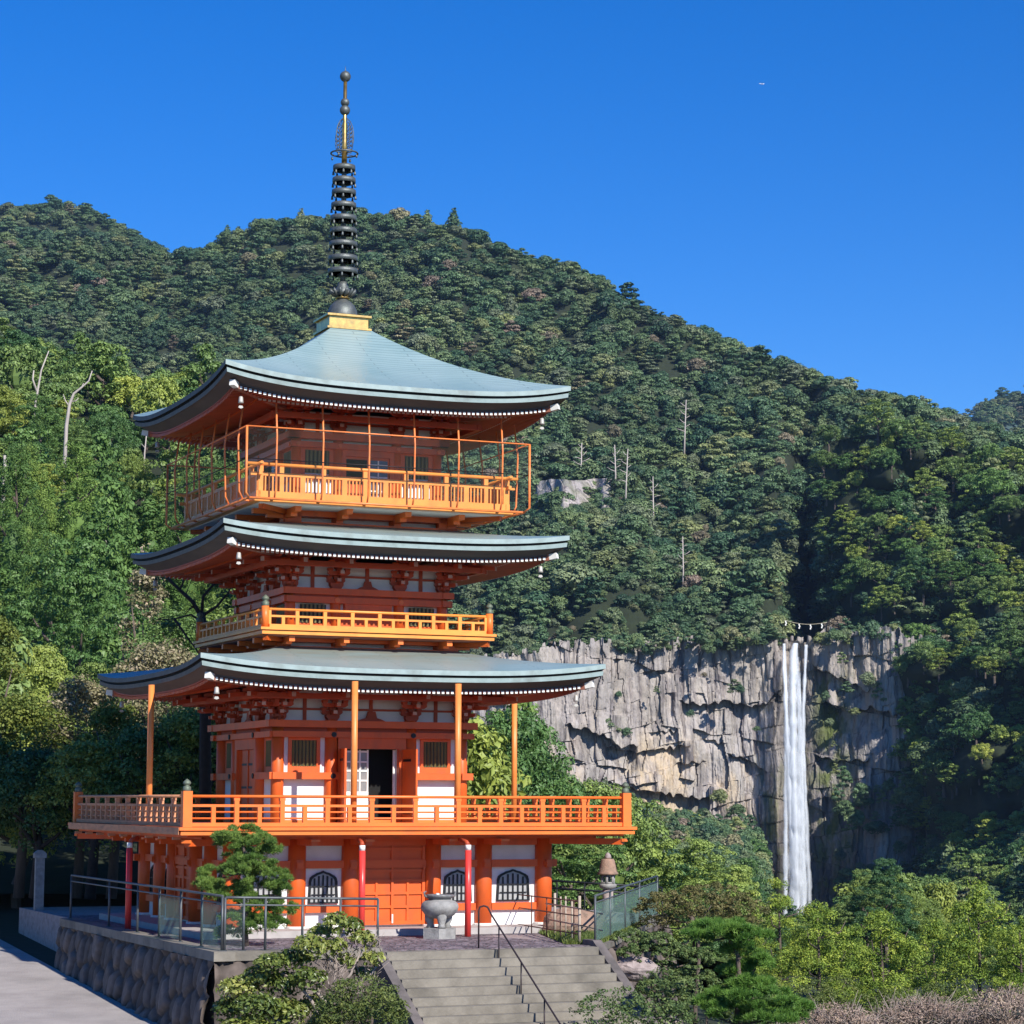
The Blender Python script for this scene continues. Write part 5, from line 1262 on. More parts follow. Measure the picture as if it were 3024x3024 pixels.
# small rock outcrop showing through the trees higher up
P, T = np.meshgrid(np.linspace(1000, 1180, 150), np.linspace(0, 1, 70))
PYo = 905 + 95 * T + 14 * (fbm(P / 25.0, T * 0, 3, 8) - 0.5); X = (P - 966) / 4440 * 960; Z = -(PYo - 1509) / 4440 * 960
d = 3.0 * (flutes(4.0, 31, 0.05) - 0.5) + 3.0 * (slabs(5, 8, 33, 0.1, 0.2) - 0.5) + 2.0 * (fbm(X / 4, Z / 5, 4, 34) - 0.5)
def Y_mtn(px, py):
    px, py = np.asarray(px, float), np.asarray(py, float); b_ = interp(CLIFF_TOP, px) + 6; r_ = interp(RIDGE, px); return YA(px, np.clip((b_ - py) / (b_ - r_), 0, 1))
YO = np.minimum(Y_mtn(P, PYo), Y_mtn(P, 0 * PYo + 990) + 45 * (1 - T)) - 7 * np.sin(math.pi * np.clip((P - 1000) / 180, 0, 1)) - d * 0.8 + 4
OUT = grid_pts(P, PYo, YO)
o = obj('cliff', mesh_np('cliff', OUT.reshape(-1, 3), grid_faces(70, 150), [CLIFFM], attrs={'wet': np.zeros(P.size), 'moss': np.full(P.size, 0.45), 'ochre': np.full(P.size, 0.3)})); tag(o, kind='structure')
# ------------------------------------------------------------------ foliage building blocks
def leaf_cloud(lobes, n, size, up=0.35, jit=0.42, inner=0.22, aspect=0.62, shell=(0.82, 1.06), under=0.35):
    """lobes: array rows (cx,cy,cz, rx,ry,rz). Returns leaf quads spread through the lobes' shells."""
    lobes = np.asarray(lobes, dtype=float); wgt = (lobes[:, 3] * lobes[:, 4] + lobes[:, 3] * lobes[:, 5]); wgt /= wgt.sum()
    idx = RNG.choice(len(lobes), n, p=wgt); l = lobes[idx]
    d = RNG.normal(size=(n, 3)); d /= np.linalg.norm(d, axis=1)[:, None]
    flip = (d[:, 2] < 0) & (RNG.random(n) > under); d[flip, 2] *= -1
    rr = np.where(RNG.random(n) < inner, RNG.uniform(0.35, shell[0], n), RNG.uniform(shell[0], shell[1], n))
    c = l[:, :3] + d * rr[:, None] * l[:, 3:6]
    nn = d / l[:, 3:6]; nn /= np.linalg.norm(nn, axis=1)[:, None]
    nn = nn + RNG.normal(size=(n, 3)) * jit * 0.6 + np.array([0, 0, up]); nn /= np.linalg.norm(nn, axis=1)[:, None]
    t = np.cross(nn, RNG.normal(size=(n, 3))); t /= np.linalg.norm(t, axis=1)[:, None]; b = np.cross(nn, t)
    s = size * RNG.uniform(0.6, 1.35, n)[:, None]
    V = np.stack([c - t * s * 0.5, c - b * s * 0.5 * aspect + nn * s * 0.08, c + t * s * 0.5, c + b * s * 0.5 * aspect + nn * s * 0.08], 1).reshape(-1, 3)
    lobv = RNG.random(len(lobes))[idx]
    v = np.clip(0.55 * lobv + 0.45 * RNG.random(n), 0, 1)
    return V, np.arange(4 * n).reshape(-1, 4), np.repeat(v, 4)
def needle_cloud(lobes, n, length, width, under=0.15):
    """tufts of fine needles standing up from pads"""
    lobes = np.asarray(lobes, dtype=float); wgt = lobes[:, 3] * lobes[:, 4]; wgt = wgt / wgt.sum()
    idx = RNG.choice(len(lobes), n, p=wgt); l = lobes[idx]
    d = RNG.normal(size=(n, 3)); d /= np.linalg.norm(d, axis=1)[:, None]
    flip = (d[:, 2] < 0) & (RNG.random(n) > under); d[flip, 2] *= -1
    c = l[:, :3] + d * RNG.uniform(0.55, 1.0, n)[:, None] * l[:, 3:6]
    V = []; vv = np.clip(0.5 * RNG.random(len(lobes))[idx] + 0.5 * RNG.random(n), 0, 1)
    ax = d * np.array([0.8, 0.8, 0.6]) + np.array([0, 0, 0.55]) + RNG.normal(size=(n, 3)) * 0.35
    K = 4; out = []
    for k in range(K):
        a = ax + RNG.normal(size=(n, 3)) * 0.5; a /= np.linalg.norm(a, axis=1)[:, None]
        s = np.cross(a, RNG.normal(size=(n, 3))); s /= np.linalg.norm(s, axis=1)[:, None]
        L_ = length * RNG.uniform(0.6, 1.2, n)[:, None]
        out.append(np.stack([c - s * width, c + s * width, c + a * L_], 1))
    V = np.concatenate(out, 0).reshape(-1, 3)
    return V, np.arange(len(V)).reshape(-1, 3), np.repeat(np.tile(vv, K), 3)
def dome_lobes(n, R=1.0, H=1.5, r0=0.30, r1=0.46, flat=0.75, z0=0.45, seed=0):
    g = np.random.default_rng(seed + 100); out = [(0, 0, H * 0.62, R * 0.62, R * 0.62, H * 0.34)]
    for i in range(n):
        a = i * 2.399 + g.random() * 0.5; q = (i + 0.5) / n; el = 0.10 + 1.4 * q
        rr = R * (0.70 + 0.12 * g.random()) * math.cos(el * 0.98); z = H * (z0 * 0.75 + (0.88 - z0 * 0.75) * math.sin(el)); r = R * (r0 + (r1 - r0) * g.random())
        out.append((rr * math.cos(a), rr * math.sin(a), z, r, r, r * flat))
    return out
def pad_lobes(n, R=1.0, H=1.7, seed=0):
    g = np.random.default_rng(seed + 200); out = []
    for i in range(n):
        q = i / (n - 1); z = H * (0.35 + 0.62 * q); a = i * 2.399 + g.random(); rr = R * (0.78 - 0.62 * q ** 1.6) * (0.6 + 0.5 * g.random()); r = R * (0.34 + 0.16 * g.random()) * (1.05 - 0.4 * q)
        out.append((rr * math.cos(a), rr * math.sin(a), z + 0.06 * g.random(), r, r * (0.8 + 0.3 * g.random()), r * 0.36))
    return out
def cone_lobes(n, R=1.0, H=3.6, seed=0):
    g = np.random.default_rng(seed + 300); out = []
    for i in range(n):
        q = (i + 0.3) / n; z = H * (0.22 + 0.76 * q); rr = R * (1.02 - q) ** 0.75 * (0.62 + 0.2 * g.random()); a = i * 2.399 + g.random() * 0.4; r = R * (0.30 * (1.1 - q) + 0.10) * (0.85 + 0.3 * g.random())
        out.append((rr * math.cos(a), rr * math.sin(a), z, r, r, r * 0.95))
    out.append((0, 0, H * 0.5, R * 0.42, R * 0.42, H * 0.40)); return out
def sub_lobes(lobes, k, f, seed=0, flat=0.8, under=0.25):
    g = np.random.default_rng(seed + 500); out = []
    for (cx, cy, cz, rx, ry, rz) in lobes:
        kk = max(3, int(round(k * (rx / 0.3) ** 1.2)))
        for i in range(kk):
            d = g.normal(size=3); d /= np.linalg.norm(d)
            if d[2] < 0 and g.random() > under: d[2] *= -1
            q = g.uniform(0.86, 1.08); r = f * g.uniform(0.75, 1.35)
            out.append((cx + d[0] * rx * q, cy + d[1] * ry * q, cz + d[2] * rz * q, r, r, r * flat))
    return out
def ball(lobes, k=0.78, nu=9, nv=6):
    V = []; F = []
    for (cx, cy, cz, rx, ry, rz) in lobes:
        b = len(V)
        for i in range(nv + 1):
            t = math.pi * i / nv
            for j in range(nu):
                a = 2 * math.pi * j / nu; V.append((cx + rx * k * math.sin(t) * math.cos(a), cy + ry * k * math.sin(t) * math.sin(a), cz + rz * k * math.cos(t)))
        for i in range(nv):
            for j in range(nu): F.append((b + i * nu + j, b + (i + 1) * nu + j, b + (i + 1) * nu + (j + 1) % nu, b + i * nu + (j + 1) % nu))
    return np.array(V), np.array(F)
def clump_mesh(name, lobes, k, f, n, size, m, seed=0, up=0.3, flat=0.8, jit=0.42, under=0.35, core=0):
    small = sub_lobes(lobes, k, f, seed, flat) if k else lobes
    V, F, v = leaf_cloud(small, n, size, up=up, jit=jit, inner=0.10, under=under)
    if core is None: return mesh_np(name, V, F, [m], attrs={'v': v})
    Vb, Fb = ball(lobes[core:core + 1] if core >= 0 else lobes[-1:], 0.62)
    F = np.concatenate([F, Fb + len(V)]); V = np.concatenate([V, Vb]); v = np.concatenate([v, np.full(len(Vb), 0.3)])
    return mesh_np(name, V, F, [m], attrs={'v': v})
RAMP_MIX = [(0.0, (0.044, 0.097, 0.052)), (0.25, (0.076, 0.142, 0.063)), (0.5, (0.110, 0.174, 0.074)), (0.7, (0.144, 0.200, 0.078)), (0.86, (0.140, 0.174, 0.101)), (0.96, (0.201, 0.238, 0.084)), (0.992, (0.213, 0.174, 0.118)), (1.0, (0.244, 0.191, 0.140))]
RAMP_MID = [(0.0, (0.051, 0.123, 0.042)), (0.3, (0.095, 0.188, 0.045)), (0.6, (0.137, 0.213, 0.059)), (0.85, (0.209, 0.287, 0.056)), (1.0, (0.282, 0.333, 0.063))]
RAMP_SUGI = [(0.0, (0.085, 0.168, 0.046)), (0.5, (0.131, 0.231, 0.051)), (1.0, (0.202, 0.296, 0.059))]
FOL_FAR = foliage_mat('evergreen_leaves_far', RAMP_MIX, trans=0.15, rough=0.5, spec=0.4)
FOL_MID = foliage_mat('evergreen_leaves', RAMP_MID, trans=0.18, rough=0.5, spec=0.4)
FOL_SUGI = foliage_mat('cedar_sprays', RAMP_SUGI, trans=0.18, rough=0.6, spec=0.3)
BARK = mat('grey_brown_bark', (0.13, 0.10, 0.08), (0.085, 0.065, 0.055), rough=0.95, scale=6, stretch=(1, 1, 0.25))
DEADWOOD = mat('bleached_dead_wood', (0.50, 0.44, 0.39), (0.38, 0.33, 0.30), rough=0.9, scale=3, stretch=(1, 1, 0.2))
def tree_mesh(name, lobes, n, size, m, trunk_h=None, trunk_r=0.05, up=0.35):
    V, F, v = leaf_cloud(lobes, n, size, up=up)
    return mesh_np(name, V, F, [m], attrs={'v': v})
def trunk_mesh(name, H, r, seed, lean=0.06):
    g = random.Random(seed); mb = MB(); pts = [(0, 0, -0.15)]
    for i in range(1, 6): pts.append((lean * (g.random() - 0.5) * i, lean * (g.random() - 0.5) * i, H * i / 5))
    mb.path(pts, [r * (1.25 - 0.2 * i) for i in range(6)], 8)
    for i in range(6):
        a = g.random() * 6.28; z = H * (0.4 + 0.09 * i); L_ = 0.55 - 0.05 * i
        mb.path([(0, 0, z), (L_ * 0.5 * math.cos(a), L_ * 0.5 * math.sin(a), z + 0.12), (L_ * math.cos(a), L_ * math.sin(a), z + 0.3)], [r * 0.5, r * 0.35, r * 0.15], 6)
    me = bpy.data.meshes.new(name); me.from_pydata(mb.v, [], mb.f); me.materials.append(BARK); return me
# prototypes (crown radius 1)
FAR = [clump_mesh('far_tree', dome_lobes(10, 1, 1.6, 0.28, 0.46, seed=i), 0, 0, 1700, 0.165, FOL_FAR, i) for i in range(4)] + [clump_mesh('far_tree', pad_lobes(9, 1, 1.8, seed=i), 0, 0, 1400, 0.165, FOL_FAR, i, core=None) for i in range(2)] + [clump_mesh('far_tree', cone_lobes(22, 0.8, 2.5, seed=i), 0, 0, 1500, 0.165, FOL_FAR, i, core=-1) for i in range(1)]
MID = [clump_mesh('crown', dome_lobes(13, 1, 1.7, 0.26, 0.40, seed=20 + i), 7, 0.145, 5200, 0.085, FOL_MID, i) for i in range(4)] + [clump_mesh('crown', pad_lobes(13, 1, 2.0, seed=20 + i), 7, 0.13, 4800, 0.085, FOL_MID, i, flat=0.6, core=None) for i in range(3)]
MIDC = [clump_mesh('crown', cone_lobes(34, 0.95, 3.3, seed=20 + i), 6, 0.12, 7500, 0.08, FOL_SUGI, i, core=-1) for i in range(2)]
NEAR = [clump_mesh('crown', dome_lobes(16, 1, 1.75, 0.22, 0.36, seed=40 + i), 16, 0.088, 25000, 0.036, FOL_MID, i) for i in range(3)] + [clump_mesh('crown', pad_lobes(16, 1, 2.1, seed=40 + i), 16, 0.08, 22000, 0.036, FOL_MID, i, flat=0.55, core=None) for i in range(3)]
NEARC = [clump_mesh('crown', cone_lobes(46, 0.95, 3.4, seed=40 + i), 14, 0.075, 32000, 0.034, FOL_SUGI, i, core=-1) for i in range(3)]
TRUNKS = [trunk_mesh('trunk', 1.35, 0.06, i) for i in range(3)]
TRUNKC = trunk_mesh('trunk', 3.2, 0.055, 9, 0.02)

# ------------------------------------------------------------------ scatter trees over the slopes
trees = []      # (x,y,z, R, sink, region)
def scatter(W, spacing, Rr, region, wfun=None, seed=0):
    g = np.random.default_rng(seed)
    A, B_, C_, D_ = W[:-1, :-1], W[:-1, 1:], W[1:, 1:], W[1:, :-1]
    area = 0.5 * np.linalg.norm(np.cross(C_ - A, D_ - B_), axis=-1)
    w = area.copy()
    n = int(area.sum() / spacing ** 2 * 2.2); p = (w / w.sum()).ravel()
    k = g.choice(p.size, n, p=p); i, j = k // area.shape[1], k % area.shape[1]; u, v = g.random((2, n))[:, :, None]
    pts = (A[i, j] * (1 - u) + B_[i, j] * u) * (1 - v) + (D_[i, j] * (1 - u) + C_[i, j] * u) * v
    cell = {}; out = []
    for q in range(n):
        x, y, z = pts[q]; R = g.uniform(*Rr) * (1.25 if g.random() < 0.12 else 1.0); md = spacing * 0.78
        ci, cj = int(x // spacing), int(y // spacing); ok = True
        for a in (-1, 0, 1):
            for b in (-1, 0, 1):
                for (x2, y2, z2) in cell.get((ci + a, cj + b), ()):
                    if (x - x2) ** 2 + (y - y2) ** 2 + (0.5 * (z - z2)) ** 2 < md * md: ok = False; break
                if not ok: break
            if not ok: break
        if ok:
            cell.setdefault((ci, cj), []).append((x, y, z)); out.append((x, y, z, R, region))
    trees.extend(out); return len(out)
def crop(W, c0, c1, r0=0, r1=None): return W[r0:r1, c0:c1]
def px_cols(pxs, a, b): return int(np.searchsorted(pxs, a)), int(np.searchsorted(pxs, b))
a, b = px_cols(pA, -330, 2200); nA = scatter(crop(WA, a, b, 0, 93), 8.0, (3.4, 8.2), 'mountain', seed=1)
a, b = px_cols(pA, 820, 1700); nA += scatter(crop(WA, a, b, 0, 34), 6.0, (1.8, 3.4), 'mountain', seed=11)
a, b = px_cols(pG, -330, 420); nG = scatter(crop(WG, a, b, 8, 42), 11.5, (6.2, 9.5), 'mountain', seed=2)
nE = scatter(crop(WE, 0, 92), 6.6, (4.0, 7.6), 'spur', seed=3)
a, b = px_cols(pF, 1770, 2000); nF = scatter(crop(WF, a, b, 0, 61), 15.0, (8.0, 12.0), 'mountain', seed=8)
nD = scatter(WD, 5.2, (2.6, 4.4), 'talus', seed=4)
a, b = px_cols(pV, 600, 2300); nV = scatter(crop(WV, a, b, 6), 4.4, (1.5, 2.3), 'valley', seed=6)
a, b = px_cols(pB, -420, 1400); nB = scatter(crop(WB, a, b, 0, 61), 5.6, (2.4, 4.3), 'slope', seed=5)
g_ = np.random.default_rng(44)
for q in range(60):         # bushes clinging to the shaded cove right of the falls
    px_ = g_.uniform(1585, 1740); py_ = g_.uniform(1440, 1760); r = g_.uniform(2.0, 4.2); p = atY(px_, py_, 872 - 0.10 * max(0, px_ - 1600)); trees.append((p[0], p[1], p[2] - r, r, 'mountain'))
# trees along the cliff rim and bushes growing on its ledges
for px in np.arange(880, 1700, 5.0):
    if 1474 < px < 1552: continue
    ty = float(interp(CLIFF_TOP, px)); p = atY(px + RNG.uniform(-3, 3), ty + 8 + RNG.uniform(-6, 13), 880 + RNG.uniform(-9, 8)); trees.append((*p, RNG.uniform(1.6, 4.2), 'mountain'))
for px, py, r in ((1388, 1292, 3.6), (1396, 1296, 2.4), (1148, 1362, 3.4), (1162, 1372, 2.6), (1136, 1360, 2.2), (1185, 1380, 2.0), (1110, 1320, 1.8), (1060, 1350, 2.6), (1305, 1346, 1.6), (1240, 1300, 1.5), (1600, 1290, 3.2), (1640, 1280, 3.4), (1660, 1310, 3.6), (1615, 1335, 2.2), (1560, 1310, 1.8), (1568, 1360, 1.9), (1575, 1400, 1.6), (1580, 1450, 2.0), (1590, 1240, 2.4),
                  (1040, 1400, 3.2), (1020, 1420, 3.6), (1075, 1440, 3.4), (1100, 1470, 3.0), (1360, 1500, 3.6), (1330, 1530, 3.2), (1395, 1520, 4.0), (1420, 1560, 4.2), (1440, 1600, 3.6), (1450, 1650, 3.2), (1455, 1690, 3.0), (1380, 1545, 4.0), (1170, 1310, 1.4), (1330, 1270, 1.3), (1430, 1370, 1.6), (1280, 1545, 3.0), (1220, 1525, 3.0)):
    p = atY(px, py, 872); trees.append((p[0], p[1], p[2] - r * 0.9, r, 'mountain'))

trees = [t for t in trees if not (t[4] in ('mountain', 'spur') and (lambda q: 1496 < q[0] < 1553 and q[1] > 1050)(to_px(np.array(t[:3]))))]
def clear_fall(t):          # nothing stands in front of the foot of the falls
    q = to_px(np.array((t[0], t[1], t[2] + 1.4 * t[3]))); r = t[3] / t[1] * 4440
    return not (t[1] < 868 and 1466 - r < q[0] < 1546 + r and q[1] < 1738)
trees = [t for t in trees if clear_fall(t)]
g_ = np.random.default_rng(3)
for q in range(120):         # trees growing over the outcrop
    px_ = g_.uniform(985, 1195); py_ = g_.uniform(912, 1012); p = atY(px_, py_, float(Y_mtn(px_, py_)) - 9); r = g_.uniform(1.8, 4.0); trees.append((p[0], p[1], p[2] - r * 0.9, r, 'mountain'))
TX = np.array([t[:3] for t in trees]); TR = np.array([t[3] for t in trees]); TG = np.array([t[4] for t in trees])
tpx, tpy = to_px(TX + np.stack([0 * TR, 0 * TR, TR], 1)); dist = TX[:, 1]
inview = (tpx > -20) & (tpx < 1952) & (tpy < 1900)
# what the pagoda, its roofs and the terrace hide
hid = ((tpx > 330) & (tpx < 960) & (tpy > 760) & (tpy < 1000)) | ((tpx > 480) & (tpx < 900) & (tpy > 990) & (tpy < 1760)) | ((tpx > 270) & (tpx < 480) & (tpy > 1500)) | ((tpx > 480) & (tpx < 840) & (tpy > 620) & (tpy < 800))
size_px = TR / dist * 4440
near = inview & ~hid & (TG != 'mountain')
# nearer trees hide the ones behind them: keep, per 24 px cell, only trees among the nearest few
order = np.argsort(dist); occ = np.zeros((90, 90)); vis = np.zeros(len(TX), bool)
for i in order:
    if not near[i]: continue
    r = size_px[i]; cx, cy = tpx[i], tpy[i] - r * 0.2
    x0, x1 = int(max(0, (cx - r * 0.8) // 24)), int(min(89, (cx + r * 0.8) // 24)); y0, y1 = int(max(0, (cy - r * 0.8) // 24)), int(min(89, (cy + r * 0.8) // 24))
    if x1 < x0 or y1 < y0: continue
    patch = occ[y0:y1 + 1, x0:x1 + 1]
    if (patch < 1).mean() > 0.10: vis[i] = True
    occ[y0:y1 + 1, x0:x1 + 1] = np.maximum(patch, 1)
cand = np.where(vis)[0]; cand = cand[np.argsort(-size_px[cand])][:292]
single = np.zeros(len(TX), bool); single[cand] = True
print('trees', len(TX), nA, nG, nE, nD, nV, nB, 'visible near', vis.sum(), 'single', single.sum(), 'size', size_px[cand][-1] if len(cand) else 0)

# individual trees: an Empty at the foot with trunk and crown
LBL = {'slope': ('round evergreen tree on the steep slope left of the pagoda', 'tall pointed cedar on the steep slope left of the pagoda', 'evergreen trees on the slope beside the pagoda', 'cedars on the slope beside the pagoda'),
       'spur': ('dark evergreen tree on the hillside right of the waterfall', 'pointed conifer on the hillside right of the waterfall', 'evergreen trees on the hillside beside the waterfall', 'conifers on the hillside beside the waterfall'),
       'talus': ('dense green tree below the cliff, left of the waterfall', 'pointed conifer below the cliff, left of the waterfall', 'trees below the cliff', 'conifers below the cliff'),
       'valley': ('small green tree in the valley beyond the garden', 'small pointed conifer in the valley beyond the garden', 'trees in the valley beyond the garden', 'conifers in the valley beyond the garden')}
forest_pts = []
for i in range(len(TX)):
    x, y, z = TX[i]; R = TR[i]; reg = TG[i]; D = y
    sink = 0.35 * R
    g = random.Random(i * 13 + 5); rz = g.random() * 6.28; sz = R * g.uniform(0.8, 1.5 if R < 4.5 else 1.08); wn_ = float(fbm(np.array(x / 55.0), np.array(y / 55.0), 2, 91))
    con = (reg == 'slope' and wn_ > 0.40 and D < 200) or (reg == 'spur' and wn_ > 0.56) or (reg in ('talus', 'valley') and wn_ > 0.60)
    if single[i]:
        nearq = D < 260
        cm = g.choice((NEARC if nearq else MIDC) if con else (NEAR if nearq else MID))
        nm = 'cedar_tree' if con else 'evergreen_tree'
        t = empty(nm, (x, y, z - sink), rz); s_ = (R * 0.86, R * 0.86, sz * 0.86) if con else (R, R, sz); t.scale = s_
        L4 = LBL[reg]; tag(t, L4[1] if con else L4[0], 'tree', L4[3] if con else L4[2])
        obj('crown', cm, t); obj('trunk', TRUNKC if con else g.choice(TRUNKS), t)
    else:
        if con and D < 700: k = 14 + g.randrange(2)
        elif D < 480: k = 7 + g.randrange(7)
        else: k = 6 if g.random() < 0.035 else g.randrange(6)
        s_ = (R * 0.86, R * 0.86, sz * 0.86) if con and D < 700 else (R, R, sz)
        forest_pts.append((x, y, z - sink, rz, *s_, k))
fc = bpy.data.collections.new('forest_sources')
srcs = FAR + MID + MIDC
for k, me in enumerate(srcs):
    so = bpy.data.objects.new('forest_source_%02d' % k, me); fc.objects.link(so)
fp = np.array(forest_pts)
me = bpy.data.meshes.new('forest'); me.vertices.add(len(fp)); me.vertices.foreach_set('co', fp[:, :3].astype(np.float32).ravel())
for nm, ty, dat in (('rot', 'FLOAT_VECTOR', np.stack([0 * fp[:, 3], 0 * fp[:, 3], fp[:, 3]], 1)), ('scl', 'FLOAT_VECTOR', fp[:, 4:7])):
    at = me.attributes.new(nm, ty, 'POINT'); at.data.foreach_set('vector', dat.astype(np.float32).ravel())
at = me.attributes.new('idx', 'INT', 'POINT'); at.data.foreach_set('value', fp[:, 7].astype(np.int32))
forest = obj('forest', me); tag(forest, kind='stuff')
ng = bpy.data.node_groups.new('forest_nodes', 'GeometryNodeTree')
ng.interface.new_socket('Geometry', in_out='INPUT', socket_type='NodeSocketGeometry'); ng.interface.new_socket('Geometry', in_out='OUTPUT', socket_type='NodeSocketGeometry')
gi = ng.nodes.new('NodeGroupInput'); go = ng.nodes.new('NodeGroupOutput'); ip = ng.nodes.new('GeometryNodeInstanceOnPoints'); ci = ng.nodes.new('GeometryNodeCollectionInfo')
ci.inputs['Collection'].default_value = fc; ci.inputs['Separate Children'].default_value = True; ci.inputs['Reset Children'].default_value = True
def named(n, t):
    a = ng.nodes.new('GeometryNodeInputNamedAttribute'); a.data_type = t; a.inputs['Name'].default_value = n; return a.outputs['Attribute']
e2r = ng.nodes.new('FunctionNodeEulerToRotation'); ng.links.new(named('rot', 'FLOAT_VECTOR'), e2r.inputs[0])
ip.inputs['Pick Instance'].default_value = True
ng.links.new(gi.outputs[0], ip.inputs['Points']); ng.links.new(ci.outputs[0], ip.inputs['Instance']); ng.links.new(named('idx', 'INT'), ip.inputs['Instance Index'])
ng.links.new(e2r.outputs[0], ip.inputs['Rotation']); ng.links.new(named('scl', 'FLOAT_VECTOR'), ip.inputs['Scale']); ng.links.new(ip.outputs[0], go.inputs[0])
md = forest.modifiers.new('forest', 'NODES'); md.node_group = ng
# ------------------------------------------------------------------ garden plants and single trees near the pagoda
def m_px(Y): return Y / 4440.0
def lobes_px(list_, Y, depth=0.9, seed=0):
    """(px, py, rx, ry) seen in the photo -> ellipsoids in metres round distance Y, with a real depth"""
    g = np.random.default_rng(seed + 900); out = []
    for q in list_:
        px, py, rx, ry = q[:4]; dy = q[4] if len(q) > 4 else g.uniform(-0.4, 0.4)
        p = atY(px, py, Y + dy); k = m_px(Y + dy); out.append((p[0], p[1], p[2], rx * k, rx * k * depth, ry * k))
    return out
def rel(lobes, o): return [(a - o[0], b - o[1], c - o[2], r, s, t) for a, b, c, r, s, t in lobes]
def branch_px(mb, pts, Y, r0, r1, o, m=0, n=7):
    P = []
    for i, q in enumerate(pts):
        w = atY(q[0], q[1], Y + (q[2] if len(q) > 2 else 0)); P.append(tuple(w - np.array(o)))
    mb.path(P, list(np.linspace(r0, r1, len(P))), n, m)
def two(V1, F1, v1, V2, F2, v2):
    return np.concatenate([V1, V2]), np.concatenate([F1, F2 + len(V1)]), np.concatenate([v1, v2])
PINE_L = foliage_mat('pine_needles', [(0, (0.085, 0.165, 0.03)), (1, (0.16, 0.25, 0.05))], trans=0.15, perobj=False, vary=0.3)
PINE_B = foliage_mat('bright_pine_needles', [(0, (0.085, 0.19, 0.03)), (1, (0.15, 0.28, 0.05))], trans=0.2, perobj=False, vary=0.3)
BUSHL = foliage_mat('glossy_bush_leaves', [(0, (0.075, 0.125, 0.028)), (0.6, (0.17, 0.215, 0.045)), (1, (0.27, 0.28, 0.075))], trans=0.25, rough=0.38, spec=0.55, perobj=False, vary=0.35)
CLIPPED = foliage_mat('clipped_shrub_leaves', [(0, (0.075, 0.115, 0.028)), (1, (0.135, 0.165, 0.042))], trans=0.18, perobj=False, vary=0.3)
CLIP_D = foliage_mat('dark_clipped_leaves', [(0, (0.065, 0.115, 0.034)), (1, (0.135, 0.185, 0.058))], trans=0.15, perobj=False, vary=0.3)
OLIVEF = foliage_mat('olive_brown_leaves', [(0, (0.105, 0.115, 0.035)), (1, (0.19, 0.165, 0.065))], trans=0.18, perobj=False, vary=0.3)
GOLDF = foliage_mat('golden_green_sprays', [(0, (0.11, 0.19, 0.03)), (0.6, (0.24, 0.33, 0.048)), (1, (0.36, 0.42, 0.07))], trans=0.25, perobj=False, vary=0.3)
PALEF = foliage_mat('pale_beige_foliage', [(0, (0.17, 0.165, 0.075)), (0.6, (0.28, 0.25, 0.135)), (1, (0.42, 0.34, 0.24))], trans=0.2, perobj=False, vary=0.3)
YGRN = foliage_mat('yellow_green_foliage', [(0, (0.10, 0.15, 0.03)), (1, (0.22, 0.25, 0.05))], trans=0.25, perobj=False, vary=0.3)
DRY = foliage_mat('dry_pinkish_twigs', [(0, (0.22, 0.15, 0.12)), (0.6, (0.33, 0.24, 0.19)), (1, (0.40, 0.33, 0.22))], trans=0.1, perobj=False, vary=0.3)
TWIG = mat('grey_twigs', (0.36, 0.30, 0.26), (0.25, 0.20, 0.17), rough=0.9, scale=6)
DARKBARK = mat('dark_bark', (0.045, 0.035, 0.03), (0.03, 0.025, 0.022), rough=0.95, scale=6)

def plant(name, label, cat, foot, crown, m, wood=None, wm=None, group=None):
    root = empty(name, tuple(foot)); tag(root, label, cat, group)
    V, F, v = crown
    obj('crown', mesh_np('crown', V, F, [m], attrs={'v': v}), root)
    if wood is not None: wood.build('trunk', [wm or BARK], root)
    return root
# cloud-pruned pine in front of the pagoda
Yp = 58.6; foot = atY(470, 1781, Yp)
PADS = [(462, 1588, 44, 17), (440, 1600, 26, 11), (492, 1598, 28, 12), (515, 1614, 24, 12), (448, 1628, 24, 11), (480, 1636, 36, 13), (420, 1658, 34, 13), (462, 1656, 42, 16), (508, 1662, 36, 15), (396, 1676, 24, 9), (440, 1684, 36, 13), (490, 1686, 38, 15), (526, 1684, 22, 13), (412, 1700, 20, 9, -0.3), (470, 1706, 30, 11), (500, 1716, 28, 12), (536, 1722, 24, 13), (455, 1742, 30, 13), (490, 1752, 30, 13), (520, 1748, 22, 11), (440, 1768, 22, 10)]
L_ = rel([(a, b, c, r * 1.1, s * 1.1, t * 1.3) for a, b, c, r, s, t in lobes_px(PADS, Yp, 0.9, 1)], foot)
cr = needle_cloud(sub_lobes(L_, 12, 0.105, 1, 0.75), 30000, 0.095, 0.007)
w = MB(); branch_px(w, [(470, 1790), (466, 1740), (480, 1700), (470, 1650), (464, 1600)], Yp, 0.085, 0.03, foot)
for a, b in (((470, 1690), (415, 1672)), ((478, 1700), (530, 1690)), ((470, 1650), (425, 1660)), ((468, 1640), (512, 1620)), ((468, 1740), (530, 1728)), ((466, 1745), (445, 1770))): branch_px(w, [a, ((a[0] + b[0]) / 2, (a[1] + b[1]) / 2 - 2), b], Yp, 0.04, 0.015, foot)
plant('pine_tree', 'small cloud pruned pine in front of the lower balcony corner', 'tree', foot, cr, PINE_L, w, BARK)
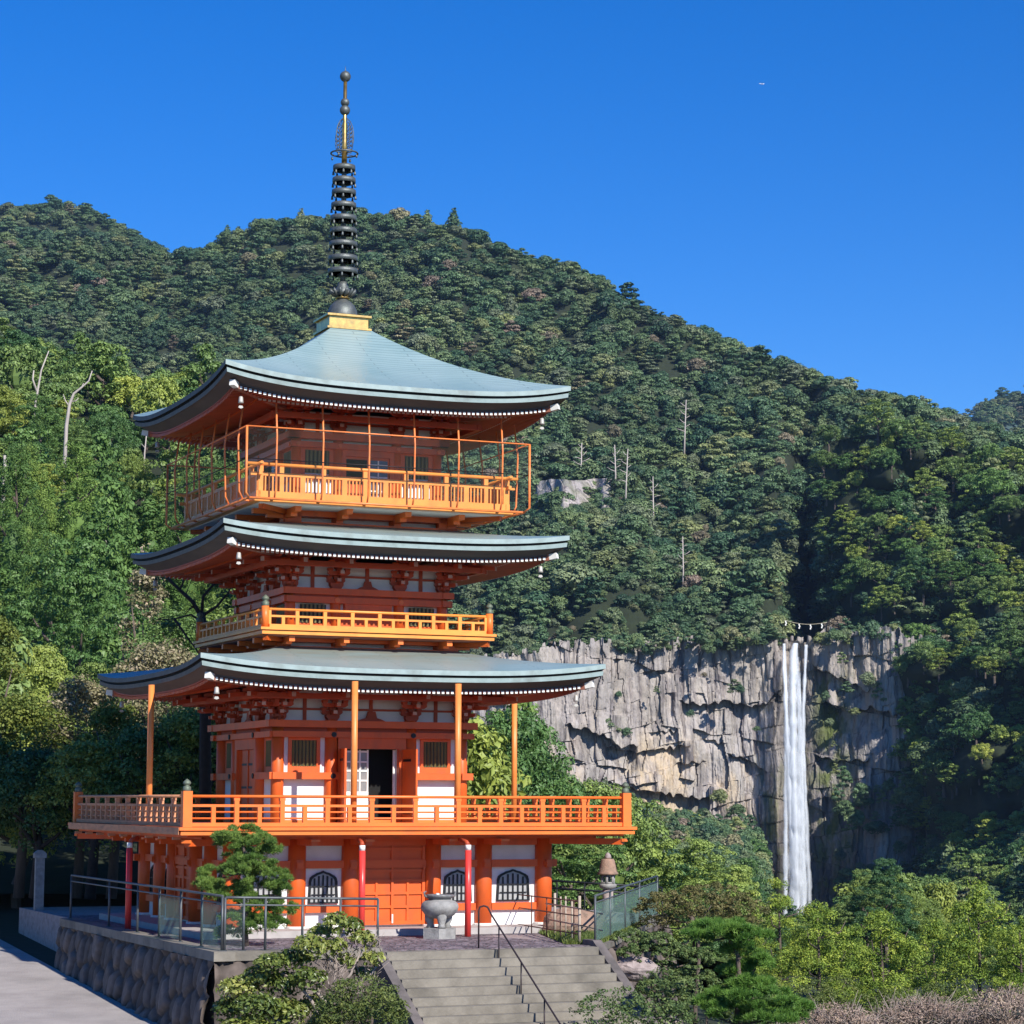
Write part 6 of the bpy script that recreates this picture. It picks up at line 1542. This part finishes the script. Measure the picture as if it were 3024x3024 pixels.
# leafy bush by the stairs
Yb = 52.0; foot = atY(600, 2000, Yb)
BL = [(640, 1745, 26, 22), (668, 1752, 24, 20), (612, 1764, 26, 18), (690, 1775, 26, 18), (590, 1790, 32, 24), (560, 1815, 36, 22), (520, 1822, 34, 20), (635, 1790, 26, 20), (500, 1850, 40, 24), (455, 1872, 38, 24), (545, 1862, 38, 24), (590, 1850, 34, 22), (440, 1910, 34, 26), (490, 1905, 44, 28), (545, 1915, 44, 28), (470, 1950, 50, 30), (600, 1900, 30, 22), (660, 1815, 22, 14), (710, 1810, 22, 14), (690, 1840, 24, 14), (620, 1950, 40, 24), (540, 1965, 50, 30)]
L_ = rel(lobes_px(BL, Yb, 0.9, 2), foot)
V, F, v = leaf_cloud(L_, 12500, 0.115, up=0.35, jit=1.1, inner=0.5, aspect=0.55)
w = MB()
for pts in ([(600, 2000), (622, 1935), (632, 1880), (640, 1830), (648, 1760)], [(622, 1935), (590, 1885), (560, 1850), (520, 1830)], [(632, 1880), (668, 1840), (690, 1790)], [(628, 1900), (600, 1870), (582, 1868)], [(600, 2000), (545, 1930), (470, 1890)], [(640, 1830), (610, 1790), (600, 1765)], [(632, 1880), (700, 1850), (722, 1815)]):
    branch_px(w, pts, Yb, 0.05, 0.012, foot)
g = random.Random(4)
for i in range(170):
    px = g.uniform(600, 725); py = g.uniform(1775, 1890); a = g.uniform(-2.6, -0.5); l = g.uniform(14, 40)
    branch_px(w, [(px, py, g.uniform(-0.5, 0.5)), (px + l * 0.5 * math.cos(a) + g.uniform(-4, 4), py + l * 0.5 * math.sin(a)), (px + l * math.cos(a), py + l * math.sin(a))], Yb, 0.011, 0.004, foot, n=4)
plant('leafy_bush', 'leafy bush with bare twigs below the terrace wall, left of the stairs', 'bush', foot, (V, F, v), BUSHL, w, TWIG)
# round clipped bush
Yc_ = 49.5; foot = atY(690, 2010, Yc_)
L_ = rel(lobes_px([(690, 1905, 74, 54), (650, 1925, 52, 46), (730, 1922, 46, 42), (690, 1950, 84, 54), (640, 1960, 60, 50)], Yc_, 1.0, 3), foot)
sl = sub_lobes(L_, 40, 0.10, 3)
w = MB(); branch_px(w, [(690, 2020), (690, 1960), (690, 1930)], Yc_, 0.06, 0.03, foot)
plant('clipped_bush', 'rounded clipped green bush at the foot of the left stair wall', 'bush', foot, leaf_cloud(sl, 9500, 0.062, up=0.3, jit=0.8, inner=0.1), CLIPPED, w)
# right garden: clipped pad shrubs and pines
def pads(name, label, cat, Y, plist, m, leaf=0.062, n=9000, needle=False, trunk=None, seed=0, k=26, f=0.085, group=None):
    foot = atY(trunk[0][0], trunk[0][1], Y); L_ = rel(lobes_px(plist, Y, 0.95, seed), foot)
    w = MB(); branch_px(w, trunk, Y, 0.085, 0.035, foot)
    top = trunk[-1]
    for q in plist:
        j = min(range(len(trunk)), key=lambda i: abs(trunk[i][1] - q[1] - 12)); a = trunk[j]
        branch_px(w, [a, ((a[0] + q[0]) / 2, (a[1] + q[1]) / 2 + 8), (q[0], q[1] + 2)], Y, 0.035, 0.014, foot, n=6)
    if needle: cr = needle_cloud(sub_lobes([(a, b, c, r, s, t * 1.2) for a, b, c, r, s, t in L_], 9, 0.13, seed, 0.7), n * 2, 0.12, 0.008)
    else: cr = leaf_cloud(sub_lobes([(a, b, c, r * 1.06, s, t * 1.3) for a, b, c, r, s, t in L_], k, f, seed, 0.7), n, leaf, up=0.4, jit=0.6, inner=0.12)
    return plant(name, label, cat, foot, cr, m, w, BARK, group)
pads('clipped_tree', 'wide olive brown clipped tree behind the bright green pine', 'tree', 67.0, [(1300, 1712, 82, 26), (1350, 1698, 66, 24), (1256, 1718, 48, 20), (1400, 1722, 52, 22), (1335, 1735, 70, 20), (1250, 1745, 40, 14), (1395, 1750, 44, 20)], OLIVEF, n=17000, trunk=[(1320, 2020), (1318, 1900), (1325, 1800), (1320, 1740)], seed=11)
pads('clipped_tree', 'dark cloud pruned tree with flat pads beside the right stair wall', 'tree', 61.0, [(1196, 1771, 32, 13), (1243, 1776, 30, 12), (1222, 1801, 48, 15), (1275, 1795, 30, 12), (1312, 1813, 38, 18), (1262, 1834, 34, 14), (1205, 1838, 26, 12), (1312, 1850, 42, 20), (1250, 1862, 36, 16), (1210, 1880, 26, 14), (1288, 1890, 30, 16), (1283, 1915, 28, 20)], CLIP_D, n=26000, trunk=[(1262, 2050), (1258, 1930), (1240, 1870), (1234, 1820), (1240, 1790)], seed=12)
pads('pine_tree', 'bright green pine spreading over the lower right garden', 'tree', 55.0, [(1368, 1755, 56, 13), (1330, 1762, 30, 10), (1420, 1768, 34, 13), (1405, 1800, 36, 16), (1432, 1822, 30, 14), (1395, 1834, 30, 13), (1420, 1856, 40, 14), (1385, 1880, 40, 14), (1440, 1882, 62, 17), (1490, 1902, 44, 13), (1400, 1908, 60, 16), (1465, 1922, 60, 14), (1340, 1895, 30, 11)], PINE_B, n=11500, needle=True, trunk=[(1400, 2060), (1396, 1930), (1402, 1860), (1398, 1800), (1380, 1765)], seed=13)
def conif(Y, px, py_top, py_bot, rpx, seed, label):
    foot = atY(px, py_bot + 60, Y); k = m_px(Y); H = (py_bot + 60 - py_top) * k; R = rpx * k; g = np.random.default_rng(seed); L_ = []
    n = 20
    for i in range(n):
        q = (i + 0.4) / n; z = H * (0.20 + 0.74 * q); rr = R * (1.0 - q ** 2.4) * g.uniform(0.45, 0.9); a = i * 2.399 + g.random(); r = R * (0.36 - 0.16 * q) * g.uniform(0.75, 1.3)
        L_.append((rr * math.cos(a), rr * math.sin(a), z + g.uniform(-0.05, 0.05) * H, r, r, r * 0.95))
    w = MB(); w.path([(0, 0, 0), (0.03, 0, H * 0.5), (0, 0, H * 0.9)], [0.07, 0.05, 0.02], 7)
    for i in range(7):
        a = i * 2.1; z = H * (0.25 + 0.08 * i); w.path([(0, 0, z), (0.5 * R * math.cos(a), 0.5 * R * math.sin(a), z + 0.15 * R), (0.62 * R * math.cos(a), 0.62 * R * math.sin(a), z + 0.4 * R)], [0.03, 0.022, 0.01], 5)
    cr = leaf_cloud(sub_lobes(L_, 7, R * 0.125, seed, 1.0, under=0.3), 15000, R * 0.050, up=0.4, jit=0.55, inner=0.08, aspect=0.55, under=0.35)
    plant('golden_conifer', label, 'shrub', foot, cr, GOLDF, w, BARK, 'golden green conifers below the waterfall')
for a in ((78, 1478, 1672, 1850, 66, 1, 'slim golden green conifer in front of the waterfall foot'), (74, 1552, 1712, 1880, 84, 2, 'broad golden green conifer just right of the slim one by the waterfall'),
          (82, 1612, 1752, 1870, 62, 5, 'low golden green conifer in the gap below the dark shadowed cliff foot'), (76, 1672, 1728, 1890, 84, 3, 'golden green conifer in the middle of the lower right garden row'), (84, 1424, 1742, 1860, 52, 8, 'small golden green conifer behind the bright green pine'), (88, 1770, 1742, 1870, 72, 6, 'golden green conifer half hidden behind its neighbours in the garden row'), (82, 1856, 1672, 1880, 100, 4, 'tallest golden green conifer at the right edge of the garden'), (80, 1935, 1730, 1890, 70, 7, 'golden green conifer cut by the right edge of the view')): conif(*a)
def brush(Y, plist, n, label, seed):
    foot = atY(plist[0][0], plist[0][1] + 90, Y); L_ = rel(lobes_px(plist, Y, 1.0, seed), foot); g = random.Random(seed); w = MB()
    for i in range(260):
        l = g.choice(L_); a = g.uniform(0, 6.28); el = g.uniform(0.2, 1.3); c = Vector((l[0] + g.uniform(-.6, .6) * l[3], l[1] + g.uniform(-.6, .6) * l[4], l[2] - 0.5 * l[5])); ln = g.uniform(0.5, 1.2) * l[3]
        d = Vector((math.cos(a) * math.cos(el), math.sin(a) * math.cos(el), math.sin(el))); w.path([c, c + d * ln * 0.5 + Vector((0, 0, 0.05)), c + d * ln], [0.013, 0.009, 0.004], 4)
    plant('dry_bush', label, 'bush', foot, leaf_cloud(L_, n, 0.075, up=0.2, jit=1.2, inner=0.6, aspect=0.4, under=0.6), DRY, w, TWIG, 'dry pinkish bushes in the lower right garden')
brush(66, [(1720, 1912, 66, 34), (1760, 1898, 54, 28), (1800, 1912, 50, 30), (1690, 1930, 60, 30)], 5200, 'dry pinkish bush of bare twigs in front of the golden conifers', 1)
brush(68, [(1880, 1895, 60, 36), (1920, 1880, 40, 30), (1850, 1925, 60, 30), (1910, 1930, 50, 30)], 4800, 'dry pinkish bush in the bottom right corner', 2)
brush(63, [(1590, 1918, 60, 30), (1540, 1930, 56, 26), (1630, 1930, 46, 26), (1490, 1945, 40, 22)], 4800, 'dry straw coloured bush at the right end of the bright green pine', 3)
# low weedy bushes covering the bank below
gb = np.random.default_rng(77)
for i, (px, Y, m, lab) in enumerate(((1330, 58, CLIP_D, 'low dark shrub under the cloud pruned tree'), (1180, 54, CLIP_D, 'low dark shrub against the right stair wall'), (1560, 72, CLIPPED, 'low green shrub between the conifers and the dry straw bush'), (1640, 74, CLIPPED, 'low green shrub beneath the middle golden conifer'), (1780, 78, CLIPPED, 'low green shrub between the two pinkish dry bushes'), (1450, 66, CLIPPED, 'low green shrub under the slim golden conifer'))):
    gz_ = float(near_z(np.array((px - 966) / 4440 * Y), np.array(Y))); p = np.array([(px - 966) / 4440 * Y, Y, gz_])
    L_ = [(gb.uniform(-1.2, 1.2), gb.uniform(-0.8, 0.8), gb.uniform(0.3, 1.3), gb.uniform(0.5, 0.8), gb.uniform(0.5, 0.8), gb.uniform(0.35, 0.55)) for _ in range(9)]
    w = MB(); w.path([(0, 0, -0.1), (0, 0, 0.8)], [0.05, 0.02], 6)
    plant('low_shrub', lab, 'shrub', p, leaf_cloud(sub_lobes(L_, 22, 0.09, i), 5000, 0.07, jit=0.8, inner=0.1), m, w)
# ------------------------------------------------------------------ trees right behind the pagoda on the left, partly in its shadow
def bigtree(name, label, px, py_top, Y, R, m, seed, wm=BARK, leaf=0.12, n=15000, k=18, f=0.26, py_foot=1690, sparse=0.1, group=None):
    foot = atY(px, py_foot, Y); H = (py_foot - py_top) * m_px(Y); g = np.random.default_rng(seed)
    base = dome_lobes(18, R, H * 0.98, 0.22, 0.36, 0.75, z0=0.42, seed=seed)
    w = MB(); w.path([(0, 0, -0.2), (0.1, 0.05, H * 0.3), (-0.1, 0, H * 0.62)], [0.2, 0.16, 0.07], 9)
    for i in range(8):
        a = i * 2.4; z = H * (0.28 + 0.035 * i); w.path([(0, 0, z), (R * 0.35 * math.cos(a), R * 0.35 * math.sin(a), z + H * 0.10), (R * 0.7 * math.cos(a), R * 0.7 * math.sin(a), z + H * 0.26)], [0.09, 0.06, 0.02], 6)
    plant(name, label, 'tree', foot, leaf_cloud(sub_lobes(base, k, f, seed, 0.75), n, leaf, jit=0.7, inner=sparse), m, w, wm, group)
bigtree('pale_tree', 'pale beige leafy tree behind the far end of the lowest roof', 300, 1190, 85.5, 2.5, PALEF, 1, leaf=0.13, n=12000, sparse=0.3)
bigtree('pale_tree', 'pale beige tree in the left background above the deep shade', 150, 1268, 86, 2.2, PALEF, 2, leaf=0.13, n=10000, sparse=0.3)
bigtree('pale_tree', 'small pale flowering tree peeping over the tip of the middle roof', 268, 1010, 92, 1.3, PALEF, 8, leaf=0.14, n=5000, sparse=0.4)
bigtree('yellow_green_tree', 'yellow green tree at the left edge above the shaded road', 40, 1305, 83.5, 2.0, YGRN, 3, leaf=0.12, n=12000)
bigtree('yellow_green_tree', 'tall bright yellow green tree cut by the left edge', -25, 1110, 90, 1.6, YGRN, 9, leaf=0.12, n=12000)
bigtree('yellow_green_tree', 'yellow green tree between the two pale trees beside the lowest roof', 215, 1310, 83, 1.5, YGRN, 5, leaf=0.11, n=9000)
for i, (px, pt, Y, R, lab) in enumerate(((-70, 1400, 81, 2.4, 'shaded evergreen tree cut by the left edge above the road'), (70, 1415, 80.2, 2.0, 'shaded evergreen tree behind the stone post'), (175, 1392, 79.6, 2.1, 'shaded evergreen tree behind the far end of the lower balcony'), (275, 1365, 79.2, 2.1, 'shaded evergreen tree behind the left eave prop'), (365, 1330, 79.5, 2.2, 'shaded evergreen tree touching the left wall of the second storey'), (440, 1330, 81, 2.2, 'shaded evergreen tree mostly hidden behind the pagoda'), (330, 1120, 90, 2.6, 'lit evergreen tree behind the bare black branches'), (430, 1090, 92, 2.6, 'lit evergreen tree behind the middle balcony'))):
    bigtree('evergreen_tree', lab, px, pt, Y, R, FOL_MID, 20 + i, wm=DARKBARK, leaf=0.125, n=13000, group='evergreen trees in the pagoda shade')
# bare black tree in the pagoda's shadow
Yt = 76.5; foot = atY(392, 1600, Yt); w = MB()
branch_px(w, [(392, 1610), (390, 1300), (392, 1230), (382, 1160)], Yt, 0.22, 0.11, foot)
for pts, r in (([(384, 1172), (365, 1140), (330, 1108), (300, 1078), (270, 1052)], 0.085), ([(382, 1160), (384, 1130), (402, 1108), (420, 1098), (432, 1102)], 0.06), ([(384, 1165), (410, 1148), (432, 1122), (440, 1105)], 0.06), ([(386, 1180), (362, 1164), (330, 1172), (296, 1174)], 0.05), ([(340, 1118), (350, 1095), (342, 1078), (352, 1066)], 0.04), ([(330, 1172), (350, 1200), (380, 1240), (410, 1270)], 0.045), ([(402, 1108), (398, 1085), (380, 1075)], 0.03), ([(300, 1078), (295, 1058), (312, 1045)], 0.03), ([(362, 1140), (352, 1124), (362, 1100)], 0.03)):
    branch_px(w, pts, Yt, r, r * 0.25, foot)
g = random.Random(9)
for i in range(60):
    px, py = g.choice([(420, 1100), (345, 1075), (300, 1075), (300, 1172), (435, 1110), (365, 1150), (385, 1080)]); a = g.uniform(0, 6.28); l = g.uniform(10, 26)
    branch_px(w, [(px, py), (px + l * .5 * math.cos(a), py + l * .5 * math.sin(a) - 2, g.uniform(-.3, .3)), (px + l * math.cos(a), py + l * math.sin(a))], Yt, 0.018, 0.006, foot, n=4)
root = empty('bare_tree', tuple(foot)); tag(root, 'nearly bare tree with crooked black branches left of the middle balcony', 'tree'); w.build('trunk', [DARKBARK], root)
c = atY(400, 1120, Yt) - foot
V, F, v = leaf_cloud([(*(atY(px, py, Yt + 0.4) - foot), 0.42, 0.4, 0.2) for px, py in ((415, 1112), (352, 1068), (430, 1130), (310, 1100), (440, 1150), (320, 1185), (300, 1060))], 900, 0.12, jit=1.2, inner=0.6)
obj('leaves', mesh_np('leaves', V, F, [FOL_MID], attrs={'v': v}), root)
# ------------------------------------------------------------------ bleached dead trees on the slopes
def snag(label, Y, paths, name='dead_tree', group=None):
    foot = atY(paths[0][0][0][0], paths[0][0][0][1], Y); root = empty(name, tuple(foot)); tag(root, label, 'dead tree', group); w = MB()
    for pts, r0, r1 in paths: branch_px(w, pts, Y, r0 * m_px(Y), r1 * m_px(Y), foot, n=6)
    w.build('trunk', [DEADWOOD], root)
snag('tall bleached dead trunk with two side branches on the left slope', 158, [([(194, 1300), (198, 1150), (200, 1085), (203, 1020), (207, 960), (206, 938)], 4.8, 0.9), ([(202, 1030), (188, 1012), (176, 1002), (170, 985)], 1.8, 0.7), ([(201, 1056), (192, 1040), (190, 1030)], 1.4, 0.6), ([(204, 1000), (212, 990), (216, 975)], 0.9, 0.4), ([(198, 1120), (206, 1110)], 1.0, 0.5)])
snag('bleached dead tree with one long curved branch on the upper left slope', 226, [([(118, 980), (124, 810), (130, 768), (138, 748), (152, 737), (166, 724), (172, 705)], 4.2, 0.9), ([(129, 772), (122, 762), (118, 750)], 1.6, 0.6), ([(132, 764), (142, 762), (147, 756)], 1.3, 0.6), ([(152, 737), (156, 728)], 1.0, 0.5)])
snag('pale broken trunk at the far left edge', 214, [([(3, 1040), (7, 910), (9, 880), (8, 866)], 5.0, 2.6), ([(8, 895), (15, 885)], 1.5, 0.6)])
snag('pale dead trunk high on the left slope beside a beige snag', 262, [([(56, 870), (66, 765), (76, 705), (90, 668)], 3.2, 0.9), ([(68, 745), (60, 722), (62, 705)], 2.4, 1.2)])
snag('thin dead trunk low on the left slope above the pale trees', 236, [([(270, 985), (272, 860), (276, 818)], 2.2, 0.8), ([(273, 850), (266, 842)], 0.9, 0.4)])
for i, (Y, px, py0, py1, lab) in enumerate(((1080, 1291, 832, 752, 'bare grey conifer on the mountain, the highest of the dead trees'), (960, 1161, 905, 838, 'bleached snag right of the top roof, standing beside a taller bare one'), (960, 1181, 928, 845, 'bare feathery snag just right of the bleached snag near the top roof'), (955, 1233, 985, 897, 'lone bleached trunk between the rock outcrop and the gorge'), (945, 1290, 1088, 1010, 'forked bleached snag halfway between the cliff rim and the rock outcrop'), (950, 1096, 890, 835, 'short pale trunk beside the edge of the top balcony net'))):
    g = random.Random(i); pa = [([(px - 1, py0 + 30), (px, py0 - 10), (px + g.uniform(-3, 3), py1)], 2.0, 0.8)]
    for q in range(7):
        z = py0 - (py0 - py1) * (0.25 + 0.1 * q); s_ = 1 if q % 2 else -1; ln = g.uniform(8, 18) * (1 - 0.07 * q); pa.append(([(px, z), (px + s_ * ln * 0.5, z - 3), (px + s_ * ln, z - g.uniform(2, 10))], 0.9, 0.4))
    snag(lab, float(Y_mtn(px, py0 + 30)) - 7, pa, group='bleached dead trees on the mountain')
# ------------------------------------------------------------------ thin air between here and the mountains
hb = MB(); hb.box(-1500, 1500, -120, 3300, -96.5, 600)
haze = hb.build('haze', [])
hm = bpy.data.materials.new('thin_haze'); hm.use_nodes = True; hn = hm.node_tree; hn.nodes.clear()
ho = hn.nodes.new('ShaderNodeOutputMaterial'); hv = hn.nodes.new('ShaderNodeVolumePrincipled')
hv.inputs['Color'].default_value = (0.45, 0.68, 1.0, 1); hv.inputs['Density'].default_value = 0.00004; hv.inputs['Anisotropy'].default_value = 0.2
hn.links.new(hv.outputs[0], ho.inputs['Volume']); haze.data.materials.append(hm); tag(haze, kind='stuff')
